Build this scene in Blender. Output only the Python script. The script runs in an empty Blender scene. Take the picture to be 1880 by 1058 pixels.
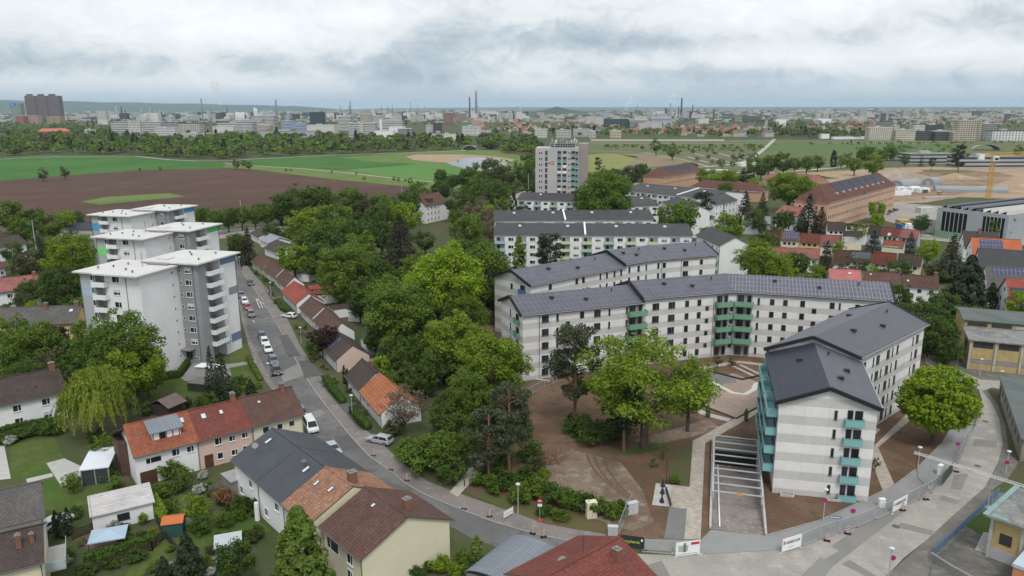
import bpy, math, random
import numpy as np
from mathutils import Vector, Matrix
from mathutils.geometry import tessellate_polygon
R = math.radians
SC = bpy.context.scene
COL = SC.collection
random.seed(7)
# ------------------------------------------------------------------ camera
FPX, CAMH, PITCH, ROLL = 1400.0, 54.0, math.atan(331 / 1400.0), R(.2)
cd = bpy.data.cameras.new('camera'); cam = bpy.data.objects.new('camera', cd); COL.objects.link(cam)
cd.sensor_width = 36; cd.lens = 36 * FPX / 1880; cd.clip_start = .5; cd.clip_end = 80000
cam.location = (0, 0, CAMH)
cam.rotation_mode = 'XYZ'
cam.matrix_world = Matrix.Translation((0, 0, CAMH)) @ Matrix.Rotation(R(90) - PITCH, 4, 'X') @ Matrix.Rotation(-ROLL, 4, 'Z')
SC.camera = cam
SC.view_settings.view_transform = 'Standard'; SC.view_settings.look = 'None'
SC.view_settings.exposure = .45
SC.view_settings.gamma = 1
SC.cycles.use_denoising = True
SC.cycles.max_bounces = 5; SC.cycles.diffuse_bounces = 2; SC.cycles.glossy_bounces = 2
SC.cycles.transmission_bounces = 3; SC.cycles.volume_bounces = 1; SC.cycles.transparent_max_bounces = 6
# ------------------------------------------------------------------ world: overcast sky
SUN_EL, SUN_AZ = R(55), R(170)      # azimuth clockwise from +Y (the view direction)
w = bpy.data.worlds.new('World'); SC.world = w; w.use_nodes = True
nt = w.node_tree; N = nt.nodes; Lk = nt.links; N.clear()
def nd(t, **k):
    n = N.new(t)
    for a, b in k.items():
        if a == 'ins':
            for i, v in b.items(): n.inputs[i].default_value = v
        else: setattr(n, a, b)
    return n
def mth(op, a, b=None, c=None, clamp=False):
    n = N.new('ShaderNodeMath'); n.operation = op; n.use_clamp = clamp
    for i, v in enumerate((a, b, c)):
        if v is None: continue
        if isinstance(v, (int, float)): n.inputs[i].default_value = v
        else: Lk.new(v, n.inputs[i])
    return n.outputs[0]
def mixc(f, a, b):
    n = N.new('ShaderNodeMix'); n.data_type = 'RGBA'
    for s, v in ((0, f), (6, a), (7, b)):
        if isinstance(v, (int, float, tuple)): n.inputs[s].default_value = v
        else: Lk.new(v, n.inputs[s])
    return n.outputs[2]
def sstep(x, a, b):
    n = N.new('ShaderNodeMapRange'); n.interpolation_type = 'SMOOTHSTEP'
    Lk.new(x, n.inputs[0]); n.inputs[1].default_value = a; n.inputs[2].default_value = b
    return n.outputs[0]
tc = nd('ShaderNodeTexCoord'); sx = nd('ShaderNodeSeparateXYZ'); Lk.new(tc.outputs['Generated'], sx.inputs[0])
az = mth('MULTIPLY', mth('ARCTAN2', sx.outputs[0], sx.outputs[1]), 57.2958)     # degrees right of the view
el = mth('MULTIPLY', mth('ARCSINE', sx.outputs[2]), 57.2958)
def cnoise(sxx, syy, seed, det=7, rough=.58, dist=.0):
    cb = nd('ShaderNodeCombineXYZ'); Lk.new(mth('MULTIPLY', az, sxx), cb.inputs[0])
    Lk.new(mth('MULTIPLY', el, syy), cb.inputs[1]); cb.inputs[2].default_value = seed
    n = nd('ShaderNodeTexNoise', ins={2: 1.0, 3: det, 4: rough, 8: dist}); Lk.new(cb.outputs[0], n.inputs[0])
    return n.outputs[0]
def bump(az0, wa, el0, we):      # soft patch in the sky
    a = mth('DIVIDE', mth('SUBTRACT', az, az0), wa); b = mth('DIVIDE', mth('SUBTRACT', el, el0), we)
    r = mth('ADD', mth('MULTIPLY', a, a), mth('MULTIPLY', b, b))
    return mth('POWER', 2.718, mth('MULTIPLY', r, -1.0))
n1 = cnoise(.05, .16, 3.1); n2 = cnoise(.13, .27, 9.2, 10, .62, .9); n3 = cnoise(.40, .65, 5.0, 9, .66, 1.1)
cl = mth('ADD', mth('ADD', mth('MULTIPLY', n1, .40), mth('ADD', mth('MULTIPLY', n2, .46), mth('MULTIPLY', n3, .34))), .08)
for (a0, wa, e0, we, k) in ((-21, 14, 5.6, 1.9, .20), (-24, 12, 3.0, 1.0, -.13), (-26, 10, 1.5, .7, .12), (-6, 5.5, 3.4, 4.2, -.14), (22, 13, 6.6, 1.4, .17),
                            (5, 6, 5.0, 1.2, -.09), (12, 17, 4.5, .8, -.09), (24, 15, 3.3, .8, .14), (13, 10, 2.3, .7, -.11), (2, 6, 1.5, .6, .08), (-10, 4, 6.4, 1.2, .10), (30, 8, 1.6, .5, -.06)):
    cl = mth('ADD', cl, mth('MULTIPLY', bump(a0, wa, e0, we), k))
cr = nd('ShaderNodeValToRGB'); Lk.new(cl, cr.inputs[0]); e = cr.color_ramp
e.elements[0].position = .30; e.elements[0].color = (.26, .32, .39, 1)
e.elements[1].position = .98; e.elements[1].color = (.93, .95, .96, 1)
x = e.elements.new(.47); x.color = (.36, .43, .50, 1)
x = e.elements.new(.58); x.color = (.50, .56, .61, 1)
x = e.elements.new(.70); x.color = (.72, .75, .77, 1)
hz = sstep(el, -.3, 2.6)
skyc = mixc(hz, (.45, .53, .595, 1), cr.outputs[0])
hi = mth('MULTIPLY', sstep(el, 8, 60), 1.0)
skyc = mixc(hi, skyc, (.80, .84, .88, 1))
sk = nd('ShaderNodeTexSky', sky_type='NISHITA', sun_disc=False, sun_elevation=SUN_EL, sun_rotation=SUN_AZ, altitude=100, air_density=1, dust_density=2)
sc10 = nd('ShaderNodeVectorMath', operation='SCALE'); Lk.new(skyc, sc10.inputs[0]); sc10.inputs[3].default_value = 8.8
fin = mixc(.965, sk.outputs[0], sc10.outputs[0])
bg = nd('ShaderNodeBackground', ins={1: .1}); Lk.new(fin, bg.inputs[0])
wo = nd('ShaderNodeOutputWorld'); Lk.new(bg.outputs[0], wo.inputs[0])
w.cycles.sampling_method = 'MANUAL'; w.cycles.sample_map_resolution = 256
sl = bpy.data.lights.new('sun', 'SUN'); sl.energy = 1.35; sl.angle = R(16); sl.color = (1, .97, .92)
so = bpy.data.objects.new('sun', sl); COL.objects.link(so)
sd = Vector((math.sin(SUN_AZ) * math.cos(SUN_EL), math.cos(SUN_AZ) * math.cos(SUN_EL), math.sin(SUN_EL)))
so.rotation_euler = (-sd).to_track_quat('-Z', 'Y').to_euler()

# ------------------------------------------------------------------ pixels -> metres on real ground
def ray(px, py):
    u = px - 940; v = py - 529; c, s = math.cos(ROLL), math.sin(ROLL)
    u, v = u * c - v * s, u * s + v * c
    x = u / FPX; y = -v / FPX; cp, sp = math.cos(PITCH), math.sin(PITCH)
    return (x, cp + y * sp, -sp + y * cp)
def G(px, py, z=0.0):
    d = ray(px, py); t = (z - CAMH) / d[2]; return (d[0] * t, d[1] * t)
def PX(x, y, z):
    cp, sp = math.cos(PITCH), math.sin(PITCH); dz = z - CAMH
    f = y * cp - dz * sp; up = y * sp + dz * cp
    u = x / f * FPX; v = -up / f * FPX; c, s = math.cos(ROLL), math.sin(ROLL)
    return (940 + u * c + v * s, 529 - u * s + v * c)
def FAR(px, py, D):     # the point D metres ahead that is seen at (px, py)
    d = ray(px, py); t = D / d[1]; return d[0] * t, CAMH + d[2] * t
def ztop(x, y, py):     # height of a point above (x, y) whose picture row is py
    d = ray(PX(x, y, 10)[0], py); return CAMH + d[2] * (y / d[1])
# ------------------------------------------------------------------ materials
def newmat(name):
    m = bpy.data.materials.new(name); m.use_nodes = True; m.node_tree.nodes.clear(); return m
class NB:
    def __init__(s, m): s.t = m.node_tree; s.n = s.t.nodes; s.l = s.t.links
    def set(s, sock, v):
        if isinstance(v, bpy.types.NodeSocket): s.l.new(v, sock)
        elif isinstance(v, tuple) and len(v) == 3 and sock.type == 'RGBA': sock.default_value = v + (1,)
        else: sock.default_value = v
    def mk(s, t, ins=None, **k):
        n = s.n.new(t)
        for a, b in k.items(): setattr(n, a, b)
        for i, v in (ins or {}).items(): s.set(n.inputs[i], v)
        return n
    def uv(s, sx=1, sy=1):
        u = s.mk('ShaderNodeUVMap'); m = s.mk('ShaderNodeMapping', {0: u.outputs[0]}); m.inputs[3].default_value = (sx, sy, 1); return m.outputs[0]
    def obj(s, sc=1):
        u = s.mk('ShaderNodeTexCoord'); m = s.mk('ShaderNodeMapping', {0: u.outputs['Object']}); m.inputs[3].default_value = (sc,) * 3 if not isinstance(sc, tuple) else sc; return m.outputs[0]
    def noise(s, v, scale, det=4, rough=.55, dist=0):
        return s.mk('ShaderNodeTexNoise', {0: v, 2: scale, 3: det, 4: rough, 8: dist}).outputs[0]
    def rng(s, v, a, b, c=0, d=1, sm=False):
        n = s.mk('ShaderNodeMapRange', {0: v, 1: a, 2: b, 3: c, 4: d})
        if sm: n.interpolation_type = 'SMOOTHSTEP'
        return n.outputs[0]
    def mix(s, f, a, b, mode='MIX'):
        n = s.n.new('ShaderNodeMix'); n.data_type = 'RGBA'; n.blend_type = mode
        s.set(n.inputs[0], f); s.set(n.inputs[6], a); s.set(n.inputs[7], b); return n.outputs[2]
    def m(s, op, a, b=0.0, c=0.0):
        n = s.n.new('ShaderNodeMath'); n.operation = op
        for i, v in enumerate((a, b, c)): s.set(n.inputs[i], v)
        return n.outputs[0]
    def out(s, col, rough=.8, spec=.3, metal=0, bumpv=None, bs=.3, bd=.05, trans=None):
        p = s.mk('ShaderNodeBsdfPrincipled', {'Base Color': col, 'Roughness': rough, 'Metallic': metal, 'Specular IOR Level': spec})
        if bumpv is not None:
            b = s.mk('ShaderNodeBump', {'Strength': bs, 'Distance': bd, 'Height': bumpv}); s.l.new(b.outputs[0], p.inputs['Normal'])
        o = s.mk('ShaderNodeOutputMaterial')
        sh = p.outputs[0]
        if trans:
            tr = s.mk('ShaderNodeBsdfTranslucent', {0: col}); mx = s.mk('ShaderNodeMixShader', {0: trans, 1: sh, 2: tr.outputs[0]}); sh = mx.outputs[0]
        s.l.new(sh, o.inputs[0])
MC = {}
def plain(name, col, rough=.75, var=.12, scale=.8, spec=.3, metal=0, fine=0.0):
    """one colour, weathered by two soft noises"""
    if name in MC: return MC[name]
    m = newmat(name); b = NB(m); o = b.obj()
    f = b.noise(o, scale, 5, .6); f = b.rng(f, .3, .7, 1 - var, 1 + var)
    if fine: g = b.rng(b.noise(o, scale * 9, 3), .3, .7, 1 - fine, 1 + fine); f = b.m('MULTIPLY', f, g)
    c = b.mk('ShaderNodeVectorMath', {0: tuple(col)}, operation='SCALE'); b.set(c.inputs[3], f)
    b.out(c.outputs[0], rough, spec, metal); MC[name] = m; return m
def tiles(name, c1, c2, mortar, bw=.3, rh=.36, var=.18, rough=.8, bias=0, ms=.03, bs=.5, spec=.3, stain=.25, off=.5):
    """roof tiles / bricks / slabs laid out in metres on every face"""
    if name in MC: return MC[name]
    m = newmat(name); b = NB(m); u = b.uv()
    t = b.mk('ShaderNodeTexBrick', {0: u, 1: tuple(c1), 2: tuple(c2), 3: tuple(mortar), 4: 1.0, 5: ms, 6: .3, 7: bias, 8: bw, 9: rh}, offset=off)
    g = b.rng(b.noise(b.obj(), .35, 5, .65), .3, .7, 1 - var, 1 + var)
    c = b.mk('ShaderNodeVectorMath', {0: t.outputs[0]}, operation='SCALE'); b.set(c.inputs[3], g)
    col = c.outputs[0]
    if stain:
        s_ = b.rng(b.noise(b.obj(), .9, 7, .75), .48, .72, 0, stain * 1.3); col = b.mix(s_, col, (.09, .085, .075))
    b.out(col, rough, spec, 0, b.m('SUBTRACT', 1.0, t.outputs[1]), bs, .03); MC[name] = m; return m
def pvmat(name, c, line, bw, rh, ms=.035, c2=None, rough=.35, spec=.5):
    return tiles(name, c, c2 or tuple(k * 1.25 for k in c), line, bw, rh, .08, rough, 0, ms, 0, spec, 0, 0.0)
def foliage(name, c1, c2, c3, trans=.34):
    """leaf colours: mixed by clump noise, by tree, and by leaf"""
    if name in MC: return MC[name]
    m = newmat(name); b = NB(m); oi = b.mk('ShaderNodeObjectInfo')
    geo = b.mk('ShaderNodeNewGeometry'); n1 = b.noise(b.mk('ShaderNodeTexCoord').outputs['Object'], 3.2, 4, .6)
    rnd = b.rng(oi.outputs['Random'], 0, 1, -.22, .22); f = b.m('ADD', b.rng(n1, .32, .68, 0, 1), rnd)
    f = b.m('MINIMUM', b.m('MAXIMUM', f, 0.0), 1.0)
    col = b.mix(f, tuple(c1), tuple(c2))
    pt = b.rng(b.mk('ShaderNodeTexWhiteNoise', {0: b.m('MULTIPLY', geo.outputs['Random Per Island'], 91.7)}, noise_dimensions='1D').outputs[0] if False else geo.outputs['Random Per Island'], 0, 1, 0, .8)
    col = b.mix(pt, col, b.mix(.5, col, tuple(c3)))
    b.out(col, .6, .25, 0, trans=trans); MC[name] = m; return m
def facade(name, wall, glass=(.04, .05, .06), bw=2.6, rh=3.0, ww=.62, var=.1, rough=.8):
    """far-off block: rows of windows in real metres"""
    if name in MC: return MC[name]
    m = newmat(name); b = NB(m); uv = b.mk('ShaderNodeUVMap').outputs[0]; s = b.mk('ShaderNodeSeparateXYZ', {0: uv})
    fu = b.m('FRACT', b.m('DIVIDE', s.outputs[0], bw)); fv = b.m('FRACT', b.m('DIVIDE', s.outputs[1], rh))
    iu = b.m('MULTIPLY', b.m('GREATER_THAN', fu, (1 - ww) / 2), b.m('LESS_THAN', fu, (1 + ww) / 2))
    iv = b.m('MULTIPLY', b.m('GREATER_THAN', fv, .3), b.m('LESS_THAN', fv, .76))
    geo = b.mk('ShaderNodeNewGeometry'); nz = b.mk('ShaderNodeSeparateXYZ', {0: geo.outputs['Normal']}).outputs[2]
    k = b.m('MULTIPLY', b.m('MULTIPLY', iu, iv), b.m('LESS_THAN', nz, .3))
    g = b.rng(b.noise(b.obj(), .05, 4), .3, .7, 1 - var, 1 + var)
    c = b.mk('ShaderNodeVectorMath', {0: tuple(wall)}, operation='SCALE'); b.set(c.inputs[3], g)
    b.out(b.mix(k, c.outputs[0], tuple(glass)), rough); MC[name] = m; return m
def ground(name, ca, cb, cc=None, s1=.05, s2=.6, rough=.95, thr=(.4, .6), amt=1.0, bumps=.0, stripes=None, fine=.12):
    if name in MC: return MC[name]
    m = newmat(name); b = NB(m); o = b.obj()
    f = b.rng(b.noise(o, s1, 6, .62, .3), thr[0], thr[1], 0, amt, True); col = b.mix(f, tuple(ca), tuple(cb))
    if cc: col = b.mix(b.rng(b.noise(o, s2, 6, .68), .48, .68, 0, .85, True), col, tuple(cc))
    if stripes:     # drill rows / mowing lines: (angle, width in m, strength)
        a, wd, st = stripes; mp = b.mk('ShaderNodeMapping', {0: o}); mp.inputs[2].default_value = (0, 0, a)
        wv = b.mk('ShaderNodeTexWave', {0: mp.outputs[0], 1: 1 / wd, 2: 1.5, 3: 2, 4: .4}, bands_direction='X'); col = b.mix(b.m('MULTIPLY', wv.outputs[1], st), col, b.mix(.5, col, (.0, .0, .0)))
        nn = b.mk('ShaderNodeMapping', {0: o}); nn.inputs[2].default_value = (0, 0, a); nn.inputs[3].default_value = (.05, .004, 1)
        col = b.mix(b.rng(b.noise(nn.outputs[0], 1.0, 4), .4, .65, 0, st), col, b.mix(.5, col, tuple(cb)))
    g = b.rng(b.noise(o, s2 * 7, 4, .7), .25, .75, 1 - fine, 1 + fine)
    c = b.mk('ShaderNodeVectorMath', {0: col}, operation='SCALE'); b.set(c.inputs[3], g)
    b.out(c.outputs[0], rough, .2, 0, b.noise(o, s2 * 5, 4) if bumps else None, bumps, .1); MC[name] = m; return m
def glass(name='window_glass', col=(.014, .016, .019), rough=.14):
    if name in MC: return MC[name]
    m = newmat(name); b = NB(m); oi = b.mk('ShaderNodeObjectInfo')
    c = b.mix(b.rng(oi.outputs['Random'], 0, 1, 0, .8), tuple(col), tuple(k * 3.2 for k in col)); b.out(c, rough, .38); MC[name] = m; return m
M_GLASS = glass()
M_WHITE = plain('white_paint', (.78, .79, .79), .55, .05)
M_RENDER = plain('white_render', (.77, .77, .765), .85, .06, .25, fine=.03)
M_GREYR = plain('grey_render', (.28, .285, .295), .85, .06, .25)
M_MGREY = plain('light_grey_render', (.40, .41, .425), .85, .06, .25)
M_CREAM = plain('cream_render', (.66, .61, .45), .85, .05, .3, fine=.03)
M_PINK = plain('pink_render', (.62, .46, .40), .85, .05, .3)
M_YELR = plain('yellow_render', (.66, .50, .22), .85, .06, .3)
M_DARK = plain('dark_metal', (.03, .03, .033), .5, .1)
M_STEEL = plain('galvanised_steel', (.50, .53, .55), .4, .1, metal=.4)
M_CONC = plain('concrete', (.42, .41, .39), .9, .16, .7, fine=.08)
M_DCONC = plain('dark_concrete', (.22, .21, .20), .9, .2, .6, fine=.1)
M_WROOF = plain('white_roof_foil', (.57, .56, .54), .75, .09, .25, fine=.08)
M_BRICK = tiles('chimney_brick', (.27, .075, .04), (.34, .10, .055), (.2, .12, .09), .25, .08, stain=.1)
M_BARK = plain('bark', (.10, .08, .06), .95, .3, 3, fine=.2)
M_PBARK = plain('pine_bark', (.22, .13, .08), .95, .3, 3, fine=.2)
M_BLACK = plain('black_rubber', (.015, .015, .016), .8, .1)
T_BROWN = tiles('brown_tiles', (.155, .078, .058), (.10, .054, .043), (.03, .02, .018), .32, .34)
T_DKBR = tiles('dark_brown_tiles', (.088, .062, .052), (.06, .045, .04), (.025, .02, .018), .32, .34)
T_RED = tiles('red_tiles', (.23, .062, .045), (.165, .042, .034), (.08, .03, .02), .32, .34, stain=.35)
T_ORANGE = tiles('orange_red_tiles', (.36, .115, .058), (.25, .075, .042), (.12, .045, .028), .32, .36, stain=.3)
T_SALMON = tiles('salmon_mixed_tiles', (.42, .22, .13), (.27, .12, .07), (.14, .1, .08), .34, .36, bias=.1, stain=.4)
T_COPPER = tiles('orange_sheet', (.40, .15, .07), (.34, .125, .06), (.2, .07, .03), 60, .55, stain=.1, off=0, ms=.06)
T_ANTH = tiles('anthracite_tiles', (.055, .062, .075), (.048, .054, .066), (.02, .022, .028), .30, .38, stain=.05, rough=.45, spec=.5)
T_GREYT = tiles('grey_tiles', (.14, .13, .12), (.10, .095, .09), (.045, .04, .04), .32, .36, stain=.4)
T_PINKT = tiles('faded_red_tiles', (.36, .14, .12), (.28, .10, .09), (.13, .05, .045), .32, .36, stain=.25)
T_DKG = tiles('dark_grey_roofing', (.062, .062, .066), (.054, .054, .058), (.035, .035, .037), .6, .4, stain=.1, rough=.7)
M_PV = pvmat('solar_cells', (.035, .04, .085), (.30, .31, .36), 1.0, 1.65)
M_PVR = pvmat('solar_roof', (.078, .078, .10), (.18, .18, .215), 1.05, 1.7, .04, (.096, .094, .118), rough=.45, spec=.4)
M_PVL = pvmat('solar_roof_lined', (.078, .078, .10), (.25, .25, .29), .75, 1.7, .06, (.096, .094, .118), rough=.4, spec=.45)
M_PVD = pvmat('dark_solar_roof', (.022, .024, .040), (.045, .048, .07), 1.7, 1.05, .03, (.027, .03, .048), rough=.5, spec=.3)
# ------------------------------------------------------------------ mesh builder
class MB:
    def __init__(s): s.v = []; s.f = []; s.m = []
    def face(s, pts, mi=0):
        i = len(s.v); s.v += [tuple(p) for p in pts]; s.f.append(tuple(range(i, i + len(pts)))); s.m.append(mi); return s
    def box(s, x0, x1, y0, y1, z0, z1, mi=0, bottom=True):
        i = len(s.v); s.v += [(x0, y0, z0), (x1, y0, z0), (x1, y1, z0), (x0, y1, z0), (x0, y0, z1), (x1, y0, z1), (x1, y1, z1), (x0, y1, z1)]
        fs = [(4, 5, 6, 7), (0, 1, 5, 4), (1, 2, 6, 5), (2, 3, 7, 6), (3, 0, 4, 7)] + ([(3, 2, 1, 0)] if bottom else [])
        for f in fs: s.f.append(tuple(i + k for k in f)); s.m.append(mi)
        return s
    def slab(s, top, th, mi=0, mside=None):
        """solid from a top polygon (ccw from above), thickness th straight down"""
        n = len(top); i = len(s.v); s.v += [tuple(p) for p in top] + [(p[0], p[1], p[2] - th) for p in top]
        s.f.append(tuple(range(i, i + n))); s.m.append(mi)
        s.f.append(tuple(i + n + k for k in reversed(range(n)))); s.m.append(mi if mside is None else mside)
        for k in range(n):
            a, b = k, (k + 1) % n; s.f.append((i + a, i + n + a, i + n + b, i + b)); s.m.append(mi if mside is None else mside)
        return s
    def prism(s, poly, z0, z1, mi=0, mtop=None):
        return s.slab([(p[0], p[1], z1) for p in poly], z1 - z0, mtop if mtop is not None else mi, mi)
    def beam(s, a, b, w, h=None, mi=0):
        h = h or w; a = Vector(a); b = Vector(b); d = (b - a).normalized(); up = Vector((0, 0, 1)) if abs(d.z) < .95 else Vector((1, 0, 0))
        sd_ = d.cross(up).normalized(); u = sd_.cross(d); i = len(s.v)
        for p in (a, b):
            for sx_, sy_ in ((-1, -1), (1, -1), (1, 1), (-1, 1)): s.v.append(tuple(p + sd_ * (sx_ * w / 2) + u * (sy_ * h / 2)))
        for f in ((3, 2, 1, 0), (4, 5, 6, 7), (0, 1, 5, 4), (1, 2, 6, 5), (2, 3, 7, 6), (3, 0, 4, 7)): s.f.append(tuple(i + k for k in f)); s.m.append(mi)
        return s
    def tube(s, pts, rad, n=8, mi=0, cap=True):
        prev = None
        for k, p in enumerate(pts):
            p = Vector(p); d = (Vector(pts[min(k + 1, len(pts) - 1)]) - Vector(pts[max(k - 1, 0)])).normalized()
            up = Vector((0, 0, 1)) if abs(d.z) < .9 else Vector((1, 0, 0)); a = d.cross(up).normalized(); b = a.cross(d); i = len(s.v)
            for j in range(n):
                t = 2 * math.pi * j / n; s.v.append(tuple(p + a * (math.cos(t) * rad[k]) + b * (math.sin(t) * rad[k])))
            if prev is not None:
                for j in range(n): s.f.append((prev + j, prev + (j + 1) % n, i + (j + 1) % n, i + j)); s.m.append(mi)
            prev = i
            if cap and k == len(pts) - 1: s.f.append(tuple(i + j for j in range(n))); s.m.append(mi)
        return s
    def lathe(s, prof, n=12, mi=0, c=(0, 0, 0)):
        return s.tube([(c[0], c[1], c[2] + z) for r, z in prof], [r for r, z in prof], n, mi)
    def mesh(s, name, mats, smooth=False):
        me = bpy.data.meshes.new(name); me.from_pydata(s.v, [], s.f); me.update()
        for m in (mats if isinstance(mats, (list, tuple)) else [mats]): me.materials.append(m)
        if any(s.m): me.polygons.foreach_set('material_index', s.m)
        nl = len(me.loops); co = np.empty(len(me.vertices) * 3); me.vertices.foreach_get('co', co); co = co.reshape(-1, 3)
        li = np.empty(nl, int); me.loops.foreach_get('vertex_index', li); pn = np.empty(len(me.polygons) * 3); me.polygons.foreach_get('normal', pn); pn = pn.reshape(-1, 3)
        lt = np.empty(len(me.polygons), int); me.polygons.foreach_get('loop_total', lt); n = np.repeat(pn, lt, axis=0)
        u = np.stack([-n[:, 1], n[:, 0], np.zeros(nl)], 1); ln = np.linalg.norm(u, axis=1); fl = ln < .05; u[fl] = (1, 0, 0); u /= np.maximum(np.linalg.norm(u, axis=1), 1e-9)[:, None]
        v = np.cross(n, u); c = co[li]; uv = np.stack([(c * u).sum(1), (c * v).sum(1)], 1)
        me.uv_layers.new(name='UVMap').data.foreach_set('uv', uv.astype(np.float32).ravel())
        if smooth: me.polygons.foreach_set('use_smooth', [True] * len(me.polygons))
        return me
    def build(s, name, mats, parent=None, loc=(0, 0, 0), rz=0, smooth=False):
        return link(name, s.mesh(name, mats, smooth), parent, loc, rz)
def link(name, me, parent=None, loc=(0, 0, 0), rz=0, sc=None):
    o = bpy.data.objects.new(name, me); COL.objects.link(o); o.location = loc; o.rotation_euler = (0, 0, rz)
    if sc: o.scale = sc if isinstance(sc, tuple) else (sc,) * 3
    if parent: o.parent = parent
    return o
def thing(name, label, cat, loc=(0, 0, 0), rz=0, group=None, data=None):
    o = bpy.data.objects.new(name, data); COL.objects.link(o); o.location = loc; o.rotation_euler = (0, 0, rz)
    o['label'] = label; o['category'] = cat
    if group: o['group'] = group
    if data is None: o.empty_display_size = .5
    return o
def tag(o, label, cat, group=None, kind=None):
    if label: o['label'] = label
    if cat: o['category'] = cat
    if group: o['group'] = group
    if kind: o['kind'] = kind
    return o
def tess(outer, z, holes=()):
    """flat sheet with holes as triangles"""
    loops = [[Vector((p[0], p[1], 0)) for p in outer]] + [[Vector((p[0], p[1], 0)) for p in h] for h in holes]
    flat = [p for l in loops for p in l]; b = MB(); b.v = [(p.x, p.y, z) for p in flat]
    for t in tessellate_polygon(loops):
        a, c, d = (flat[i] for i in t); up = (c - a).cross(d - a).z > 0
        b.f.append(tuple(t) if up else tuple(reversed(t))); b.m.append(0)
    return b
def pts(s, z=0):
    return [G(*p, z) for p in s]
def sheet(name, px, z, mat, label=None, holes=(), world=False):
    o = tess(px if world else pts(px), z, holes).build(name, mat); o['kind'] = 'structure'
    if label: o['label'] = label
    return o
def strip_px(name, px, w, z, mat, closed=False, kind='structure', world=False, z0=None):
    """ribbon of width w along a pixel polyline; solid down to z0 if given"""
    P = [Vector((*p, 0)) for p in (px if world else pts(px))]; L = []; Rr = []
    for i, p in enumerate(P):
        d = (P[min(i + 1, len(P) - 1)] - P[max(i - 1, 0)]).normalized(); n = Vector((-d.y, d.x, 0)); L.append(p + n * w / 2); Rr.append(p - n * w / 2)
    b = MB()
    for i in range(len(P) - 1):
        q = [(Rr[i].x, Rr[i].y, z), (Rr[i + 1].x, Rr[i + 1].y, z), (L[i + 1].x, L[i + 1].y, z), (L[i].x, L[i].y, z)]
        if z0 is None: b.face(q)
        else: b.slab(q, z - z0)
    o = b.build(name, mat)
    if kind: o['kind'] = kind
    return o
# ------------------------------------------------------------------ ground
GR = ground('lawn_and_soil', (.055, .085, .025), (.075, .075, .035), (.10, .078, .05), .12, .5, fine=.2)
RAMP = [G(1311, 802, 1.4), G(1391, 811, 1.4), G(1404, 984), G(1306, 971)]       # the hole the garage ramp goes down through
RAMPR = [RAMP[3], RAMP[2], RAMP[1], RAMP[0]]
def far_rect(r): return [(-r, -200), (r, -200), (r, r), (-r, r)]
sheet('ground', far_rect(42000), 0, ground('base_ground', (.05, .078, .024), (.085, .085, .04), (.10, .08, .055), .02, .3, fine=.2), holes=[RAMPR], world=True)
GFLD = ground('young_wheat', (.038, .128, .018), (.060, .155, .026), (.075, .15, .03), .012, .04, stripes=(R(70), 12, .4), fine=.14)
GFL2 = ground('light_green_crop', (.085, .19, .040), (.10, .21, .05), None, .008, .3, stripes=(R(60), 3, .2), fine=.08)
GVRG = ground('verge_grass', (.095, .17, .030), (.13, .18, .05), (.10, .10, .045), .03, .3, fine=.15)
GOLV = ground('rough_meadow', (.085, .12, .035), (.12, .13, .055), (.15, .13, .085), .02, .12, fine=.15)
SOIL = ground('ploughed_soil', (.100, .056, .040), (.083, .047, .034), (.125, .075, .052), .008, .03, stripes=(R(78), 6, .45), fine=.16)
SAND = ground('site_sand', (.36, .25, .16), (.30, .22, .15), (.42, .34, .25), .03, .12, fine=.12)
PATHM = ground('gravel_path', (.42, .40, .34), (.36, .34, .29), None, .1, 1, fine=.08)
YELF = ground('yellow_green_strip_field', (.20, .22, .06), (.24, .24, .08), None, .02, .3, stripes=(R(0), 9, .35))
TANF = ground('tan_fallow_field', (.20, .155, .095), (.24, .19, .12), (.17, .15, .08), .02, .1)
def fs(name, px, z, mat, label=None): return sheet(name, px, z, mat, label)
fs('meadow', [(860, 276), (1000, 272), (1090, 258), (1880, 258), (1990, 262), (1990, 330), (1600, 318), (1380, 345), (1080, 345), (930, 330), (830, 345)], .02, GOLV)
fs('field', [(-400, 296), (0, 291), (100, 287), (230, 288), (310, 294), (415, 299), (410, 309), (250, 313), (130, 322), (0, 333), (-400, 368)], .06, GFLD, 'green wheat field')
fs('field', [(-400, 368), (0, 333), (130, 322), (250, 313.5), (410, 308.5), (470, 312), (600, 328), (700, 338), (800, 347), (770, 356), (690, 362), (560, 372), (430, 395), (200, 410), (0, 418), (-500, 440)], .05, SOIL, 'ploughed brown field')
fs('grass_strip', [(148, 371), (195, 362), (310, 355), (340, 361), (182, 376)], .08, GVRG)
fs('field_verge', [(410, 308), (415, 300), (640, 314), (800, 334), (880, 345), (800, 348), (700, 338), (600, 328), (470, 312)], .07, GVRG)
fs('field', [(425, 300), (470, 292), (620, 286), (760, 281), (860, 278), (745, 296), (770, 302), (630, 311), (560, 309)], .07, GFLD, 'dark green field by the pond')
fs('field', [(632, 312), (770, 302), (860, 302), (930, 309), (960, 318), (850, 336), (770, 331)], .08, GFL2, 'pale green field by the pond')
fs('meadow', [(620, 290), (760, 280), (870, 275), (980, 284), (985, 325), (930, 330), (925, 312), (780, 302), (700, 298)], .075, GVRG)
fs('sandbank', [(744, 288), (765, 284), (850, 284), (905, 287), (945, 293), (935, 300), (870, 299), (800, 298), (760, 294)], .10, SAND)
WAT = newmat('pond_water'); _b = NB(WAT); _b.out((.05, .06, .06), .06, .6)
fs('pond', [(819, 299), (838, 296), (857, 290), (885, 290), (930, 294), (940, 299), (925, 305), (905, 311), (885, 314), (850, 309), (830, 304)], .14, WAT)
fs('sand_spit', [(888, 298), (905, 296.5), (935, 298), (930, 300.5), (900, 300.5)], .18, SAND)
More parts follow.
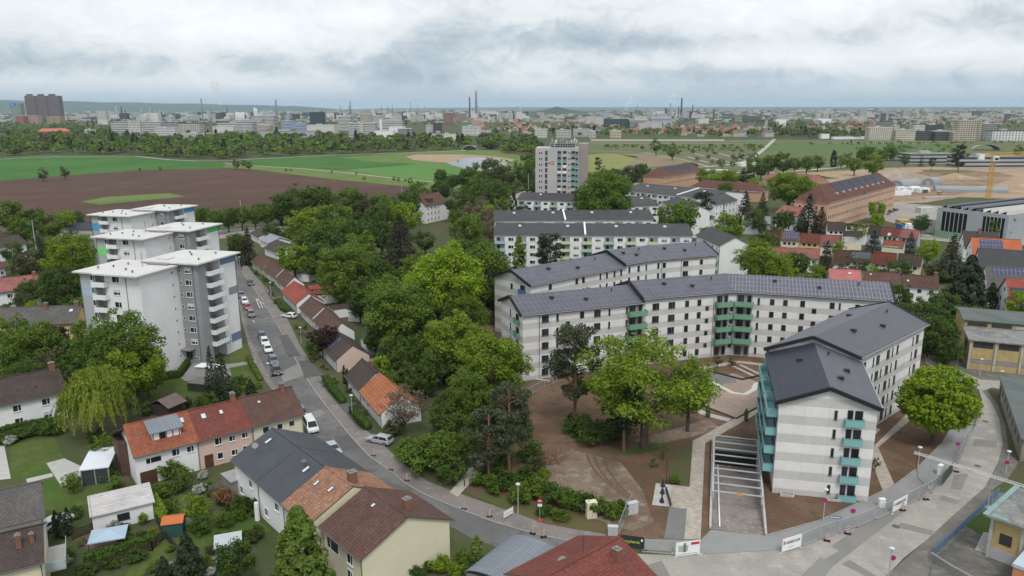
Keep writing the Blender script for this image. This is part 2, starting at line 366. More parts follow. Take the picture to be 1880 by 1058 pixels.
fs('field', [(1078, 283), (1130, 282.5), (1170, 288), (1160, 302), (1140, 310), (1085, 316), (1070, 315)], .06, YELF, 'yellow green striped field behind the high-rise')
fs('field', [(1130, 282.5), (1195, 282), (1235, 289), (1262, 298), (1240, 303), (1140, 310), (1162, 300), (1168, 290)], .06, TANF, 'bare tan field')
fs('meadow', [(1245, 281), (1380, 275), (1400, 300), (1300, 320), (1262, 300)], .05, ground('bare_plots', (.13, .12, .07), (.10, .12, .05), (.20, .17, .13), .02, .06))
fs('field', [(1405, 262.5), (1560, 262.5), (1745, 264), (1760, 270), (1700, 282), (1400, 277)], .06, ground('bright_meadow', (.075, .135, .035), (.09, .13, .04), None, .01, .1), 'flat green meadow before the new blocks')
fs('ground_strip', [(1085, 256.5), (1330, 256.5), (1330, 258.6), (1085, 258.6)], .09, PATHM)
for q in ([(1075, 261.6), (1420, 258.8)], [(1085, 264.3), (1410, 263.2)], [(1500, 262.8), (1760, 263.5)], [(1340, 258), (1420, 258.3)]): strip_px('path', q, 5, .12, PATHM)
strip_px('path', [(1422, 256), (1413, 265), (1398, 278), (1384, 289), (1372, 297), (1345, 302), (1300, 307), (1240, 309)], 5.5, .3, PATHM)
strip_px('path', [(1070, 277), (1180, 280), (1245, 291), (1300, 306)], 2.6, .12, PATHM)
strip_px('path', [(1262, 288), (1300, 299)], 2.4, .12, PATHM); strip_px('path', [(1275, 282), (1340, 299)], 2.4, .12, PATHM); strip_px('path', [(1320, 282), (1370, 296)], 2.4, .12, PATHM)
strip_px('path', [(-300, 296), (0, 292.5), (60, 289), (160, 287.3), (250, 287.5), (310, 293.5), (360, 296), (420, 295.5), (470, 292), (620, 285), (760, 280.5), (850, 277), (862, 273), (872, 268)], 4.5, .15, PATHM)
strip_px('path', [(410, 299), (450, 304), (560, 310.5), (640, 318), (740, 330), (800, 334.5), (880, 340)], 2.6, .13, PATHM)
strip_px('railway_embankment', [(180, 258), (330, 255), (480, 251), (560, 247)], 14, .3, plain('ballast', (.16, .14, .13), .95))
fs('bare_bank', [(920, 277), (1000, 277), (1100, 283), (1000, 287), (925, 281)], .16, ground('red_bank', (.13, .06, .045), (.10, .05, .04), None, .02, .1))
# construction site
fs('construction_ground', [(1380, 322), (1560, 313), (1640, 308), (1990, 303), (2050, 372), (1760, 362), (1700, 372), (1620, 375), (1560, 350), (1480, 335)], .03, SAND)
fs('construction_ground', [(1600, 330), (1760, 322), (1860, 326), (1800, 352), (1690, 368), (1625, 372), (1560, 352)], .05, ground('churned_site', (.27, .19, .125), (.20, .14, .10), (.34, .28, .22), .04, .15))
fs('grass_strip', [(1690, 312), (1760, 312), (1850, 318), (1800, 322), (1700, 318)], .07, GOLV)
fs('yard', [(1615, 370), (1745, 380), (1750, 402), (1700, 412), (1640, 410), (1590, 395)], .05, ground('yard_gravel', (.33, .30, .26), (.28, .26, .23), None, .06, .5))
fs('yard', [(1640, 415), (1670, 402), (1745, 405), (1745, 430), (1640, 428)], .06, ground('dark_yard', (.09, .085, .08), (.12, .11, .10), None, .06, .5))
# roads of the neighbourhood
ASPH = ground('worn_asphalt', (.125, .124, .122), (.165, .16, .155), (.095, .095, .096), .09, .5, .9, amt=1, fine=.12)
ASPL = ground('pale_road', (.335, .315, .28), (.275, .262, .238), (.39, .365, .32), .08, .35, .9, fine=.12)
PAVE = ground('pavement_slabs', (.21, .185, .17), (.17, .155, .145), (.26, .24, .22), .12, .6, fine=.08)
NPAV = ground('new_pavement', (.27, .27, .265), (.235, .235, .23), None, .1, .6, fine=.06)
PATCH = ground('road_patch', (.10, .10, .10), (.12, .12, .118), None, .2, 1)
PATCL = ground('road_patch_grey', (.205, .198, .185), (.23, .222, .208), None, .2, 1)
fs('road', [(423, 455), (432, 470), (434, 500), (437, 540), (444, 575), (458, 620), (470, 652), (495, 700), (522, 745), (552, 790), (577, 815), (600, 838), (640, 862), (685, 888), (745, 922), (805, 954), (865, 988), (940, 1014), (977, 1029), (1060, 1075), (1180, 1075), (1150, 1020), (1105, 1004), (1040, 993), (990, 983), (940, 969), (895, 955), (845, 936), (780, 909), (747, 890), (710, 861), (677, 838), (642, 800), (590, 735), (552, 680), (522, 620), (494, 572), (470, 535), (455, 515), (443, 498), (436, 478), (432, 455)], .012, ASPH)
fs('road', [(1075, 1100), (1060, 1040), (1080, 1010), (1150, 1016), (1240, 1020), (1330, 1016), (1400, 1012), (1470, 1004), (1507, 990), (1542, 979), (1575, 968), (1607, 954), (1637, 942), (1687, 917), (1712, 903), (1742, 874), (1760, 848), (1780, 809), (1797, 770), (1803, 735), (1797, 715), (1770, 703), (1690, 668), (1686, 640), (1720, 655), (1800, 690), (1890, 700), (1980, 712), (1980, 740), (1880, 722), (1820, 712), (1806, 718), (1822, 742), (1835, 770), (1841, 815), (1832, 850), (1808, 895), (1747, 949), (1702, 991), (1660, 1024), (1627, 1058), (1600, 1100)], .016, ASPL)
for q, mt, zz in (([(612, 801), (642, 799), (668, 830), (625, 826)], PATCH, .020), ([(548, 668), (560, 690), (520, 702), (514, 684)], PATCL, .020), ([(590, 752), (598, 760), (570, 772), (562, 760)], PATCL, .02),
    ([(690, 880), (740, 894), (800, 930), (760, 920)], PATCH, .02), ([(1470, 1058), (1530, 1000), (1590, 960), (1640, 938), (1660, 940), (1600, 985), (1530, 1040), (1500, 1075)], PATCL, .022),
    ([(1655, 960), (1715, 975), (1710, 984), (1645, 968)], PATCL, .022), ([(1730, 910), (1765, 920), (1755, 926), (1722, 917)], PATCL, .022), ([(1790, 806), (1832, 810), (1828, 822), (1785, 819)], PATCL, .022),
    ([(1752, 872), (1778, 870), (1765, 900), (1745, 898)], PATCL, .022), ([(1180, 1040), (1215, 1030), (1240, 1075), (1180, 1075)], PATCL, .022), ([(1560, 1028), (1610, 1058), (1600, 1064), (1545, 1036)], PATCL, .022),
    ([(1500, 1010), (1520, 1000), (1540, 1012), (1512, 1028)], ASPL, .023)): fs('road_patch', q, zz, mt)
LINE = plain('road_marking', (.62, .62, .60), .8, .1)
for a, b_ in (((470, 549), (477, 566)), ((477, 566), (489, 562)), ((470, 549), (489, 562)), ((474, 549), (482, 564)), ((470, 549), (476, 550)), ((463, 588), (468, 592))): strip_px('road_marking', [a, b_], .18, .024, LINE)
KERB = plain('kerb_stone', (.30, .29, .275), .9, .12)
kerbR = [(443, 498), (455, 515), (470, 536), (494, 572), (522, 620), (552, 680), (590, 735), (642, 800), (677, 838), (710, 861), (747, 890), (780, 909), (845, 936), (895, 955), (940, 969), (990, 983), (1040, 993), (1085, 1001)]
outR = [(1115, 983), (1002, 964), (940, 941), (867, 916), (820, 899), (787, 886), (750, 861), (707, 821), (677, 795), (635, 755), (590, 695), (565, 657), (552, 637), (527, 585), (512, 560), (490, 530), (470, 508), (455, 490), (448, 480)]
tess(pts(kerbR + outR), .12).build('pavement', PAVE)['kind'] = 'structure'
strip_px('kerb', kerbR, .16, .125, KERB, z0=0)
DAR = plain('dark_driveway', (.10, .098, .095), .95, .15, .5)
for q in ([(548, 664), (567, 662), (596, 690), (560, 696)], [(513, 618), (528, 615), (552, 655), (530, 655)], [(583, 700), (600, 702), (690, 790), (660, 790)]): fs('driveway', q, .135, DAR)
# parking strip and lawn in front of the white towers
fs('pavement', [(436, 540), (446, 575), (458, 620), (474, 652), (500, 702), (540, 765), (552, 790), (520, 742), (487, 700), (468, 665), (455, 630), (444, 590)], .014, PAVE)
LAWN = ground('mown_lawn', (.055, .10, .018), (.085, .115, .028), (.13, .11, .05), .12, .3, amt=.8, fine=.15)
fs('lawn', [(445, 600), (452, 640), (480, 700), (475, 725), (380, 720), (330, 730), (260, 740), (270, 700), (330, 690), (420, 665)], .016, LAWN)
fs('path', [(395, 672), (470, 662), (472, 666), (420, 676), (425, 690), (340, 700), (300, 672), (322, 655), (380, 664)], .03, NPAV)
# new estate: bare soil, paths, courtyard
DIRT = ground('bare_soil', (.118, .070, .045), (.165, .105, .072), (.085, .075, .038), .10, .45, fine=.3, bumps=.5)
DIRTL = ground('trampled_sandy_soil', (.22, .165, .125), (.15, .105, .075), (.30, .27, .23), .12, .5, thr=(.35, .6), fine=.3, bumps=.4)
dirt = [(852, 902), (880, 860), (900, 790), (880, 740), (860, 640), (900, 560), (915, 520), (960, 600), (1150, 640), (1310, 652), (1420, 650), (1560, 600), (1690, 620), (1700, 668), (1790, 716), (1796, 760), (1760, 790), (1728, 815), (1682, 861), (1642, 891), (1582, 921), (1505, 956), (1410, 980), (1340, 991), (1287, 993), (1217, 991), (1115, 981), (1002, 963), (940, 940)]
_o = tess(pts(dirt), .02, [RAMPR]).build('bare_soil', DIRT); _o['kind'] = 'structure'
fs('grass_strip', [(1020, 780), (1090, 775), (1160, 790), (1150, 810), (1060, 812)], .028, GR)
fs('grass_strip', [(1125, 832), (1200, 815), (1230, 812), (1215, 826), (1150, 838)], .028, LAWN)
fs('grass_strip', [(1262, 810), (1274, 812), (1266, 893), (1240, 890), (1225, 850)], .026, ground('seeded_soil', (.10, .085, .045), (.075, .09, .035), None, .3, .8))
fs('trampled_soil', [(1000, 850), (1050, 825), (1140, 850), (1180, 900), (1200, 960), (1160, 975), (1080, 950), (1060, 905), (1010, 890)], .026, DIRTL)
fs('trampled_soil', [(1160, 810), (1300, 770), (1330, 790), (1270, 802), (1210, 815)], .026, DIRTL)
TRK = plain('wheel_rut', (.125, .09, .062), .95, .2)
for q in ([(1077, 834), (1082, 850), (1100, 875), (1130, 900), (1165, 922)], [(1090, 836), (1098, 858), (1118, 885), (1145, 905), (1172, 925)], [(1108, 836), (1115, 862), (1135, 890), (1160, 912)]): strip_px('wheel_rut', q, .35, .034, TRK)
fs('road_edge_grass', [(852, 902), (940, 940), (1002, 963), (1115, 980), (1120, 965), (1060, 945), (960, 922), (880, 895)], .03, ground('scrubby_verge', (.09, .10, .035), (.13, .09, .05), None, .2, .6))
COB = tiles('cobble_paving', (.50, .44, .375), (.36, .31, .265), (.28, .245, .21), .55, .28, .1, .9, stain=.2, ms=.03, bs=.2)
SETT = tiles('grey_setts', (.19, .185, .18), (.23, .225, .215), (.12, .12, .12), .25, .12, .08, .9, stain=.1, ms=.02, bs=.2)
SLAB = tiles('pale_slabs', (.46, .45, .43), (.42, .41, .39), (.25, .24, .23), .8, .8, .06, .9, stain=.1, off=0, ms=.02, bs=.2)
fs('path', [(1400, 742), (1404, 752), (1295, 814), (1294, 826), (1286, 991), (1256, 991), (1261, 936), (1230, 931), (1234, 891), (1266, 895), (1272, 810), (1337, 775), (1352, 768)], .05, COB)
fs('path', [(1229, 932), (1261, 935), (1256, 991), (1219, 990)], .05, SETT)
fs('plaza', [(1204, 888), (1234, 891), (1229, 931), (1197, 928)], .06, SLAB)
fs('plaza', [(1300, 700), (1345, 686), (1392, 702), (1402, 720), (1398, 742), (1352, 768), (1296, 747), (1260, 720)], .06, ground('courtyard_gravel', (.33, .25, .205), (.28, .215, .18), (.36, .29, .24), .15, .6))
fs('plaza', [(1270, 690), (1300, 684), (1350, 693), (1352, 703), (1300, 710), (1265, 705)], .065, SETT)
strip_px('kerb', [(1258, 722), (1296, 748), (1352, 769), (1400, 744)], .5, .14, plain('black_edging', (.03, .03, .03), .7), z0=.02)
strip_px('kerb', [(1266, 690), (1300, 682), (1362, 698), (1400, 690)], .5, .3, MC['black_edging'], z0=.02)
strip_px('path', [(1276, 697), (1310, 702), (1325, 712), (1345, 722), (1368, 725), (1384, 716), (1388, 706), (1402, 702)], 1.0, .09, plain('white_curved_kerb', (.55, .54, .50), .8, .1))
strip_px('path', [(1288, 677), (1300, 675), (1348, 666), (1358, 665), (1400, 670)], 1.5, .05, COB)
strip_px('path', [(1345, 672), (1390, 694)], .8, .055, COB); strip_px('path', [(1358, 670), (1400, 690)], .8, .055, COB)
strip_px('path', [(1205, 720), (1250, 742), (1300, 762), (1340, 772)], 1.6, .04, SLAB)
fs('path', [(1663, 762), (1674, 770), (1612, 822), (1642, 890), (1622, 905), (1595, 835), (1606, 818)], .05, COB)
fs('path', [(1600, 783), (1617, 789), (1600, 805), (1590, 800)], .05, SLAB)
strip_px('path', [(945, 690), (1010, 700)], .8, .05, SLAB)
fs('pavement', [(1305, 973), (1406, 984), (1505, 957), (1582, 922), (1642, 892), (1682, 862), (1728, 816), (1742, 790), (1790, 770), (1780, 809), (1760, 848), (1742, 874), (1712, 903), (1687, 917), (1637, 942), (1607, 954), (1575, 968), (1542, 979), (1507, 990), (1470, 1004), (1400, 1012), (1330, 1016), (1240, 1020), (1180, 1014), (1184, 990), (1286, 993)], .04, NPAV)
strip_px('kerb', [(1406, 984), (1505, 957), (1582, 922), (1642, 892), (1682, 862), (1728, 816)], .14, .16, KERB, z0=0)
strip_px('kerb', [(1470, 1004), (1542, 979), (1637, 942), (1712, 903), (1742, 874), (1780, 809), (1797, 765)], .16, .10, KERB, z0=0)
fs('path', [(826, 905), (840, 914), (872, 880), (896, 845), (885, 838), (860, 862)], .13, PATHM)
# right-hand side of the right road
fs('pavement', [(1803, 718), (1812, 716), (1832, 745), (1845, 780), (1852, 830), (1870, 850), (1850, 880), (1815, 905), (1845, 905), (1712, 1030), (1700, 1075), (1620, 1075), (1627, 1058), (1702, 991), (1747, 949), (1808, 895), (1832, 850), (1841, 815), (1835, 770), (1822, 742)], .03, ground('old_pavement', (.17, .16, .14), (.14, .13, .115), (.22, .205, .18), .15, .5))
fs('yard', [(1712, 1030), (1845, 905), (1990, 960), (1990, 1100), (1700, 1090)], .035, ground('stained_yard', (.15, .14, .125), (.105, .10, .09), (.20, .19, .17), .2, .6))
fs('lawn', [(1770, 965), (1810, 935), (1825, 960), (1805, 985)], .045, LAWN)
fs('pavement', [(1690, 640), (1700, 640), (1780, 672), (1990, 690), (1990, 712), (1800, 697), (1720, 664)], .03, MC['old_pavement'])
# left gardens
fs('lawn', [(20, 815), (100, 803), (112, 830), (140, 880), (230, 880), (220, 910), (150, 930), (85, 950), (75, 880), (20, 880)], .02, LAWN)
fs('lawn', [(270, 900), (330, 895), (345, 930), (470, 950), (500, 975), (430, 1000), (330, 1010), (260, 1058), (230, 1058), (250, 1030), (310, 985), (300, 940)], .02, LAWN)
fs('terrace', [(-80, 824), (8, 819), (20, 879), (-60, 890)], .03, SLAB)
fs('terrace', [(85, 851), (118, 842), (178, 870), (182, 872), (113, 894)], .035, SLAB)
fs('path', [(48, 880), (95, 869), (98, 875), (50, 888)], .04, SLAB)
fs('lawn', [(585, 515), (640, 520), (650, 560), (618, 570)], .02, LAWN)
fs('lawn', [(790, 440), (850, 430), (860, 470), (780, 490)], .02, GR)
fs('pavement', [(207, 818), (240, 885), (232, 890), (200, 830)], .03, tiles('red_block_paving', (.22, .11, .08), (.17, .09, .07), (.1, .07, .05), .2, .1))
fs('terrace', [(140, 985), (230, 955), (240, 1000), (160, 1010)], .03, MC['red_block_paving'])
# tram road behind the cottages
fs('road', [(395, 424), (470, 417), (560, 414), (700, 405), (900, 372), (905, 380), (740, 416), (600, 424), (470, 428), (395, 440)], .03, ASPL)
fs('road', [(880, 380), (960, 352), (1000, 345), (1040, 342), (1100, 340), (1180, 336), (1180, 340), (1020, 354), (960, 370), (930, 400), (900, 395)], .035, ASPL)
fs('road', [(1440, 402), (1500, 402), (1640, 425), (1760, 436), (1990, 446), (1990, 456), (1760, 446), (1630, 434), (1440, 410)], .04, ASPL)
# hills on the horizon
def hills(name, az0, az1, dist, prof, mat, seed):
    rnd = random.Random(seed); n = 90; b = MB()
    for i in range(n + 1):
        a = R(az0 + (az1 - az0) * i / n); t = i / n; h = np.interp(t, [p[0] for p in prof], [p[1] for p in prof]) * (1 + .03 * math.sin(i * .7 + seed) + .02 * rnd.random())
        for k, (dd, hh) in enumerate(((0, 0), (700, .55), (1500, .92), (2200, 1), (4200, .8), (6000, 0))):
            r = dist + dd; b.v.append((math.sin(a) * r, math.cos(a) * r, h * hh))
    for i in range(n):
        for k in range(5): q = i * 6 + k; b.f.append((q, q + 6, q + 7, q + 1)); b.m.append(0)
    o = b.build(name, mat, smooth=True); o['kind'] = 'structure'; return o
HILLM = ground('wooded_hill', (.035, .06, .03), (.05, .075, .035), None, .002, .01)
hills('hills', -48, -11, 17000, [(0, 285), (.35, 250), (.5, 215), (.7, 165), (.88, 110), (1, 0)], HILLM, 1)
hills('hills', -14, 34, 24000, [(0, 0), (.1, 50), (.3, 70), (.5, 60), (.8, 40), (1, 30)], HILLM, 2)
def mound(name, cx, cy, rx, ry, h, mat, seed=0, n=14, lab=None, kind='structure', rough=.18):
    rnd = random.Random(seed); b = MB(); m = n * 2
    for i in range(n + 1):
        rr = i / n
        for j in range(m):
            t = 2 * math.pi * j / m; k = 1 + rough * math.sin(3 * t + seed) * rr + rough * (rnd.random() - .5) * .6
            b.v.append((rx * rr * k * math.cos(t), ry * rr * k * math.sin(t), h * max(0, (1 - rr) ** 1.25 + (rnd.random() - .5) * .07 * (1 - rr)) - .05))
    for i in range(n):
        for j in range(m):
            a = i * m + j; c = i * m + (j + 1) % m; b.f.append((a, a + m, c + m, c)); b.m.append(0)
    o = b.build(name, mat, loc=(cx, cy, 0), smooth=True)
    if kind: o['kind'] = kind
    return o
hx, hy = G(1022, 207.5); mound('hill', hx, hy, 330, 300, 62, HILLM, 3)
# ------------------------------------------------------------------ building kit
_wc = {}
M_FRD = plain('grey_window_frame', (.12, .12, .125), .6, .05)
def win_mesh(w, h, fr, style):
    k = (round(w, 2), round(h, 2), fr.name, style)
    if k in _wc: return _wc[k]
    f = MB(); t = .07 if style != 's' else .05; d0, d1 = -.05, .02
    f.box(-w / 2, -w / 2 + t, d0, d1, 0, h); f.box(w / 2 - t, w / 2, d0, d1, 0, h); f.box(-w / 2 + t, w / 2 - t, d0, d1, 0, t); f.box(-w / 2 + t, w / 2 - t, d0, d1, h - t, h)
    if w > .95 and style != 'p': f.box(-.04 + w * .12, .04 + w * .12, d0, d1, t, h - t)
    if w > 1.9: f.box(-.04 - w * .2, .04 - w * .2, d0, d1, t, h - t)
    if style != 'p': f.box(-w / 2 - .06, w / 2 + .06, -.14, d1, -.05, -.002)
    p = MB(); p.box(-w / 2 + .02, w / 2 - .02, -.012, .01, .03, h - .03)
    s_ = None
    if style == 'b':      # roller blind half down
        s_ = MB(); s_.box(-w / 2 + t + .002, w / 2 - t - .002, -.035, -.013, h * .45, h - t - .002)
    r = (f.mesh('window', fr), p.mesh('pane', M_GLASS), s_.mesh('blind', plain('blind_slats', (.55, .55, .54), .7, .1)) if s_ else None); _wc[k] = r; return r
def win_far(w, h, fr, style):
    k = (round(w, 2), round(h, 2), fr.name, style, 'far')
    if k not in _wc:
        f = MB(); f.box(-w / 2, w / 2, -.02, .02, 0, h); t = .08; f.box(-w / 2 + t, w / 2 - t, -.03, -.019, t, h - t, 1); _wc[k] = f.mesh('window', [fr, M_HRG])
    return _wc[k]
M_HRG = plain('far_window_glass', (.035, .04, .045), .25, .3)
def window(par, x, y, z, rz, w=1.2, h=1.3, fr=None, style='n', panes=True, name='window'):
    if not panes: return link(name, win_far(w, h, fr or M_WHITE, style), par, (x, y, z), rz)
    a, b, c = win_mesh(w, h, fr or M_WHITE, style); o = link(name, a, par, (x, y, z), rz)
    if panes:
        link('pane', b, o)
        if c: link('blind', c, o)
    return o
SIDE = {}
def onside(L, D, side, t, off=0.0):
    """a point on a wall of a box L x D and the turn that makes a window face outwards"""
    return {'f': (t, -off, 0), 'r': (L + off, t, R(90)), 'b': (L - t, D + off, R(180)), 'l': (-off, D - t, R(270))}[side]
def frame_ab(A, B):
    a = math.atan2(B[1] - A[1], B[0] - A[0]); return A, a, math.hypot(B[0] - A[0], B[1] - A[1])
def chimney(par, x, y, z0, h=1.2, w=.6, l=.8, mat=None, cap=True):
    b = MB(); b.box(-w / 2, w / 2, -l / 2, l / 2, -.6, h); 
    o = b.build('chimney', mat or M_BRICK, par, (x, y, z0))
    if cap:
        c = MB(); c.box(-w / 2 - .05, w / 2 + .05, -l / 2 - .05, l / 2 + .05, h, h + .07); c.box(-w / 4, w / 4, -l / 4, l / 4, h + .07, h + .25); c.build('chimney_cap', M_DCONC, o)
    return o
def house(name, label, cat, A, B, D, ze, zr, wall, roof, group=None, ov=.45, ovg=.3, kind='gable', wins=(), rows=None, wstyle=None, chim=(), sky=(), pv=None, doors=(), fr=None, near=True, wallr=None, ridge=.5, extra=None, gut=True, fascia=None, pvm=None, grows=None):
    """A,B: ends of the front wall on the ground, the house lies to the left of A->B; eaves ze, ridge zr (metres)"""
    A, ang, L = frame_ab(A, B); t = thing(name, label, cat, (A[0], A[1], 0), ang, group)
    yr = D * ridge; sl = (zr - ze) / yr; slb = (zr - ze) / (D - yr); wl = MB()
    if kind in ('gable',):
        wl.face([(0, 0, -.3), (L, 0, -.3), (L, 0, ze), (0, 0, ze)]); wl.face([(L, D, -.3), (0, D, -.3), (0, D, ze), (L, D, ze)])
        wl.face([(L, 0, -.3), (L, D, -.3), (L, D, ze), (L, yr, zr), (L, 0, ze)], 1 if wallr else 0); wl.face([(0, D, -.3), (0, 0, -.3), (0, 0, ze), (0, yr, zr), (0, D, ze)])
    else:
        wl.box(0, L, 0, D, -.3, ze)
    W = wl.build('wall', [wall, wallr] if wallr else wall, t)
    if kind == 'gable':
        th = .16; e0 = ze - sl * ov + th + .01; r1 = zr + th + .01; e1 = ze - slb * ov + th + .01; rf = MB()
        rf.slab([(-ovg, -ov, e0), (L + ovg, -ov, e0), (L + ovg, yr, r1), (-ovg, yr, r1)], th, 0, 1); rf.slab([(-ovg, yr, r1), (L + ovg, yr, r1), (L + ovg, D + ov, e1), (-ovg, D + ov, e1)], th, 0, 1)
        Rf = rf.build('roof', [roof, fascia or plain('roof_trim', (.10, .085, .075), .8, .1)], t)
        rb = MB(); rb.beam((-ovg, yr, r1 + .02), (L + ovg, yr, r1 + .02), .26, .12); rb.build('ridge_tiles', roof if not fascia else fascia, Rf)
        if gut: g = MB(); g.beam((-ovg, -ov - .06, e0 - .1), (L + ovg, -ov - .06, e0 - .1), .13, .11); g.build('gutter', M_FRD, t)
        if gut and near: g = MB(); g.tube([(L - .12, -.08, e0 - .2), (L - .12, -.08, 0)], [.05, .05], 6); g.build('downpipe', M_FRD, t)
    elif kind == 'hip':
        th = .16; hx_ = min(D * .5, L * .32); c = [(-ov, -ov), (L + ov, -ov), (L + ov, D + ov), (-ov, D + ov)]; e0 = ze + .1; r = [(hx_, yr, zr), (L - hx_, yr, zr)]; rf = MB(); z = lambda p: (p[0], p[1], e0)
        rf.face([z(c[0]), z(c[1]), r[1], r[0]]); rf.face([z(c[1]), z(c[2]), r[1]]); rf.face([z(c[2]), z(c[3]), r[0], r[1]]); rf.face([z(c[3]), z(c[0]), r[0]]); rf.box(-ov, L + ov, -ov, D + ov, ze - .08, e0 - .002, 1)
        Rf = rf.build('roof', [roof, fascia or M_WHITE], t)
    else:
        rf = MB(); rf.box(-ov, L + ov, -ov, D + ov, ze + .002, ze + .3); Rf = rf.build('roof', roof, t)
    def ws(side, tt, z, w_, h_, st='n', nm='window'):
        if tt > (L if side in 'fb' else D) - w_ / 2 or tt < w_ / 2: return
        x, y, r = onside(L, D, side, tt, .0); window(t, x, y, z, r, w_, h_, fr, st, near, nm)
    for q in wins: ws(*q)
    if rows:       # (side, t0, t1, n, [z...], w, h)
        for (side, t0, t1, n, zs, w_, h_) in rows:
            for i in range(n):
                for z in zs: ws(side, t0 + (t1 - t0) * (i / (n - 1) if n > 1 else .5), z, w_, h_, random.choice('nnnb') if near else 'n')
    for (side, tt, w_, h_, m_) in doors:
        x, y, r = onside(L, D, side, tt); d = MB(); d.box(-w_ / 2, w_ / 2, -.05, .02, .02, h_); o = d.build('door', m_, t, (x, y, 0), r); k = MB(); k.box(w_ / 2 - .18, w_ / 2 - .06, -.10, -.052, 1.0, 1.05); k.build('handle', M_STEEL, o)
    rz_ = lambda s: (zr + .18 - abs(s) * (sl if s < 0 else slb) * 1.0)
    for q in chim:      # (t, s from ridge, height, w, l)
        x, s_ = q[0], q[1]
        if x > L - .3: x = L - .8
        chimney(Rf, x, yr + s_, rz_(s_), *(q[2:] or (1.1, .6, .8)))
    for q in sky:       # roof windows on the front slope
        x, s_ = q[0], q[1]
        if x > L - .8: continue
        a = math.atan(sl if s_ < 0 else slb) * (1 if s_ < 0 else -1); b = MB(); ww, hh = (q[2], q[3]) if len(q) > 2 else (.75, 1.0); b.box(-ww / 2, ww / 2, -hh / 2, hh / 2, 0, .09)
        o = b.build('roof_window', M_FRD, Rf, (x, yr + s_, rz_(s_) + .01)); o.rotation_euler = (a, 0, 0); p = MB(); p.box(-ww / 2 + .07, ww / 2 - .07, -hh / 2 + .07, hh / 2 - .07, .09, .1); p.build('pane', plain('bright_sky_glass', (.55, .60, .64), .12, .03, spec=.8), o)
    for q in (pv or ()):   # (x0,x1,s0,s1) solar panels on the front slope
        x0, x1, s0, s1 = q; x1 = min(x1, L - .2)
        if x1 - x0 < .8: continue
        s0 = max(s0, -yr); b = MB(); z0, z1 = zr + .24 + s0 * sl, zr + .24 + s1 * sl; b.slab([(x0, yr + s0, z0), (x1, yr + s0, z0), (x1, yr + s1, z1), (x0, yr + s1, z1)], .05); b.build('solar_panels', pvm or M_PV, Rf)
    return t, Rf, L
def house_px(name, label, cat, Apx, Bpx, ze, zr, wall, roof, D=None, rpx=None, **k):
    A = G(*Apx, ze - .1); B = G(*Bpx, ze - .1)
    L = math.hypot(B[0] - A[0], B[1] - A[1]); n = (-(B[1] - A[1]) / L, (B[0] - A[0]) / L); ov = k.get('ov', .45); ovg = k.get('ovg', .3)
    u = ((B[0] - A[0]) / L, (B[1] - A[1]) / L)
    if rpx: r = G(*rpx, zr + .1); D = 2 * (((r[0] - A[0]) * n[0] + (r[1] - A[1]) * n[1]) - ov)
    A2 = (A[0] + n[0] * ov + u[0] * ovg, A[1] + n[1] * ov + u[1] * ovg); B2 = (B[0] + n[0] * ov - u[0] * ovg, B[1] + n[1] * ov - u[1] * ovg)
    return house(name, label, cat, A2, B2, D, ze, zr, wall, roof, **k)

# ------------------------------------------------------------------ the new estate: long bent blocks
def estate_wall():
    m = newmat('striped_fibre_cement'); b = NB(m); uv = b.mk('ShaderNodeUVMap').outputs[0]; s = b.mk('ShaderNodeSeparateXYZ', {0: uv})
    oc = b.mk('ShaderNodeSeparateXYZ', {0: b.mk('ShaderNodeTexCoord').outputs['Object']})
    k = b.m('LESS_THAN', b.m('FRACT', b.m('DIVIDE', b.m('ADD', oc.outputs[2], .45), 2.8)), .46)
    j = b.m('LESS_THAN', b.m('FRACT', b.m('DIVIDE', s.outputs[0], 3.1)), .012); j2 = b.m('LESS_THAN', b.m('FRACT', b.m('DIVIDE', b.m('ADD', oc.outputs[2], .45), 1.4)), .02)
    pan = b.mk('ShaderNodeCombineXYZ', {0: b.m('FLOOR', b.m('DIVIDE', s.outputs[0], 3.1)), 1: b.m('FLOOR', b.m('DIVIDE', b.m('ADD', oc.outputs[2], .45), 2.8))})
    wn = b.mk('ShaderNodeTexWhiteNoise', {0: pan.outputs[0]}).outputs[0]
    lo = b.mix(wn, (.50, .488, .472), (.55, .538, .522)); hi_ = b.mix(wn, (.69, .68, .66), (.73, .72, .70))
    c = b.mix(k, hi_, lo); c = b.mix(b.m('MULTIPLY', b.m('MAXIMUM', j, j2), .35), c, (.25, .25, .25))
    n = b.rng(b.noise(b.obj(), .5, 5, .65), .3, .7, .93, 1.06); v = b.mk('ShaderNodeVectorMath', {0: c}, operation='SCALE'); b.set(v.inputs[3], n)
    b.out(v.outputs[0], .85, .2); return m
M_EST = estate_wall(); M_LGRN = plain('sage_green_panel', (.155, .33, .21), .6, .05); M_TEAL = plain('teal_panel', (.20, .42, .425), .6, .05); M_BLUP = plain('blue_panel', (.09, .16, .30), .6, .05)
M_ROOFL = tiles('grey_standing_seam', (.080, .083, .098), (.090, .093, .108), (.05, .052, .062), 60, .5, .08, .5, stain=0, off=0, ms=.04, bs=.2, spec=.5)
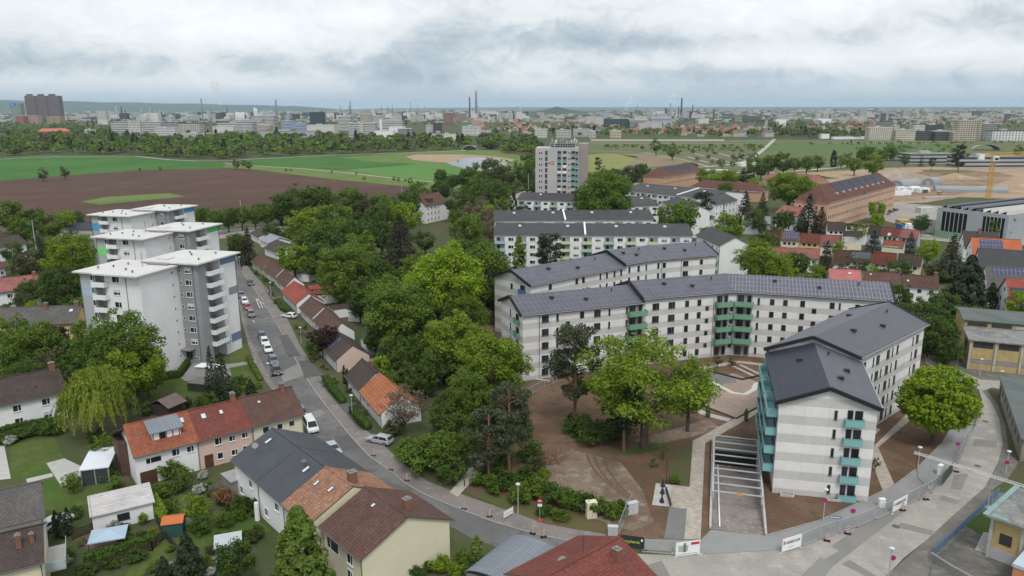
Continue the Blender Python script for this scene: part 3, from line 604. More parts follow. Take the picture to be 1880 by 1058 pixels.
def bent_block(label, F, D, segs, group='bent apartment blocks of the new estate', fronts=(), wz=(0.9, 3.7, 6.5, 9.3, 12.1), back=None):
    """F: front wall corners on the ground (building to the left); segs: per stretch (eave, ridge, front roof material, back roof material)"""
    O = F[0]; t = thing('apartment_building', label, 'apartment building', (O[0], O[1], 0), 0, group); n = len(F); F = [(p[0] - O[0], p[1] - O[1]) for p in F]; N_ = []
    dirs = [(Vector(F[i + 1]) - Vector(F[i])).normalized() for i in range(n - 1)]
    for i in range(n):
        d0 = dirs[max(i - 1, 0)]; d1 = dirs[min(i, n - 2)]; n0 = Vector((-d0.y, d0.x)); n1_ = Vector((-d1.y, d1.x)); m = (n0 + n1_).normalized(); N_.append(m / max(m.dot(n1_), .5))
    P = lambda i, s: (Vector(F[i]) + N_[i] * s); Bk = [P(i, D) if not back else Vector((back[i][0] - O[0], back[i][1] - O[1])) for i in range(n)]; Fr = [Vector(p) for p in F]
    Rd = [(Fr[i] + Bk[i]) / 2 for i in range(n)]
    wl = MB(); rfm = []; v3 = lambda p, z: (p[0], p[1], z)
    for i in range(n - 1):
        ze, zr, mf, mb = segs[i]; a, b_, c, d = Fr[i], Fr[i + 1], Bk[i + 1], Bk[i]
        wl.face([v3(a, -.4), v3(b_, -.4), v3(b_, ze), v3(a, ze)]); wl.face([v3(c, -.4), v3(d, -.4), v3(d, ze), v3(c, ze)])
        wl.face([v3(d, -.4), v3(a, -.4), v3(a, ze), v3(Rd[i], zr), v3(d, ze)]); wl.face([v3(b_, -.4), v3(c, -.4), v3(c, ze), v3(Rd[i + 1], zr), v3(b_, ze)])
    wl.build('wall', M_EST, t); rf = MB(); fa = MB(); mats = []; ov = .55; roofs = []
    for i in range(n - 1):
        ze, zr, mf, mb = segs[i]; u = dirs[i]; g0 = -u * (.5 if i == 0 or segs[i][0] != segs[i - 1][0] and segs[i][0] > segs[i - 1][0] else 0); g1 = u * (.5 if i == n - 2 or segs[i][0] != segs[i + 1][0] and segs[i][0] > segs[i + 1][0] else 0)
        k = ov / D * 2; q = (zr - ze) * k
        fa_, fb_ = Fr[i] + (Fr[i] - Rd[i]) * k + g0, Fr[i + 1] + (Fr[i + 1] - Rd[i + 1]) * k + g1; ba, bb = Bk[i] + (Bk[i] - Rd[i]) * k + g0, Bk[i + 1] + (Bk[i + 1] - Rd[i + 1]) * k + g1; ra, rb = Rd[i] + g0, Rd[i + 1] + g1; H = .36
        rf = MB(); rf.slab([v3(fa_, ze - q + H), v3(fb_, ze - q + H), v3(rb, zr + H), v3(ra, zr + H)], H - .01, 0, 2); rf.slab([v3(ra, zr + H), v3(rb, zr + H), v3(bb, ze - q + H), v3(ba, ze - q + H)], H - .01, 1, 2)
        r = rf.build('roof', [mf, mb, plain('black_fascia', (.018, .018, .02), .6, .1)], t); roofs.append(r)
        for e_, (q0, q1, q2) in ((0, (fa_, ra, ba)), (1, (fb_, rb, bb))):
            if (e_ == 0 and (i == 0 or segs[i - 1][0] < segs[i][0] - .1)) or (e_ == 1 and (i == n - 2 or segs[i + 1][0] < segs[i][0] - .1)):
                vb = MB(); vb.beam(v3(q0, ze - q + H - .12), v3(q1, zr + H - .12), .34, .55); vb.beam(v3(q1, zr + H - .12), v3(q2, ze - q + H - .12), .34, .55); vb.build('verge_board', MC['black_fascia'], r)
        gt = MB(); gt.beam(v3(fa_ - N_[i] * .07, ze - q + .22), v3(fb_ - N_[i] * .07, ze - q + .22), .14, .12); gt.build('gutter', M_STEEL, r)
        L = (rb - ra).length
        for tt, s_, kk in ((.3, -.32, 0), (.55, -.55, 0), (.8, -.25, 1), (.68, .4, 0)):
            p = ra.lerp(rb, tt) + (fa_ - ra) * (-s_ if s_ < 0 else 0) + (ba - ra) * (s_ if s_ > 0 else 0); z = zr + H - abs(s_) * (zr - ze + q)
            b = MB()
            if kk == 0: b.box(-.35, .35, -.4, .4, -.1, .42)
            else: b.tube([(0, 0, -.1), (0, 0, .5)], [.13, .13], 8); b.tube([(0, 0, .5), (0, 0, .58)], [.2, .2], 8)
            b.build('roof_vent', M_DARK, r, v3(p, z), math.atan2(u.y, u.x))
    A2 = lambda i, tt: Fr[i] + dirs[i] * tt
    for (i, tt, z, ww, hh, st) in fronts:
        p = A2(i, tt); window(t, p.x, p.y, z, math.atan2(dirs[i].y, dirs[i].x), ww, hh, M_FRD, st, True)
    return t, Fr, Bk, dirs, roofs
def balcony(t, p, ang, z, w_, d_, mat, h_=1.0, rail=True):
    b = MB(); b.box(-w_ / 2, w_ / 2, -d_, 0, 0, .18); b.box(-w_ / 2, w_ / 2, -d_ - .05, -d_, 0, h_); b.box(-w_ / 2 - .05, -w_ / 2, -d_ - .05, 0, 0, h_); b.box(w_ / 2, w_ / 2 + .05, -d_ - .05, 0, 0, h_)
    o = b.build('balcony', mat, t, (p[0], p[1], z), ang)
    if rail: r = MB(); r.beam((-w_ / 2 - .02, -d_ - .03, h_ + .1), (w_ / 2 + .02, -d_ - .03, h_ + .1), .05); r.beam((-w_ / 2 - .02, -d_ - .03, h_ + .1), (-w_ / 2 - .02, 0, h_ + .1), .05); r.beam((w_ / 2 + .02, -d_ - .03, h_ + .1), (w_ / 2 + .02, 0, h_ + .1), .05); r.build('railing', M_STEEL, o)
    return o
def loggia(t, p, ang, z, w_, h_, side=None):
    b = MB(); b.box(-w_ / 2, w_ / 2, -.01, .02, 0, h_); o = b.build('loggia', plain('loggia_shade_wall', (.30, .29, .28), .9, .05), t, (p[0], p[1], z), ang)  # flat panel on the wall; the recess's shade is put into its grey
    window(o, -w_ * .22, -.012, .08, 0, w_ * .4, h_ - .25, M_FRD, 'n', True, 'balcony_door'); window(o, w_ * .3, -.012, .08, 0, .85, h_ - .25, M_FRD, 'n', True, 'balcony_door')
WZ = (1.1, 3.9, 6.7, 9.5, 12.3)
def cols(i, spec):
    """spec rows (t, width, height, style, floors, dz)"""
    out = []
    for (tt, w_, h_, st, fl, dz) in spec:
        for f in fl: out.append((i, tt, WZ[f] - .45 + dz, w_, h_, st))
    return out
F5 = (0, 1, 2, 3, 4)
# front block
f0 = cols(0, [(4.9, 1.5, 1.45, 'n', F5, 0), (7.6, .5, 1.45, 's', F5, 0), (9.9, .95, 1.15, 'p', (0, 1, 2, 3), 1.35), (13.1, .95, 1.45, 'p', (4,), 0), (16.6, 1.5, 1.45, 'n', F5, 0), (19.4, .45, 1.45, 's', F5, 0), (23.5, .45, 1.45, 's', F5, 0)])
f1 = cols(1, [(2.7, 1.6, 1.45, 'n', F5, .15), (6.5, 1.6, 1.45, 'n', F5, .15), (10.2, .95, 1.45, 'p', F5, .15), (13.2, .95, 1.45, 'p', F5, .15), (15.2, .85, 1.05, 'p', (0, 1, 2, 3), 1.7)])
f2 = cols(2, [(5.4, .5, 1.45, 's', F5, .15), (8.2, .95, 1.35, 'p', F5, .2), (10.9, .95, 1.35, 'p', F5, .2), (14.4, 1.0, 1.4, 'p', F5, .2), (16.8, .95, 1.1, 'p', (0, 1, 2, 3), 1.7), (20.3, 1.0, 1.4, 'p', F5, .2), (21.8, .4, 1.4, 's', F5, .2), (25.3, 1.0, 1.3, 'p', F5, .2)])
T1, Fr1, Bk1, dr1, rf1 = bent_block('white and grey striped bent block with green balconies facing the courtyard', [(2.1, 146.3), (28.0, 156.1), (48.6, 162.6), (79.0, 153.8)], 12.4,
    [(13.8, 16.1, M_PVR, M_ROOFL), (14.6, 16.9, M_PVR, M_ROOFL), (14.601, 16.901, M_PVL, M_ROOFL)], fronts=f0 + f1 + f2)
for f in range(1, 5):
    z = WZ[f] - .9
    for (i, tt, w_, dz) in ((0, 25.6, 4.1, 0), (1, 18.9, 3.6, .2), (2, 2.4, 3.9, .2)):
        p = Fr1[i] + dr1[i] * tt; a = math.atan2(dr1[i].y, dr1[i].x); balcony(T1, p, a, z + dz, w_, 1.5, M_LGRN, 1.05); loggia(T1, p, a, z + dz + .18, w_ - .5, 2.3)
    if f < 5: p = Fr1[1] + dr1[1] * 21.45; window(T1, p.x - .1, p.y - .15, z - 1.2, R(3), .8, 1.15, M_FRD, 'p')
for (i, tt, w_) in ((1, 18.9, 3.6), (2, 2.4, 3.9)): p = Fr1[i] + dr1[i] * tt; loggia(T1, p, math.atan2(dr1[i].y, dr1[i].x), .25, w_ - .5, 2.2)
ga = math.atan2(Fr1[0].y - Bk1[0].y, Fr1[0].x - Bk1[0].x); gd = (Fr1[0] - Bk1[0]).normalized()
for f in range(5):
    p = Bk1[0] + gd * 9.6; window(T1, p.x, p.y, WZ[f] - .5, ga, 1.7, 1.6, M_FRD, 'n')
    if f: balcony(T1, p, ga, WZ[f] - .9, 2.2, .5, M_LGRN, 1.0, False)
    p = Bk1[0] + gd * 5.6; window(T1, p.x, p.y, WZ[f] - .5, ga, .5, 1.6, M_FRD, 's')
for (i, tt) in ((0, 3.6), (1, 16.8)):
    p = Fr1[i] + dr1[i] * tt; b = MB(); b.tube([(p.x, p.y, 13.6), (p.x, p.y, .1)], [.06, .06], 6); b.build('downpipe', M_FRD, T1).location = (dr1[i].y * .12, -dr1[i].x * .12, 0)
# rear block
f0 = cols(0, [(6.2, 1.0, 1.4, 'p', (4, 3), 0), (15.0, .9, 1.5, 'p', (4, 3), 0), (17.3, .9, 1.5, 'p', (4, 3), 0), (23.3, .55, 1.5, 's', (4, 3), 0), (25.7, .65, 1.5, 's', (4, 3), 0), (28.5, .65, 1.5, 's', (4, 3), 0), (31, .65, 1.5, 's', (4, 3), 0)])
f1 = cols(1, [(1.3, .7, 1.5, 's', (4, 3), .3), (4.5, .8, 1.5, 's', (4, 3), .3), (7.2, .5, 1.5, 's', (4, 3), .3)])
f2 = cols(2, [(.9, .7, 1.5, 's', (4, 3), .3), (2.7, 1.0, 1.4, 'p', (4, 3), .3), (9.4, 1.7, 1.4, 'n', (4, 3), .3), (14.4, 1.0, 1.4, 'p', (4, 3), .3)])
T0, Fr0, Bk0, dr0, rf0 = bent_block('striped bent block with blue balconies behind the green balcony block', [(4.3, 172.2), (29.4, 193.1), (38.2, 198.8), (56.0, 205.6)], 13.4,
    [(13.8, 16.2, M_PVR, M_ROOFL), (14.5, 16.9, M_PVR, M_ROOFL), (14.501, 16.901, M_PVR, M_ROOFL)], fronts=f0 + f1 + f2)
ga = math.atan2(Fr0[0].y - Bk0[0].y, Fr0[0].x - Bk0[0].x); gd = (Fr0[0] - Bk0[0]).normalized()
for f in (2, 3, 4):
    p = Bk0[0] + gd * 10.6; window(T0, p.x, p.y, WZ[f] - .5, ga, 1.7, 1.6, M_FRD, 'n'); balcony(T0, p, ga, WZ[f] - .9, 2.2, .5, M_BLUP, 1.0, False)
    p = Bk0[0] + gd * 6.6; window(T0, p.x, p.y, WZ[f] - .5, ga, .8, 1.4, M_FRD, 'p')
for (i, tt) in ((2, 1.9), (2, 8.0)):
    p = Fr0[i] + dr0[i] * tt; b = MB(); b.tube([(p.x, p.y, 14), (p.x, p.y, .1)], [.06, .06], 6); b.build('downpipe', M_FRD, T0).location = (dr0[i].y * .12, -dr0[i].x * .12, 0)
# side block with the teal balconies
RP = [(49.8, 97.2), (55.6, 116.4), (76.2, 135.4)]; LP = [(37.3, 99.9), (42.7, 121.0), (66.9, 145.4)]
sp = []
for tt, w_, st, fl in ((2.6, .9, 'n', (1, 2, 3, 4)), (6.0, .45, 's', F5), (7.8, 1.3, 'n', F5), (9.6, .45, 's', (1, 2, 3)), (12.0, 1.2, 'n', F5), (13.9, .45, 's', F5), (16.0, .8, 'n', F5), (23.0, .45, 's', F5), (25.0, 1.2, 'n', F5)): sp.append((tt, w_, 1.6, st, fl, 0))
s0 = [(q[0] * .74, q[1], q[2], q[3], (1, 2, 3, 4), q[5]) for q in sp[:7]]
T2, Fr2, Bk2, dr2, rf2 = bent_block('striped block with teal balconies between the garage ramp and the curved road', RP, 12.6, [(13.9, 16.3, M_ROOFL, M_PVD), (14.8, 17.4, M_ROOFL, M_PVR)], back=LP, fronts=cols(0, s0) + cols(1, sp))
ga = math.atan2(Fr2[0].y - Bk2[0].y, Fr2[0].x - Bk2[0].x); gd = (Fr2[0] - Bk2[0]).normalized()
for f in range(5):
    z = WZ[f] - .75 if f else .3
    p = Bk2[0] + gd * 9.9; balcony(T2, p, ga, WZ[f] - 1.05 if f else -.1, 2.35, .75, M_TEAL, 1.0); p1 = Bk2[0] + gd * 9.35; p2 = Bk2[0] + gd * 10.45
    window(T2, p1.x, p1.y, WZ[f] - .85, ga, .75, 2.0, M_FRD, 's', True, 'balcony_door'); window(T2, p2.x, p2.y, WZ[f] - .85, ga, 1.05, 2.0, M_FRD, 'p', True, 'balcony_door')
    p = Bk2[0] + gd * 7.5; window(T2, p.x, p.y, WZ[f] - .4, ga, .42, 1.35, M_FRD, 's')
bd = (Bk2[0] - Bk2[1]).normalized(); ba_ = math.atan2(bd.y, bd.x); Lb = (Bk2[0] - Bk2[1]).length
for f in range(1, 5):
    for k in range(3):
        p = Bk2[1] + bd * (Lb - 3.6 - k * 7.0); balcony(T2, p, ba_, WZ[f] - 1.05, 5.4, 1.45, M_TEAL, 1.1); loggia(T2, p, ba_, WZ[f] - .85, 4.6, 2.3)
for f in range(1, 5):
    d_ = (Bk2[1] - Bk2[2]).normalized(); p = Bk2[1] - d_ * 4; balcony(T2, p, math.atan2(d_.y, d_.x), WZ[f] - 1.05, 5, 1.4, M_TEAL, 1.1)
for k in (1.0, 7.2):
    p = Bk2[0] + gd * k; b = MB(); b.box(0, 1.9, -.9, -.75, -.1, .35); b.box(0, .15, -.75, 0, -.1, .35); b.box(1.75, 1.9, -.75, 0, -.1, .35); b.build('light_well', M_CONC, T2, (p.x, p.y, 0), ga)
b = MB(); b.tube([(0, 0, 13.4), (0, 0, .1)], [.06, .06], 6); p = Fr2[1] + dr2[1] * 1.6; b.build('downpipe', M_FRD, T2, (p.x + .08, p.y - .09, 0))

# ------------------------------------------------------------------ white tower blocks on the left
def M_acc(n, c): return plain(n, c, .7, .04)
def towers(label, O, ang, acc, acc2, number=None, ent=True):
    t = thing('tower_block', label, 'apartment tower', (O[0], O[1], 0), R(ang), 'white tower blocks beside the street'); H = 21.6
    w = MB(); w.box(0, 3.8, 0, 11.5, -.4, H, 1); w.box(3.8, 6.2, 1.3, 11.5, -.4, H, 2); w.box(6.2, 14.8, 0, 11.5, -.4, H, 0); w.box(3.8, 14.8, 11.5, 14, -.4, H, 0)
    w.build('wall', [M_RENDER, M_MGREY, plain('recess_grey', (.34, .345, .355), .85, .05)], t)
    w = MB(); w.box(7, 19.8, 11, 13.8, -.4, H + .4, 0); w.box(7, 17.6, 13.8, 18.2, -.4, H + .4, 0); w.box(7, 19.8, 18.2, 23.8, -.4, H + .4, 1); w.build('wall', [M_GREYR, M_RENDER], t)
    w.v = w.f = w.m = None
    # the white pier colour on the right wing's side
    pc = MB(); pc.box(19.802, 19.83, 18.2, 23.8, -.4, H + .4); pc.build('white_pier', M_RENDER, t)
    r = MB(); r.slab([(-.9, -.9, H + .32), (4.6, -.9, H + .32), (4.6, -1.5, H + .32), (15.6, -1.5, H + .32), (15.6, 10.2, H + .32), (15.6, 12.4, H + .32), (-.9, 12.4, H + .32)], .3, 0); R1 = r.build('roof', M_WROOF, t)
    r = MB(); r.slab([(6.2, 10.0, H + .85), (20.8, 10.0, H + .85), (20.8, 24.7, H + .85), (13, 24.7, H + .85), (6.2, 23.6, H + .85)], .3, 0); R2 = r.build('roof', M_WROOF, t)
    u = MB(); u.box(9, 11.5, 12, 14.5, H + .86, H + 1.15); u.build('roof_hatch', M_WROOF, R2)
    u = MB(); u.box(8.9, 13.9, 9.0, 10.0, H + .34, H + .6); u.build('roof_hatch', M_DCONC, R1)
    for (x, y, rr, z) in ((2, 3, R1, H + .32), (5, 8, R1, H + .32), (9, 3, R1, H + .32), (12, 1.5, R1, H + .32), (4, 5, R1, H + .32), (13, 18, R2, H + .85), (18, 14, R2, H + .85), (17, 21, R2, H + .85), (11, 20, R2, H + .85)):
        b = MB(); b.tube([(0, 0, 0), (0, 0, .35)], [.12, .12], 8); b.box(-.22, .22, -.22, .22, .35, .42); b.build('roof_vent', M_DARK, rr, (x, y, z))
    b = MB(); b.tube([(0, 0, 0), (0, 0, 3.2)], [.04, .03], 6); b.box(-.5, .5, -.02, .02, 2.6, 2.64); b.box(-.3, .3, -.02, .02, 2.0, 2.04); b.build('aerial', M_DARK, R1, (9.6, 7.0, H + .32))
    for f in range(8):
        z = 1.1 + 2.62 * f + .55
        window(t, 3.2, -.0, z, 0, 1.1, 1.25, M_WHITE, 'n'); window(t, 9.0, 0, z, 0, 1.75, 1.25, M_WHITE, 'b' if f in (6, 2) else 'n'); window(t, 5.1, 1.3, z, 0, .9, 1.2, M_WHITE, 'n')
        bz = z - .95
        b = MB(); b.box(3.9, 7.0, -1.1, 1.28, bz, bz + .18); b.box(3.86, 7.04, -1.16, -1.1, bz, bz + 1.05); b.box(3.86, 3.92, -1.1, -.02, bz, bz + 1.05); b.box(6.98, 7.04, -1.1, -.02, bz, bz + 1.05); o = b.build('balcony', M_WHITE, t)
        if f % 2: q = MB(); q.box(4.1, 5.2, -.9, -.4, bz + .18, bz + 1.15); q.box(5.6, 6.1, -1.0, -.7, bz + .18, bz + 1.3); q.build('balcony_plants', plain('balcony_clutter', (.10, .09, .07), .9, .4), o)
        window(t, 14.8, 9.2, z + .2, R(90), .5, .6, M_WHITE, 'p')
        if f: window(t, 17.3, 11, z + .1, 0, 1.6, 1.2, M_WHITE, 'b' if f in (1, 4, 7) else 'n'); window(t, 14.95, 11, z + .1, 0, .95, .8, M_WHITE, 'p') if False else window(t, 15.35, 11, z + .2, 0, .6, .75, M_WHITE, 'p'); window(t, 14.95 if False else 15.35 - .85, 11, z + .2, 0, .6, .75, M_WHITE, 'p') if False else None
        if f:
            b = MB(); bz = z - .85; b.box(17.62, 20.9, 13.5, 18.1, bz, bz + .18); b.box(20.9, 20.96, 13.5, 18.1, bz, bz + 1.05); b.box(19.84, 20.9, 13.44, 13.5, bz, bz + 1.05); b.box(19.84, 20.9, 18.1, 18.16, bz, bz + 1.05); o = b.build('balcony', M_WHITE, t)
            window(o, 17.62, 15.4, bz + .2, R(90), 1.7, 2.0, M_FRD, 'n', True, 'balcony_door')
            q = MB(); q.box(20.0, 20.5, 14.2, 15.2, bz + .18, bz + 1.1); q.build('balcony_clutter', MC['balcony_clutter'], o)
    window(t, 17.3, 11, 1.0, 0, 1.6, .5, M_WHITE, 'p')
    p = MB(); p.box(0, 3.7, -.012, .0, H * .84 - 1.35, H * .84 + 1.0); p.build('colour_band', acc2, t) if acc2 else None
    p = MB(); p.box(19.835, 19.85, 18.4, 23.7, H - 1.1, H + .3); p.build('colour_band', acc, t)
    p = MB(); p.box(19.835, 19.85, 20.6, 23.7, 13.2, 14.9); p.build('colour_band', plain('grey_band', (.25, .26, .28), .8, .05), t)
    p = MB(); p.box(19.835, 19.85, 18.6, 23.7, 2.3, 4.2); nb = p.build('colour_band', acc, t)
    if number:
        c = bpy.data.curves.new('house_number', 'FONT'); c.body = number; c.size = 2.9; c.extrude = .02; c.align_x = 'CENTER'; tmp = bpy.data.objects.new('tmp', c); COL.objects.link(tmp); dg = bpy.context.evaluated_depsgraph_get()
        me = bpy.data.meshes.new_from_object(tmp.evaluated_get(dg)); bpy.data.objects.remove(tmp); me.materials.clear(); me.materials.append(M_WHITE); o = link('house_number', me, nb, (19.87, 19.5, 2.25)); o.rotation_euler = (R(90), 0, R(90))
    for (x, y) in ((.08, -.07), (11.5, -.07), (18.6, 10.93), (19.9, 23.6)): b = MB(); b.tube([(x, y, H), (x, y, .1)], [.06, .06], 6); b.build('downpipe', M_FRD, t)
    if ent:
        b = MB(); b.box(14.9, 17.4, 9.2, 10.98, 3.3, 3.5); b.build('canopy', M_DCONC, t); d = MB(); d.box(14.95, 16.4, 10.9, 10.99, .9, 3.2); d.build('door', M_DARK, t)
    return t
BL = M_acc('steel_blue_panel', (.16, .21, .36)); PB = M_acc('pale_blue_band', (.40, .48, .60)); LG = M_acc('leaf_green_panel', (.10, .46, .13)); SB = M_acc('sky_blue_panel', (.09, .33, .55))
LGB = M_acc('light_green_band', (.22, .62, .22))
towers('nearest white tower block with steel blue bands and a big figure on its pier', (-88.4, 152.3), -16.5, BL, PB, '8')
towers('middle white tower block with bright green bands', (-108.0, 195.6), -14, LG, LGB)
towers('farthest white tower block with sky blue bands', (-132.2, 238.3), -15, SB, SB)
# ------------------------------------------------------------------ the houses of the foreground
M_DOOR = plain('brown_door', (.09, .045, .03), .6, .1)
def along(A, B, t0, t1):
    L = math.dist(A, B); f = lambda t: (A[0] + (B[0] - A[0]) * t / L, A[1] + (B[1] - A[1]) * t / L); return f(t0), f(t1)
A, B = (-55.0, 102.3), (-34.9, 117.7)
a, b = along(A, B, 0, 8.9)
h1, h1r, _ = house('terraced_house', 'white terraced house with orange tiles and a wide zinc dormer', 'house', a, b, 9.2, 5.0, 8.0, M_RENDER, T_ORANGE, 'row of red, pink and cream terraced houses', ov=.5, ovg=.25,
    wins=[('f', 2.5, 3.1, 2.2, .95, 'p'), ('f', 5.6, 3.3, 1.1, 1.15), ('f', 7.7, 3.3, 1.1, 1.0), ('f', 4.1, .8, 1.15, 1.15), ('l', 3.0, 3.3, .5, .8)], doors=[('f', 1.6, 2.3, 2.1, M_DOOR)], sky=[(7.6, -1.3, .8, 1.0)])
d = MB(); d.box(2.9, 6.9, 1.3, 3.8, 5.55, 7.45); dm = d.build('dormer', M_WHITE, h1)
d = MB(); d.slab([(2.5, .75, 7.35), (7.3, .75, 7.35), (7.3, 4.3, 8.25), (2.5, 4.3, 8.25)], .12); d.build('dormer_roof', tiles('zinc_sheet', (.20, .22, .25), (.17, .19, .22), (.10, .11, .13), .45, 60, .08, .45, stain=.05, off=0), dm)
for k in range(5): d = MB(); d.box(3.0 + k * .93 - .06, 3.0 + k * .93 + .06, 1.25, 1.298, 5.6, 7.4); d.build('frame_post', plain('dark_red_paint', (.20, .03, .03), .6, .1), dm)
window(dm, 4.35, 1.296, 5.75, 0, .8, 1.5, M_FRD, 's'); d = MB(); d.box(2.6, 7.2, .55, 1.24, 5.35, 5.5); d.build('balcony_ledge', M_MGREY, dm)
d = MB(); d.slab([(-1.6, 4.6, 7.7), (.1, 4.6, 7.75), (.1, 9.4, 5.2), (-1.6, 9.4, 5.2)], .16); d.box(-1.2, .0, 4.7, 9.0, -.3, 5.3); d.build('annex', [T_BROWN], h1)
a, b = along(A, B, 8.95, 17.3)
house('terraced_house', 'pink terraced house with red tiles between the white and cream houses', 'house', a, b, 9.2, 5.05, 8.05, M_PINK, T_RED, 'row of red, pink and cream terraced houses', ov=.5, ovg=.02,
    wins=[('f', 2.9, 3.3, 1.1, 1.2), ('f', 5.0, 3.3, 1.0, .95), ('f', 7.0, 3.3, 1.0, .95), ('f', 3.0, .9, .9, 1.1), ('f', 5.2, .9, 1.0, 1.0), ('f', 7.0, 1.0, 1.0, 1.0)], doors=[('f', 1.3, 1.3, 2.1, M_DOOR)], chim=[(7.0, .0, 1.2, .7, .9)], sky=[(1.9, -1.5), (4.6, -1.5, .6, .8)])
a, b = along(A, B, 17.35, 25.6)
house('terraced_house', 'cream terraced house with brown tiles at the street end of its row', 'house', a, b, 9.2, 5.15, 8.15, M_CREAM, T_BROWN, 'row of red, pink and cream terraced houses', ov=.5, ovg=.25,
    wins=[('f', 2.0, 3.2, 1.1, 1.1, 'p'), ('f', 4.3, 3.2, 1.0, 1.0, 'p'), ('f', 6.3, 3.2, 1.0, 1.0, 'p'), ('f', 3.4, .8, 1.1, 1.0), ('f', 6.4, .8, 1.0, 1.0)], chim=[(6.6, -.4, 1.3, .7, .9)], sky=[(2.3, -1.4, .5, .5)])
# grey / orange / brown row
A, B = (-39.6, 100.0), (-24.3, 82.5); g2 = 'row of grey, salmon and brown gabled houses beside the street'
g2A, g2B = A, B
a, b = along(A, B, 0, 8.2)
house('terraced_house', 'white terraced house under matt anthracite tiles with a satellite dish on the gable', 'house', a, b, 12, 5.5, 8.3, M_RENDER, T_ANTH, g2, wins=[('f', 2, .9, 1.2, 1.2), ('f', 5.5, 3.2, 1.2, 1.1)], doors=[('f', 6.8, 1.2, 2.1, M_DOOR)], sky=[(2.2, -1.7, .6, 1.1)])
a, b = along(A, B, 8.25, 16.0)
house('terraced_house', 'white terraced house under anthracite tiles with a small red flue', 'house', a, b, 12, 5.45, 8.25, M_RENDER, T_ANTH, g2, ovg=.02, wins=[('f', 2, .9, 1.2, 1.2), ('f', 5.5, 3.2, 1.2, 1.1)], sky=[(5.6, -1.7, .6, 1.1)], chim=[(4.4, -1.4, .5, .45, .45)])
a, b = along(A, B, 16.05, 23.2)
house('terraced_house', 'cream terraced house with speckled salmon and grey tiles', 'house', a, b, 12, 5.4, 8.2, M_CREAM, T_SALMON, g2, ovg=.05, wins=[('f', 2, .9, 1.3, 1.2), ('f', 5.0, 3.2, 1.2, 1.1)], sky=[(1.7, -2.2, .5, .9), (4.7, -1.8, .5, .9)], chim=[(5.4, .9, 1.4, .9, 1.0)])
fl = MB(); fl.tube([(0, 0, -.6), (0, 0, 1.1)], [.13, .13], 8)
house('terraced_house', 'cream end house with dark brown tiles and a windowless gable wall', 'house', (-22.7, 82.3), (-16.8, 75.6), 12.1, 5.4, 8.1, M_CREAM, T_BROWN, g2, ov=.5, ovg=.35, wins=[('f', 2.2, 3.0, 2.8, 1.9, 'p'), ('f', 6.2, 3.2, 1.3, 1.3), ('f', 6, .6, 1.2, 1.8)], sky=[(3.6, -1.2, .5, .6)], chim=[(6.6, 1.6, 1.3, .8, .9)])
# single-storey cottages along the right pavement
gc = 'single-storey cottages stepping down the street'
def cott(lab, a, b, r, roof, wall=M_RENDER, zr=5.0, ze=2.7, ext=None, **k):
    t, rf, L = house_px('cottage', lab, 'house', a, b, ze, zr, wall, roof, rpx=r, group=gc, ov=.5, ovg=.05, wins=[('f', 1.7, .9, 1.2, 1.2), ('f', 4.6, .9, 1.2, 1.2)], **k); return t, rf, L
cott('dark brown roofed cottage farthest up the street, next to the conifer', (460, 479.5), (479.5, 493), (479.5, 465), T_BROWN, plain('pale_yellow_render', (.62, .58, .36), .85, .05))
cott('brown cottage with a strip of pale yellow gable on its uphill side', (481, 494), (503, 509), (501, 480), T_BROWN)
cott('brown cottage right above the bright red cottage roof', (504, 511), (522, 526.5), (525, 497), T_BROWN)
t, rf, L = cott('cottage with the bright red roof and a red rear wing', (515.5, 534), (541, 559.5), (542, 518), T_PINKT if False else tiles('bright_red_tiles', (.36, .085, .055), (.30, .07, .045), (.12, .035, .025), .32, .34, stain=.2))
M_BRT = MC['bright_red_tiles']
for (x, yy, roof, nm) in ((1.0, 13.5, M_BRT, 'wing'), (7.5, 13.5, T_RED, 'wing')):
    d = MB(); d.box(x, x + 3.6, 7.2, yy, -.1, 2.6); d.slab([(x - .2, 6.6, 3.2), (x + 1.8, 6.6, 3.9), (x + 1.8, yy + .3, 3.9), (x - .2, yy + .3, 2.7)], .14, 1); d.slab([(x + 1.8, 6.6, 3.9), (x + 3.8, 6.6, 3.2), (x + 3.8, yy + .3, 2.7), (x + 1.8, yy + .3, 3.9)], .14, 1); d.build(nm, [M_RENDER, roof], t)
t, rf, L = cott('brown cottage directly below the bright red one, grey wing behind', (548, 564), (570.6, 585), (572.7, 546), T_BROWN)
d = MB(); d.box(3, 6.6, 7.2, 14, -.1, 2.5); d.box(2.8, 6.8, 7.0, 14.3, 2.5, 2.7, 1); d.build('wing', [M_RENDER, T_DKBR], t)
cott('brown cottage with a pale grey gable above the purple tree', (573, 587), (603, 616), (603, 572), T_BROWN, chim=[(1.5, .5, .8, .5, .5)])
t, rf, L = cott('cottage with solar panels on brown tiles and a pink gable', (584, 631.5), (614, 663), (621, 611), T_DKBR, zr=5.2, wallr=M_PINK, pv=[(1.0, 5.2, -2.3, -.4), (3.6, 6.6, -3.4, -.4)])
d = MB(); d.box(1, 6, 9, 16, -.1, 2.6); d.box(.8, 6.2, 9, 16.2, 2.6, 2.8, 1); d.build('wing', [M_RENDER, T_GREYT], t)
t, rf, L = cott('low brown roofed cottage with a brick chimney next to the orange one', (632, 688), (657, 717), (666, 660), T_DKBR, zr=5.3, chim=[(3.4, .9, 1.1, .7, .7)])
cott('cottage with the ribbed orange metal roof behind a bare tree', (657.5, 717.5), (695, 762), (701, 691), T_COPPER, zr=5.3)
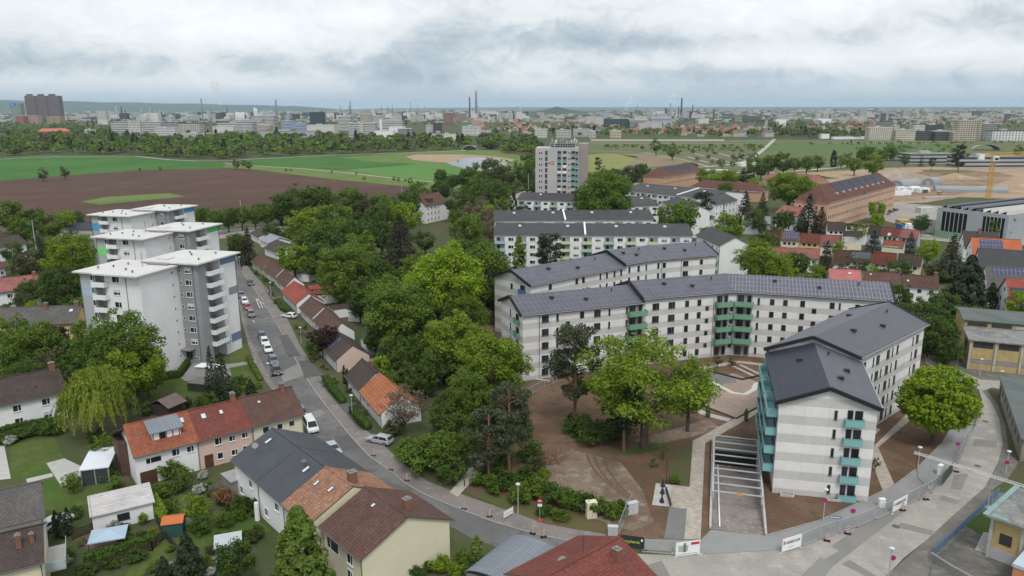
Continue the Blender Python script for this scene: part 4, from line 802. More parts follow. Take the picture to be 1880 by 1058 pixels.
# small flat garages and annexes beyond the first cottages
def shed_px(name, lab, cat, base, w_, d_, h_, ang, wall, roof, grp=None, over=.15):
    x, y = G(*base); t = thing(name, lab, cat, (x, y, 0), R(ang), grp); b = MB(); b.box(0, w_, 0, d_, -.2, h_); b.build('wall', wall, t); b = MB(); b.box(-over, w_ + over, -over, d_ + over, h_ + .002, h_ + .18); b.build('roof', roof, t); return t
house_px('bungalow', 'white bungalow with a grey metal roof at the top of the street', 'house', (475, 440), (492, 448), 2.9, 4.6, M_RENDER, plain('zinc_roof', (.24, .25, .28), .5, .06), D=9)
house_px('bungalow', 'bungalow with a brown roof and white gable behind the grey roofed one', 'house', (483, 455), (506, 463), 2.9, 5.0, M_RENDER, T_DKBR, D=10)
house_px('bungalow', 'dark brown roofed bungalow beside the tram road', 'house', (458, 428), (473, 436), 2.9, 4.8, M_RENDER, T_DKBR, D=9)
shed_px('garage', 'small white flat-roofed garage behind the farthest brown cottages', 'garage', (543, 516), 5, 5, 2.5, -20, M_RENDER, M_DCONC)
shed_px('garage', 'white flat-roofed annex half under the big park tree', 'garage', (640, 590), 6.5, 5, 2.4, -18, M_RENDER, M_CONC)
# white three-storey house in the park
t, rf, L = house('villa', 'white three-storey house with a steep brown roof among the park trees', 'house', G(782, 411), G(822, 402), 11, 8.6, 13.0, M_RENDER, T_BROWN, ov=.4, wins=[('l', 4, 9.4, 1, 1.2), ('l', 7.5, 9.4, 1, 1.2)],
    rows=[('f', 2, 11, 4, (1, 3.8, 6.4), 1.1, 1.3)], chim=[(3, -.5, 1.2, .8, .8), (7, -.5, 1, .6, .6)])
d = MB(); d.box(4, 8, 1.0, 4, 9, 11.6); d.build('dormer', T_BROWN, rf)
# left edge houses
house('row_house', 'long white row house with solar panels behind the weeping willow', 'house', G(-70, 815), G(128, 766), 9.0, 5.2, 8.2, M_RENDER, T_DKBR, rows=[('f', 4, 26, 6, (.9, 3.3), 1.3, 1.2)], pv=[(22, 26.5, -2.8, -.5)], chim=[(18, -.2, 1.2, .9, .9)], sky=[(15.5, -1.4, .9, .9)])
house('row_house', 'yellow and white row house with weathered grey tiles behind the purple tree', 'house', G(-60, 640), G(143, 632), 8.5, 5.4, 8.3, M_YELR, T_GREYT, rows=[('f', 3, 27, 6, (3.0,), 1.1, 1.0)], chim=[(16.5, -.2, .9, .9, .9), (25.5, -.2, 1, .9, .9)], sky=[(22.5, -1.4, .9, .9)])
house('row_house', 'row house with a pinkish red roof at the left edge', 'house', G(-90, 583), G(80, 560), 9, 5.3, 8, M_RENDER, T_PINKT, rows=[('f', 3, 30, 6, (.9, 3.2), 1.3, 1.2)], chim=[(28, -.2, .9, .9, .9)])
house('row_house', 'brown roofed row house behind the lime green tree', 'house', G(-60, 492), G(52, 472), 9, 5.4, 8.2, M_RENDER, T_DKBR, rows=[('f', 3, 24, 5, (3.1,), 1.1, 1)])
house('row_house', 'house with a dark red roof cut by the left edge', 'house', G(-70, 540), G(14, 520), 9, 5.5, 8.6, M_RENDER, T_RED, rows=[('f', 3, 14, 3, (3.1,), 1.1, 1)])
house('warehouse', 'dark blue grey shed roof beside the field edge', 'shed', G(112, 440), G(172, 440), 10, 4.6, 6.4, M_MGREY, M_PVD)
house('row_house', 'brown roofed house above the dark conifer at the left edge', 'house', G(-40, 470), G(22, 455), 8, 4.5, 6.6, M_RENDER, T_DKBR)
house_px('house', 'grey tiled house cut by the left edge above the brown one', 'house', (-60, 985), (84, 950), 5.6, 8.0, M_RENDER, T_GREYT, D=9.4, ov=.4)
t, rf, L = house_px('house', 'brown tiled house with a glass balcony in the bottom left corner', 'house', (-40, 1064), (82, 1034), 5.6, 7.6, M_CREAM, T_DKBR, D=9.0, ov=.4, chim=[(3.4, -2.2, 1.4, .5, .5), (5.6, -2.0, 1.0, .4, .4)])
d = MB(); d.box(L + .02, L + 2.0, 2.5, 8.2, 2.6, 2.8); o = d.build('balcony', M_CONC, t); d = MB(); d.box(L + 2.0, L + 2.05, 2.5, 8.2, 2.8, 3.8); d.box(L, L + 2, 2.45, 2.5, 2.8, 3.8); d.build('glass_railing', plain('pale_glass', (.38, .46, .48), .15, .1, spec=.8), o)
# bottom red hipped roof
xr, yr_ = G(1092, 984, 9)
def hiproof(name, lab, wallm, roofm, cx, cy, ang, L, D, ze, zr, **k):
    ca, sa = math.cos(R(ang)), math.sin(R(ang)); A = (cx - ca * L / 2 + sa * D / 2, cy - sa * L / 2 - ca * D / 2); B = (A[0] + ca * L, A[1] + sa * L); return house(name, lab, 'house', A, B, D, ze, zr, wallm, roofm, kind='hip', ov=.5, **k)
t, rf, L = house_px('house', 'house with a big red tiled roof and a satellite dish at the bottom edge', 'house', (1062, 984), (925, 1055), 5.4, 8.0, M_RENDER, T_RED, rpx=(1134, 988), ov=.45, ovg=.35, chim=[(2.4, 1.9, 1.3, .7, .8)])
d = MB(); d.tube([(0, 0, -.1), (0, 0, 1.9)], [.025, .025], 6); 
for k in (.9, 1.3, 1.7): d.box(-.5, .5, -.015, .015, k, k + .03)
d.build('aerial', M_DARK, rf, (4.2, 4.6, 7.6))
t = thing('carport', 'curved grey sheet roof in front of the big red roof', 'carport', (*G(905, 1075, 3), 0), R(-35)); b = MB(); n_ = 10
for i in range(n_): a0, a1 = math.pi * i / n_, math.pi * (i + 1) / n_; b.slab([(-4 * math.cos(a0), 0, 3 + 1.1 * math.sin(a0)), (-4 * math.cos(a1), 0, 3 + 1.1 * math.sin(a1)), (-4 * math.cos(a1), 9, 3 + 1.1 * math.sin(a1)), (-4 * math.cos(a0), 9, 3 + 1.1 * math.sin(a0))], .08)
b.build('roof', MC['zinc_sheet'], t); b = MB(); b.box(-3.9, 3.9, .2, 8.8, -.1, 3.0); b.build('wall', M_DCONC, t)
# garden buildings
t = thing('garden_pavilion', 'white flat-roofed pavilion with dark glass sides on the lawn', 'pavilion', (*G(152, 893), 0), R(17)); b = MB()
for (x, y) in ((0, 0), (3.6, 0), (0, 7.0), (3.6, 7.0), (1.8, 0)): b.box(x - .06, x + .06, y - .06, y + .06, 0, 2.5)
b.build('post', M_STEEL, t); b = MB(); b.box(.07, 3.53, -.02, .02, .05, 2.4); b.box(3.58, 3.62, .07, 3, .05, 2.4); b.build('glass_wall', plain('smoked_glass', (.05, .06, .075), .2, .1, spec=.6), t); b = MB(); b.box(-.2, 3.8, -.2, 4.5, 2.5, 2.68); b.box(-.2, 3.8, 4.54, 7.3, 2.5, 2.68); b.build('roof', plain('white_sheet', (.66, .70, .74), .5, .04), t)
t = thing('garage', 'white garage with a ribbed pale roof between the gardens', 'garage', (*G(173, 980), 0), R(31)); b = MB(); b.box(0, 7.2, 0, 5.2, -.1, 2.5); b.build('wall', M_RENDER, t); b = MB(); b.slab([(-.25, -.35, 2.6), (7.5, -.35, 2.6), (7.5, 5.6, 2.85), (-.25, 5.6, 2.85)], .12); b.build('roof', tiles('ribbed_white_roof', (.55, .53, .52), (.50, .48, .47), (.33, .31, .30), 60, .55, .12, .8, stain=.25, off=0, ms=.08), t); window(t, 3.6, 0, .8, 0, 1.5, 1.1, M_FRD, 'p')
t = thing('gazebo', 'pale blue pyramid gazebo over garden chairs', 'gazebo', (*G(164, 1027), 0), R(20)); b = MB(); s = 4.2; b.face([(0, 0, 2.1), (s, 0, 2.1), (s / 2, s * .4, 2.8)]); b.face([(s, 0, 2.1), (s, s * .8, 2.1), (s / 2, s * .4, 2.8)]); b.face([(s, s * .8, 2.1), (0, s * .8, 2.1), (s / 2, s * .4, 2.8)]); b.face([(0, s * .8, 2.1), (0, 0, 2.1), (s / 2, s * .4, 2.8)]); b.box(0, s, 0, s * .8, 1.95, 2.099); b.build('canopy', plain('blue_canvas', (.36, .46, .55), .8, .05), t); b = MB()
for (x, y) in ((.08, .08), (s - .08, .08), (.08, s * .8 - .08), (s - .08, s * .8 - .08)): b.box(x - .04, x + .04, y - .04, y + .04, 0, 1.94)
b.build('post', M_DARK, t)
t = thing('garden_shed', 'small green garden shed with an orange curved roof', 'shed', (*G(300, 990), 0), R(14)); b = MB(); b.box(0, 2.4, 0, 2.2, 0, 2.0); b.build('wall', plain('green_boards', (.03, .09, .07), .8, .1), t); b = MB(); b.slab([(-.15, -.15, 2.05), (2.55, -.15, 2.05), (2.55, 1.1, 2.5), (-.15, 1.1, 2.5)], .08); b.slab([(-.15, 1.1, 2.5), (2.55, 1.1, 2.5), (2.55, 2.35, 2.05), (-.15, 2.35, 2.05)], .08); b.build('roof', plain('orange_roof', (.50, .14, .05), .7, .1), t)
t = thing('garden_shed', 'brown gabled garden hut behind the red tiled house', 'shed', (*G(280, 762), 0), R(-25)); b = MB(); b.box(0, 4, 0, 3.5, 0, 2.2); b.build('wall', plain('dark_boards', (.05, .035, .03), .8, .1), t); b = MB(); b.slab([(-.6, -.3, 2.1), (2, -.3, 3.3), (2, 3.9, 3.3), (-.6, 3.9, 2.1)], .1); b.slab([(2, -.3, 3.3), (4.6, -.3, 2.1), (4.6, 3.9, 2.1), (2, 3.9, 3.3)], .1); b.build('roof', plain('brown_felt', (.15, .11, .10), .9, .1), t)
shed_px('bin_store', 'white topped bin store left of the two spruces', 'shed', (360, 692), 4.5, 2.2, 2.1, -14, M_MGREY, M_WHITE)
shed_px('bin_store', 'low shed with a half glazed top below the bin store', 'shed', (345, 718), 5.2, 3.4, 1.6, -14, plain('dark_hedge_wall', (.04, .045, .03), .95, .2), plain('grey_felt', (.15, .145, .135), .9, .1))
shed_px('conservatory', 'glass roofed lean-to in the garden at the bottom', 'conservatory', (397, 1032), 3, 3, 1.7, 20, plain('green_frame', (.10, .17, .14), .5, .1), plain('pale_glass_roof', (.42, .46, .48), .3, .05, spec=.6))
shed_px('terrace_roof', 'grey canopy between the pink house and the anthracite roofs', 'canopy', (410, 898), 3.4, 3.6, 2.3, -48, M_DCONC, plain('grey_canopy_sheet', (.30, .30, .29), .6, .05))
b = MB(); b.tube([(0, 0, 0), (0, 0, 2.6)], [.35, .28], 10); tag(b.build('closed_parasol', M_WHITE, None, (*G(473, 955), 0)), 'folded white parasol beside the anthracite roofed house', 'parasol')
# ------------------------------------------------------------------ white estate of four-storey slabs, upper middle
gm = 'older white slab blocks with dark grey roofs'
def slab_row(lab, a, b, rp, ze, zr, fl, cols_, bal, endw=0, roofm=None, D=None, sky=True, near=True, zf=None, seams=(), chim=()):
    A = G(*a, ze); B = G(*b, ze); L = math.dist(A, B); n = (-(B[1] - A[1]) / L, (B[0] - A[0]) / L); r = G(*rp, zr)
    D = D or 2 * ((r[0] - A[0]) * n[0] + (r[1] - A[1]) * n[1]); fh = (ze - .7) / fl; zs = [(.95 + k * fh) for k in range(fl)]
    t, rf, L = house('slab_block', lab, 'apartment building', A, B, D, ze, zr, M_RENDER, roofm or T_DKG, gm, ov=.5, ovg=.4, near=near, fr=M_WHITE, fascia=M_FRD)
    rnd = random.Random(len(lab)); bm = [plain('balcony_pale_blue', (.33, .47, .56), .7, .05), plain('balcony_pale_green', (.36, .52, .42), .7, .05), plain('balcony_pale_lime', (.55, .60, .40), .7, .05), M_WHITE]
    n_ = int(L / cols_)
    for i in range(n_):
        x = (i + .5) * L / n_
        for k, z in enumerate(zs):
            if bal and i % 2 == 0:
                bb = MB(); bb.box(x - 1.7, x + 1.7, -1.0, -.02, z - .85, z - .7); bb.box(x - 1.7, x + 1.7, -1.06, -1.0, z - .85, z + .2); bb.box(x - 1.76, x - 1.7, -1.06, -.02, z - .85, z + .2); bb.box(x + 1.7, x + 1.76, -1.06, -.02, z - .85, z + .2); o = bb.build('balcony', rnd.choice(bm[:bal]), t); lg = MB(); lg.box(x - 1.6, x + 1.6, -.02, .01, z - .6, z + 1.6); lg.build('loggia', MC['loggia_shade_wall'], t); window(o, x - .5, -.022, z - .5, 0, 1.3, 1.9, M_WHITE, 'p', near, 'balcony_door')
            else: window(t, x, 0, z, 0, 1.9, 1.25, M_WHITE, 'b' if rnd.random() < .3 else 'n', near)
    for s in seams:
        b_ = MB(); b_.box(s - .18, s + .18, -.6, D / 2, 0, .01); b_.v = []; b_.f = []; b_.m = []; sl = (zr - ze) / (D / 2); b_.slab([(s - .3, -.7, ze - sl * .7 + .6), (s + .3, -.7, ze - sl * .7 + .6), (s + .3, D / 2, zr + .7), (s - .3, D / 2, zr + .7)], .5); b_.build('fire_wall', M_WHITE, rf)
    m = max(2, int(L / 14))
    for i in range(m):
        b_ = MB(); b_.box(-.5, .5, -.4, .4, 0, .55); b_.build('skylight', M_WHITE, rf, ((i + .5) * L / m, D / 2 - D * .16, zr - (zr - ze) * .32 + .16)); b_ = MB(); b_.tube([(0, 0, 0), (0, 0, .8)], [.12, .12], 6); b_.build('vent_pipe', M_FRD, rf, ((i + .2) * L / m, D / 2 - D * .3, zr - (zr - ze) * .6 + .1))
    return t
slab_row('near long white block with pastel balconies behind the striped estate', (908, 430), (1271, 432), (1100, 411.5), 11.4, 13.6, 4, 3.75, 3, seams=(31.3,))
slab_row('second long white block partly hidden by the nearest pastel one', (908, 405), (1200, 403), (1050, 387), 11.4, 13.6, 4, 3.7, 2, seams=(27.5,), near=False)
slab_row('white block right at the foot of the high-rise', (950, 366), (1100, 370), (1000, 355), 11.4, 13.4, 4, 3.9, 2, near=False)
slab_row('short white block right of the big round trees', (1145, 378), (1210, 376), (1180, 361), 11.4, 13.4, 4, 3.9, 2, near=False)
slab_row('white and pale green block before the red roofed barracks', (1138, 348), (1295, 364), (1230, 342), 11.4, 13.4, 4, 3.6, 4, near=False, seams=(38,))
def gable_px(lab, a, b, r, ze, zr, D=None, grp=gm, rows=None, **k):
    return house_px('slab_block', lab, 'apartment building', a, b, ze, zr, M_RENDER, T_DKG, rpx=r if not D else None, D=D, group=grp, ov=.5, ovg=.4, fascia=M_FRD, rows=rows, **k)
# gable-end block with stacked balconies, right of the pastel block
A_, B_, C_ = G(1279, 431, 11.4), G(1322, 450, 11.4), G(1378, 449, 11.4); u_ = Vector((B_[0] - A_[0], B_[1] - A_[1])).normalized(); dd = (C_[0] - B_[0]) * -u_.y + (C_[1] - B_[1]) * u_.x
t, rf, L = house('slab_block', 'white block turning its plain gable to the camera, balconies stacked on its left', 'apartment building', A_, B_, abs(dd), 11.3, 13.8, M_RENDER, T_DKG, gm, ov=.5, ovg=.4, fascia=M_FRD, rows=[('f', 4, 18, 5, (1, 3.7, 6.4, 9.1), 1.3, 1.25)])
for k in range(4):
    b_ = MB(); z = .3 + k * 2.7; b_.box(L - 4.6, L - .6, -1.5, -.02, z, z + .18); b_.box(L - 4.6, L - .6, -1.56, -1.5, z, z + 1.1); b_.box(L - .6, L - .54, -1.56, -.02, z, z + 1.1); b_.build('balcony', MC['balcony_pale_blue'] if k % 2 == 0 else MC['balcony_pale_green'], t)
house('slab_block', 'white gabled block left of the dark pine', 'apartment building', *(lambda a, b: (a, b))(G(1218, 372, 11.4), G(1252, 388, 11.4)), 12, 11.4, 14, M_RENDER, T_DKG, gm, near=False) 
t, rf, L = house('slab_block', 'four-storey white block with a green stair strip behind the dark pine', 'apartment building', G(1310, 423), G(1350, 412), 13, 11.6, 14.3, M_RENDER, T_DKG, gm, rows=[('f', 2, 6, 2, (1, 3.8, 6.6, 9.4), 1.2, 1.2), ('f', 12, 20, 3, (1, 3.8, 6.6, 9.4), 1.3, 1.3)])
b_ = MB(); b_.box(8.6, 10.2, -.06, 0, .3, 11); b_.build('stair_strip', plain('grey_green_panel', (.16, .28, .25), .7, .05), t)
house('house', 'low grey roofed house right of the olive green tree', 'house', G(1362, 430), G(1412, 432), 9, 5, 7.4, M_MGREY, plain('zinc_roof2', (.20, .21, .22), .6, .06), rows=[('f', 2, 12, 4, (3,), 1.2, 1)], near=False)
# ------------------------------------------------------------------ grey high-rise with aerials
HRW = facade('concrete_tower_wall', (.42, .40, .385), ww=.0)
t = thing('high_rise', 'grey residential high-rise with turquoise panels and a roof full of aerials', 'high-rise', (11.7, 377.5, 0), R(-6)); HH = 34.8
b = MB(); b.box(0, 10.5, 0, 16, -.5, HH); b.box(10.5, 21, 1.0, 16, -.5, HH); b.build('wall', plain('tower_concrete', (.44, .43, .41), .9, .08, .1), t)
b = MB(); b.box(21, 25.6, 3.2, 15, -.5, HH + 1.9); b.build('stair_tower', plain('taupe_concrete', (.30, .265, .24), .9, .08, .1), t)
M_TQ = plain('turquoise_panel', (.13, .30, .30), .7, .1); M_HRF = plain('high_rise_window_dark', (.06, .065, .07), .3, .2)
for f in range(12):
    z = 1.3 + f * 2.78; r_ = random.Random(f)
    for x in (2.0, 3.0): window(t, x, 0, z, 0, .55, 1.0, M_FRD, 'p', False)
    b = MB(); b.box(4.7, 5.9, -.03, 0, z - .5, z + 1.6); b.build('stairwell_window', M_HRF, t)
    for x, w_ in ((11.6, 1.8), (14.2, 1.9), (18.4, 1.8)):
        if r_.random() < .75: b = MB(); b.box(x - w_ / 2, x + w_ / 2, .9, 1.0, z - .9, z + .2); b.build('panel', M_TQ if r_.random() < .7 else M_WHITE, t)
        window(t, x, 1.0, z + .2, 0, w_, 1.3, M_FRD, 'p', False)
    for x in (16.2, 17.0): window(t, x, 1.0, z, 0, .45, .9, M_FRD, 'p', False)
    window(t, 20.1, 1.0, z, 0, 1.3, 1.2, M_FRD, 'p', False); b = MB(); b.box(19.4, 20.9, .9, 1.0, z - 1.1, z - .1); b.build('panel', M_TQ, t)
b = MB(); b.box(7.5, 19, 4, 13, HH, HH + 1.9); pz = b.build('plant_room', plain('dark_plant_room', (.06, .06, .06), .8, .2), t); r_ = random.Random(4)
for i in range(26):
    x, y = 7 + r_.random() * 13, 3 + r_.random() * 10; b = MB(); h_ = 1.5 + r_.random() * 1.4; b.tube([(0, 0, 0), (0, 0, h_)], [.08, .06], 6); b.box(-.2, .2, -.15, .15, h_ - 1.4, h_); b.build('aerial', M_STEEL if i % 3 else M_WHITE, pz, (x, y, HH + .1 if i % 2 else HH + 1.9))
b = MB()
for k in (0.1, 1.1, 2.1): b.box(7, 19.6, 3.4, 3.5, HH + k, HH + k + .12); b.box(6.9, 7, 3.5, 13, HH + k, HH + k + .12)
for i in range(11): b.box(7 + i * 1.2, 7.12 + i * 1.2, 3.4, 3.5, HH, HH + 2.2)
b.build('roof_railing', M_STEEL, pz)
b = MB(); b.box(7.6, 9.0, -.08, 0, HH - 8, HH - 6.2); b.build('logo_sign', plain('red_logo', (.42, .04, .04), .6, .02), t); b = MB(); b.box(5.9+.2, 7.4, -.08, 0, HH - 7.5, HH - 6.9); b.build('logo_sign', plain('red_logo_text', (.40, .12, .11), .6, .02), t)
b = MB(); b.box(7.95, 8.25, -.11, -.081, HH - 7.8, HH - 6.4); b.box(8.25, 8.7, -.11, -.081, HH - 7.3, HH - 7.0); b.build('logo_mark', M_WHITE, t)
# ------------------------------------------------------------------ barracks with red roofs, hall, construction site buildings
M_SALM = plain('salmon_render', (.56, .34, .23), .85, .06, .1); T_BARR = tiles('barracks_roof', (.15, .06, .045), (.11, .045, .035), (.05, .025, .02), .5, .5, stain=.2)
def barrack(lab, a, b, D, ze, zr, rows=None, fr=None):
    t, rf, L = house('barracks_block', lab, 'apartment building', G(*a), G(*b), D, ze, zr, M_SALM, T_BARR, 'salmon barracks with brown hipped roofs', kind='hip', fascia=plain('pale_fascia', (.40, .36, .32), .8, .05), rows=rows or [('f', 3, None, 0, (), 1, 1)][:0], near=False)
    return t, rf, L
def hip_pv(rf, L, D, ze, zr, x0, x1, s0=.25, s1=.92):
    b = MB(); y = lambda s: D / 2 * s; z = lambda s: ze + .3 + (zr - ze) * s; b.slab([(x0, y(s0), z(s0)), (x1, y(s0), z(s0)), (x1, y(s1), z(s1)), (x0, y(s1), z(s1))], .06); b.build('solar_panels', M_PVD, rf)
t, rf, L = barrack('salmon barracks block with dormers and solar roof beside the building site', (1516, 425), (1640, 383), 15, 12.6, 19.5, rows=[('f', 2, 100, 44, (1.6, 5.2, 9.2), 1.1, 1.8), ('l', 2.5, 12.5, 5, (5.2, 9.2), 1.2, 1.7)], fr=M_FRD)
for i in range(6): x = L * .2 + i * L * .115; hip_pv(rf, L, 15, 12.6, 19.5, x, x + L * .10)
for i in range(9): b = MB(); x = L * .16 + i * L * .085; b.box(x, x + 2.0, 2.0, 5.5, 14.3, 15.6); b.build('dormer', M_MGREY, rf)
t, rf, L = barrack('salmon barracks block half behind the white and green slab', (1215, 352), (1290, 338), 14, 9.5, 15, rows=[('f', 2, 80, 30, (4.2, 7.2), 1, 1.5)], fr=M_FRD)
for i in range(4): x = L * .22 + i * L * .16; hip_pv(rf, L, 14, 9.5, 15, x, x + L * .13)
house('barracks_block', 'long low red roofed barracks between the lime green trees', 'building', G(1265, 362), G(1395, 372), 12, 6, 10.5, M_SALM, T_BARR, 'salmon barracks with brown hipped roofs', kind='hip', near=False)
house('barracks_block', 'red roofed barracks behind the bright lime tree', 'building', G(1400, 342), G(1500, 352), 12, 6, 10, M_SALM, T_PINKT, 'salmon barracks with brown hipped roofs', kind='hip', near=False)
# sports hall
x0, y0 = G(1715, 434); t = thing('sports_hall', 'big silver hall with black ribbed glazing and a sawtooth roof', 'hall', (x0, y0, 0), R(-14)); HLh = 12.2
HA = G(1716, 433); HB = G(1845, 452); Lh = math.dist(HA, HB); t.rotation_euler = (0, 0, math.atan2(HB[1] - HA[1], HB[0] - HA[0]))
b = MB(); b.box(0, Lh, 0, 62, -.2, HLh); b.build('wall', plain('silver_cladding', (.40, .43, .45), .5, .05, metal=.2), t)
for s0, s1, n_ in ((.08, .45, 6), (.66, .96, 6)):
    for i in range(n_): b = MB(); w_ = (s1 - s0) * Lh / n_; x = s0 * Lh + i * w_; b.box(x + .2, x + w_ - .2, -.06, 0, 2.8, HLh - 1.2); b.build('glazing', plain('black_glazing', (.012, .012, .014), .2, .1, spec=.5), t)
b = MB(); b.box(0, Lh, 0, 62, HLh + .002, HLh + .25); rf = b.build('roof', plain('hall_roof', (.34, .35, .36), .6, .06), t)
for i in range(9): b = MB(); x = 1 + i * (Lh - 2) / 9; w_ = (Lh - 2) / 9; b.slab([(x, .8, HLh + .3), (x + w_ * .8, .8, HLh + 1.5), (x + w_ * .8, 60, HLh + 1.5), (x, 60, HLh + .3)], .1); b.box(x + w_ * .8, x + w_ * .85, .8, 60, HLh + .25, HLh + 1.5); b.build('shed_roof', M_PVD if i in (1, 4) else MC['zinc_roof'] if i < 5 else M_WROOF, rf)
b = MB(); 
for i in range(34): b.box(Lh * (.02 + i * .028), Lh * (.02 + i * .028) + .18, -2.2, -2.0, 0, 3.4)
b.build('fence_panel', plain('lime_green_bars', (.10, .30, .07), .6, .1), t)
gt_ = 'terraced houses of the right-hand rows'
rr = [  # label, eave left, eave right, ridge left, roof, wall, extras
 ('white rendered terraced house with brown tiles at the near left of the hall rows', (1519, 421), (1553, 422), (1522, 408), T_DKBR, M_RENDER, {}),
 ('dark roofed terraced house in the back row behind a round green tree', (1553.5, 422.5), (1592, 427), (1559, 411), T_DKBR, M_RENDER, {}),
 ('dark brown terraced house in the back row left of the one with two skylights', (1592.5, 427), (1617, 430), (1598, 414), T_DKBR, M_RENDER, {}),
 ('red roofed terraced house with two big white skylights', (1617.5, 430), (1650, 434), (1626, 417), T_RED, M_RENDER, {'sky': [(3, -1.5, 1.3, 1.3), (6, -1.5, 1.3, 1.3)]}),
 ('pinkish roofed end house beside the green fence of the hall', (1651, 434), (1685, 437.5), (1658.5, 420.5), T_PINKT, M_MGREY, {}),
 ('terraced house with weathered brown roof left of the grey solar roof', (1405, 436), (1432, 439), (1409, 423), T_BROWN, M_CREAM, {}),
 ('terraced house fully covered by a grey solar roof in the middle row', (1432.5, 440), (1467, 442), (1439, 425), T_RED, M_CREAM, {'pv': [(.8, 8, -3.4, -.3)]}),
 ('dark red roofed terraced house with an orange yellow wall', (1467.5, 442), (1505, 445), (1472, 428), T_RED, M_YELR, {'chim': [(3, 0, 1, 1, .8)]}),
 ('terraced house with two dark panels on faded red tiles', (1505.5, 445), (1545, 447), (1508, 431), T_PINKT, M_CREAM, {'pv': [(1, 3.6, -3, -1), (6, 8.5, -3.3, -1.2)], 'sky': [(3, -1, .8, .8), (5, -1, .8, .8)]}),
 ('faded red terraced house at the right end of the middle row', (1545.5, 447.5), (1582, 449), (1547, 434), T_PINKT, M_CREAM, {'sky': [(5.5, -1.4, .9, .9), (6.8, -1.4, .9, .9)]}),
 ('small red roofed house with a yellow flowering bush in front', (1622, 453), (1661, 457), (1622, 440), T_ORANGE, M_CREAM, {'sky': [(7, -1.5, .7, .7)]}),
 ('long faded red roof directly above the striped estate, left half', (1408, 469), (1455, 472), (1410, 453), T_PINKT, M_RENDER, {'sky': [(8, -1.2, .8, .8)]}),
 ('long faded red roof directly above the striped estate, right half', (1455.5, 472), (1505, 475), (1457, 455), T_PINKT, M_RENDER, {'sky': [(10, -1.2, .6, .6)]}),
 ('brown terraced roof behind the dark spruce of the third row', (1530, 474.5), (1560, 476), (1533, 459), T_BROWN, M_RENDER, {'sky': [(2.5, -1.2, 1.3, 1.1)]}),
 ('terraced house with a pale grey solar roof in the third row', (1560.5, 476), (1600, 478), (1562, 460), T_DKBR, M_RENDER, {'pv': [(.4, 9, -3.6, -.2)], 'pvm': M_PVR}),
 ('red roofed terraced house with two large grey roof windows', (1600.5, 478), (1645, 482), (1602, 462), T_RED, M_CREAM, {'sky': [(3, -1.6, 1.6, 1.5), (8, -1.6, 1.8, 1.5)]}),
 ('dark brown terraced house at the right end of the third row', (1645.5, 482), (1691, 487), (1646, 465), T_DKBR, M_CREAM, {'chim': [(5, -.2, .7, .4, .4), (6, -.2, .7, .4, .4)]}),
 ('bright pinkish red roof just above the corner of the striped estate', (1524, 517), (1583, 520), (1525, 494), tiles('rose_tiles', (.46, .16, .15), (.42, .14, .13), (.3, .1, .1), .32, .34, stain=.08), M_RENDER, {'sky': [(5.5, -1.5, .9, .9)]}),
 ('weathered brown roof between the bright pink roof and the big fir', (1584, 520), (1655, 525), (1587, 498), T_BROWN, M_RENDER, {'sky': [(2, -1, .6, .6), (10, -1.2, .8, .6)]}),
 ('brown roofed house with two roof windows beside the big cedar', (1655.5, 524), (1724, 529), (1660, 504), T_BROWN, M_RENDER, {'sky': [(1.5, -1.2, .7, .6), (9.5, -1.6, .9, 1), (12, -1.6, .9, .9)], 'chim': [(13, 0, 1, .8, .8)]})]
for lab, a, b, r, rm, wm, ex in rr:
    house_px('terraced_house', lab, 'house', a, b, 5.2, 7.7, wm, rm, rpx=r, group=gt_, ov=.4, ovg=.05, rows=[('f', 1.6, max(4, math.dist(G(*a, 5), G(*b, 5)) - 1.8), 3, (3.1, .8), 1.2, 1.2)], near=False, **ex)
house('villa', 'white house with a pale red roof between the dark conifers', 'house', G(1422, 421), G(1462, 428), 10, 7.5, 10.5, M_RENDER, T_PINKT, rows=[('f', 2, 11, 4, (1, 4.5), 1, 1.3)], near=False)
# steep gabled houses at the right edge: gable towards the street, ridge running right
def edge_house(lab, rl, rr_, front, zr, ze, wall, roof, D=11, **k):
    a, b = G(*rl, zr), G(*rr_, zr); L = math.dist(a, b); u = ((b[0] - a[0]) / L, (b[1] - a[1]) / L); n = (-u[1], u[0]); A = (a[0] - n[0] * D / 2, a[1] - n[1] * D / 2); B = (A[0] + u[0] * L, A[1] + u[1] * L)
    return house('gabled_house', lab, 'house', A, B, D, ze, zr, wall, roof, 'steep gabled houses at the right edge', ov=.4, ovg=.3, near=False, fascia=M_FRD, **k)
lw = [('l', 3, 1, 1.2, 1.4), ('l', 7, 1, 1.2, 1.4), ('l', 3.2, 3.8, 1.1, 1.3), ('l', 7, 3.8, 1.1, 1.3), ('l', 5.2, 6.6, 1.0, 1.2)]
edge_house('white gabled house with a dark brown roof and a brick chimney, farthest one', (1769, 425), (1832, 428), None, 10, 5.6, M_RENDER, T_DKBR, wins=lw, chim=[(5, -.5, 1.6, 1, 1)])
edge_house('gabled house with a bright orange roof and blue panels', (1784, 437), (1872, 441), None, 10.4, 5.6, M_RENDER, tiles('vivid_orange_tiles', (.52, .14, .055), (.46, .12, .045), (.25, .07, .03), .32, .34, stain=.1), wins=lw, pv=[(2, 9, -3.8, -.6)], D=11.5)
edge_house('gabled house with a black roof next to the orange one', (1797, 456), (1950, 466), None, 10.6, 5.6, M_RENDER, T_DKG, wins=lw, D=13)
edge_house('gabled house with a row of solar panels on a grey roof', (1810, 489), (1950, 497), None, 10.4, 5.6, M_RENDER, T_GREYT, wins=lw, pv=[(1.5, 26, -2.4, -.3)], D=12)
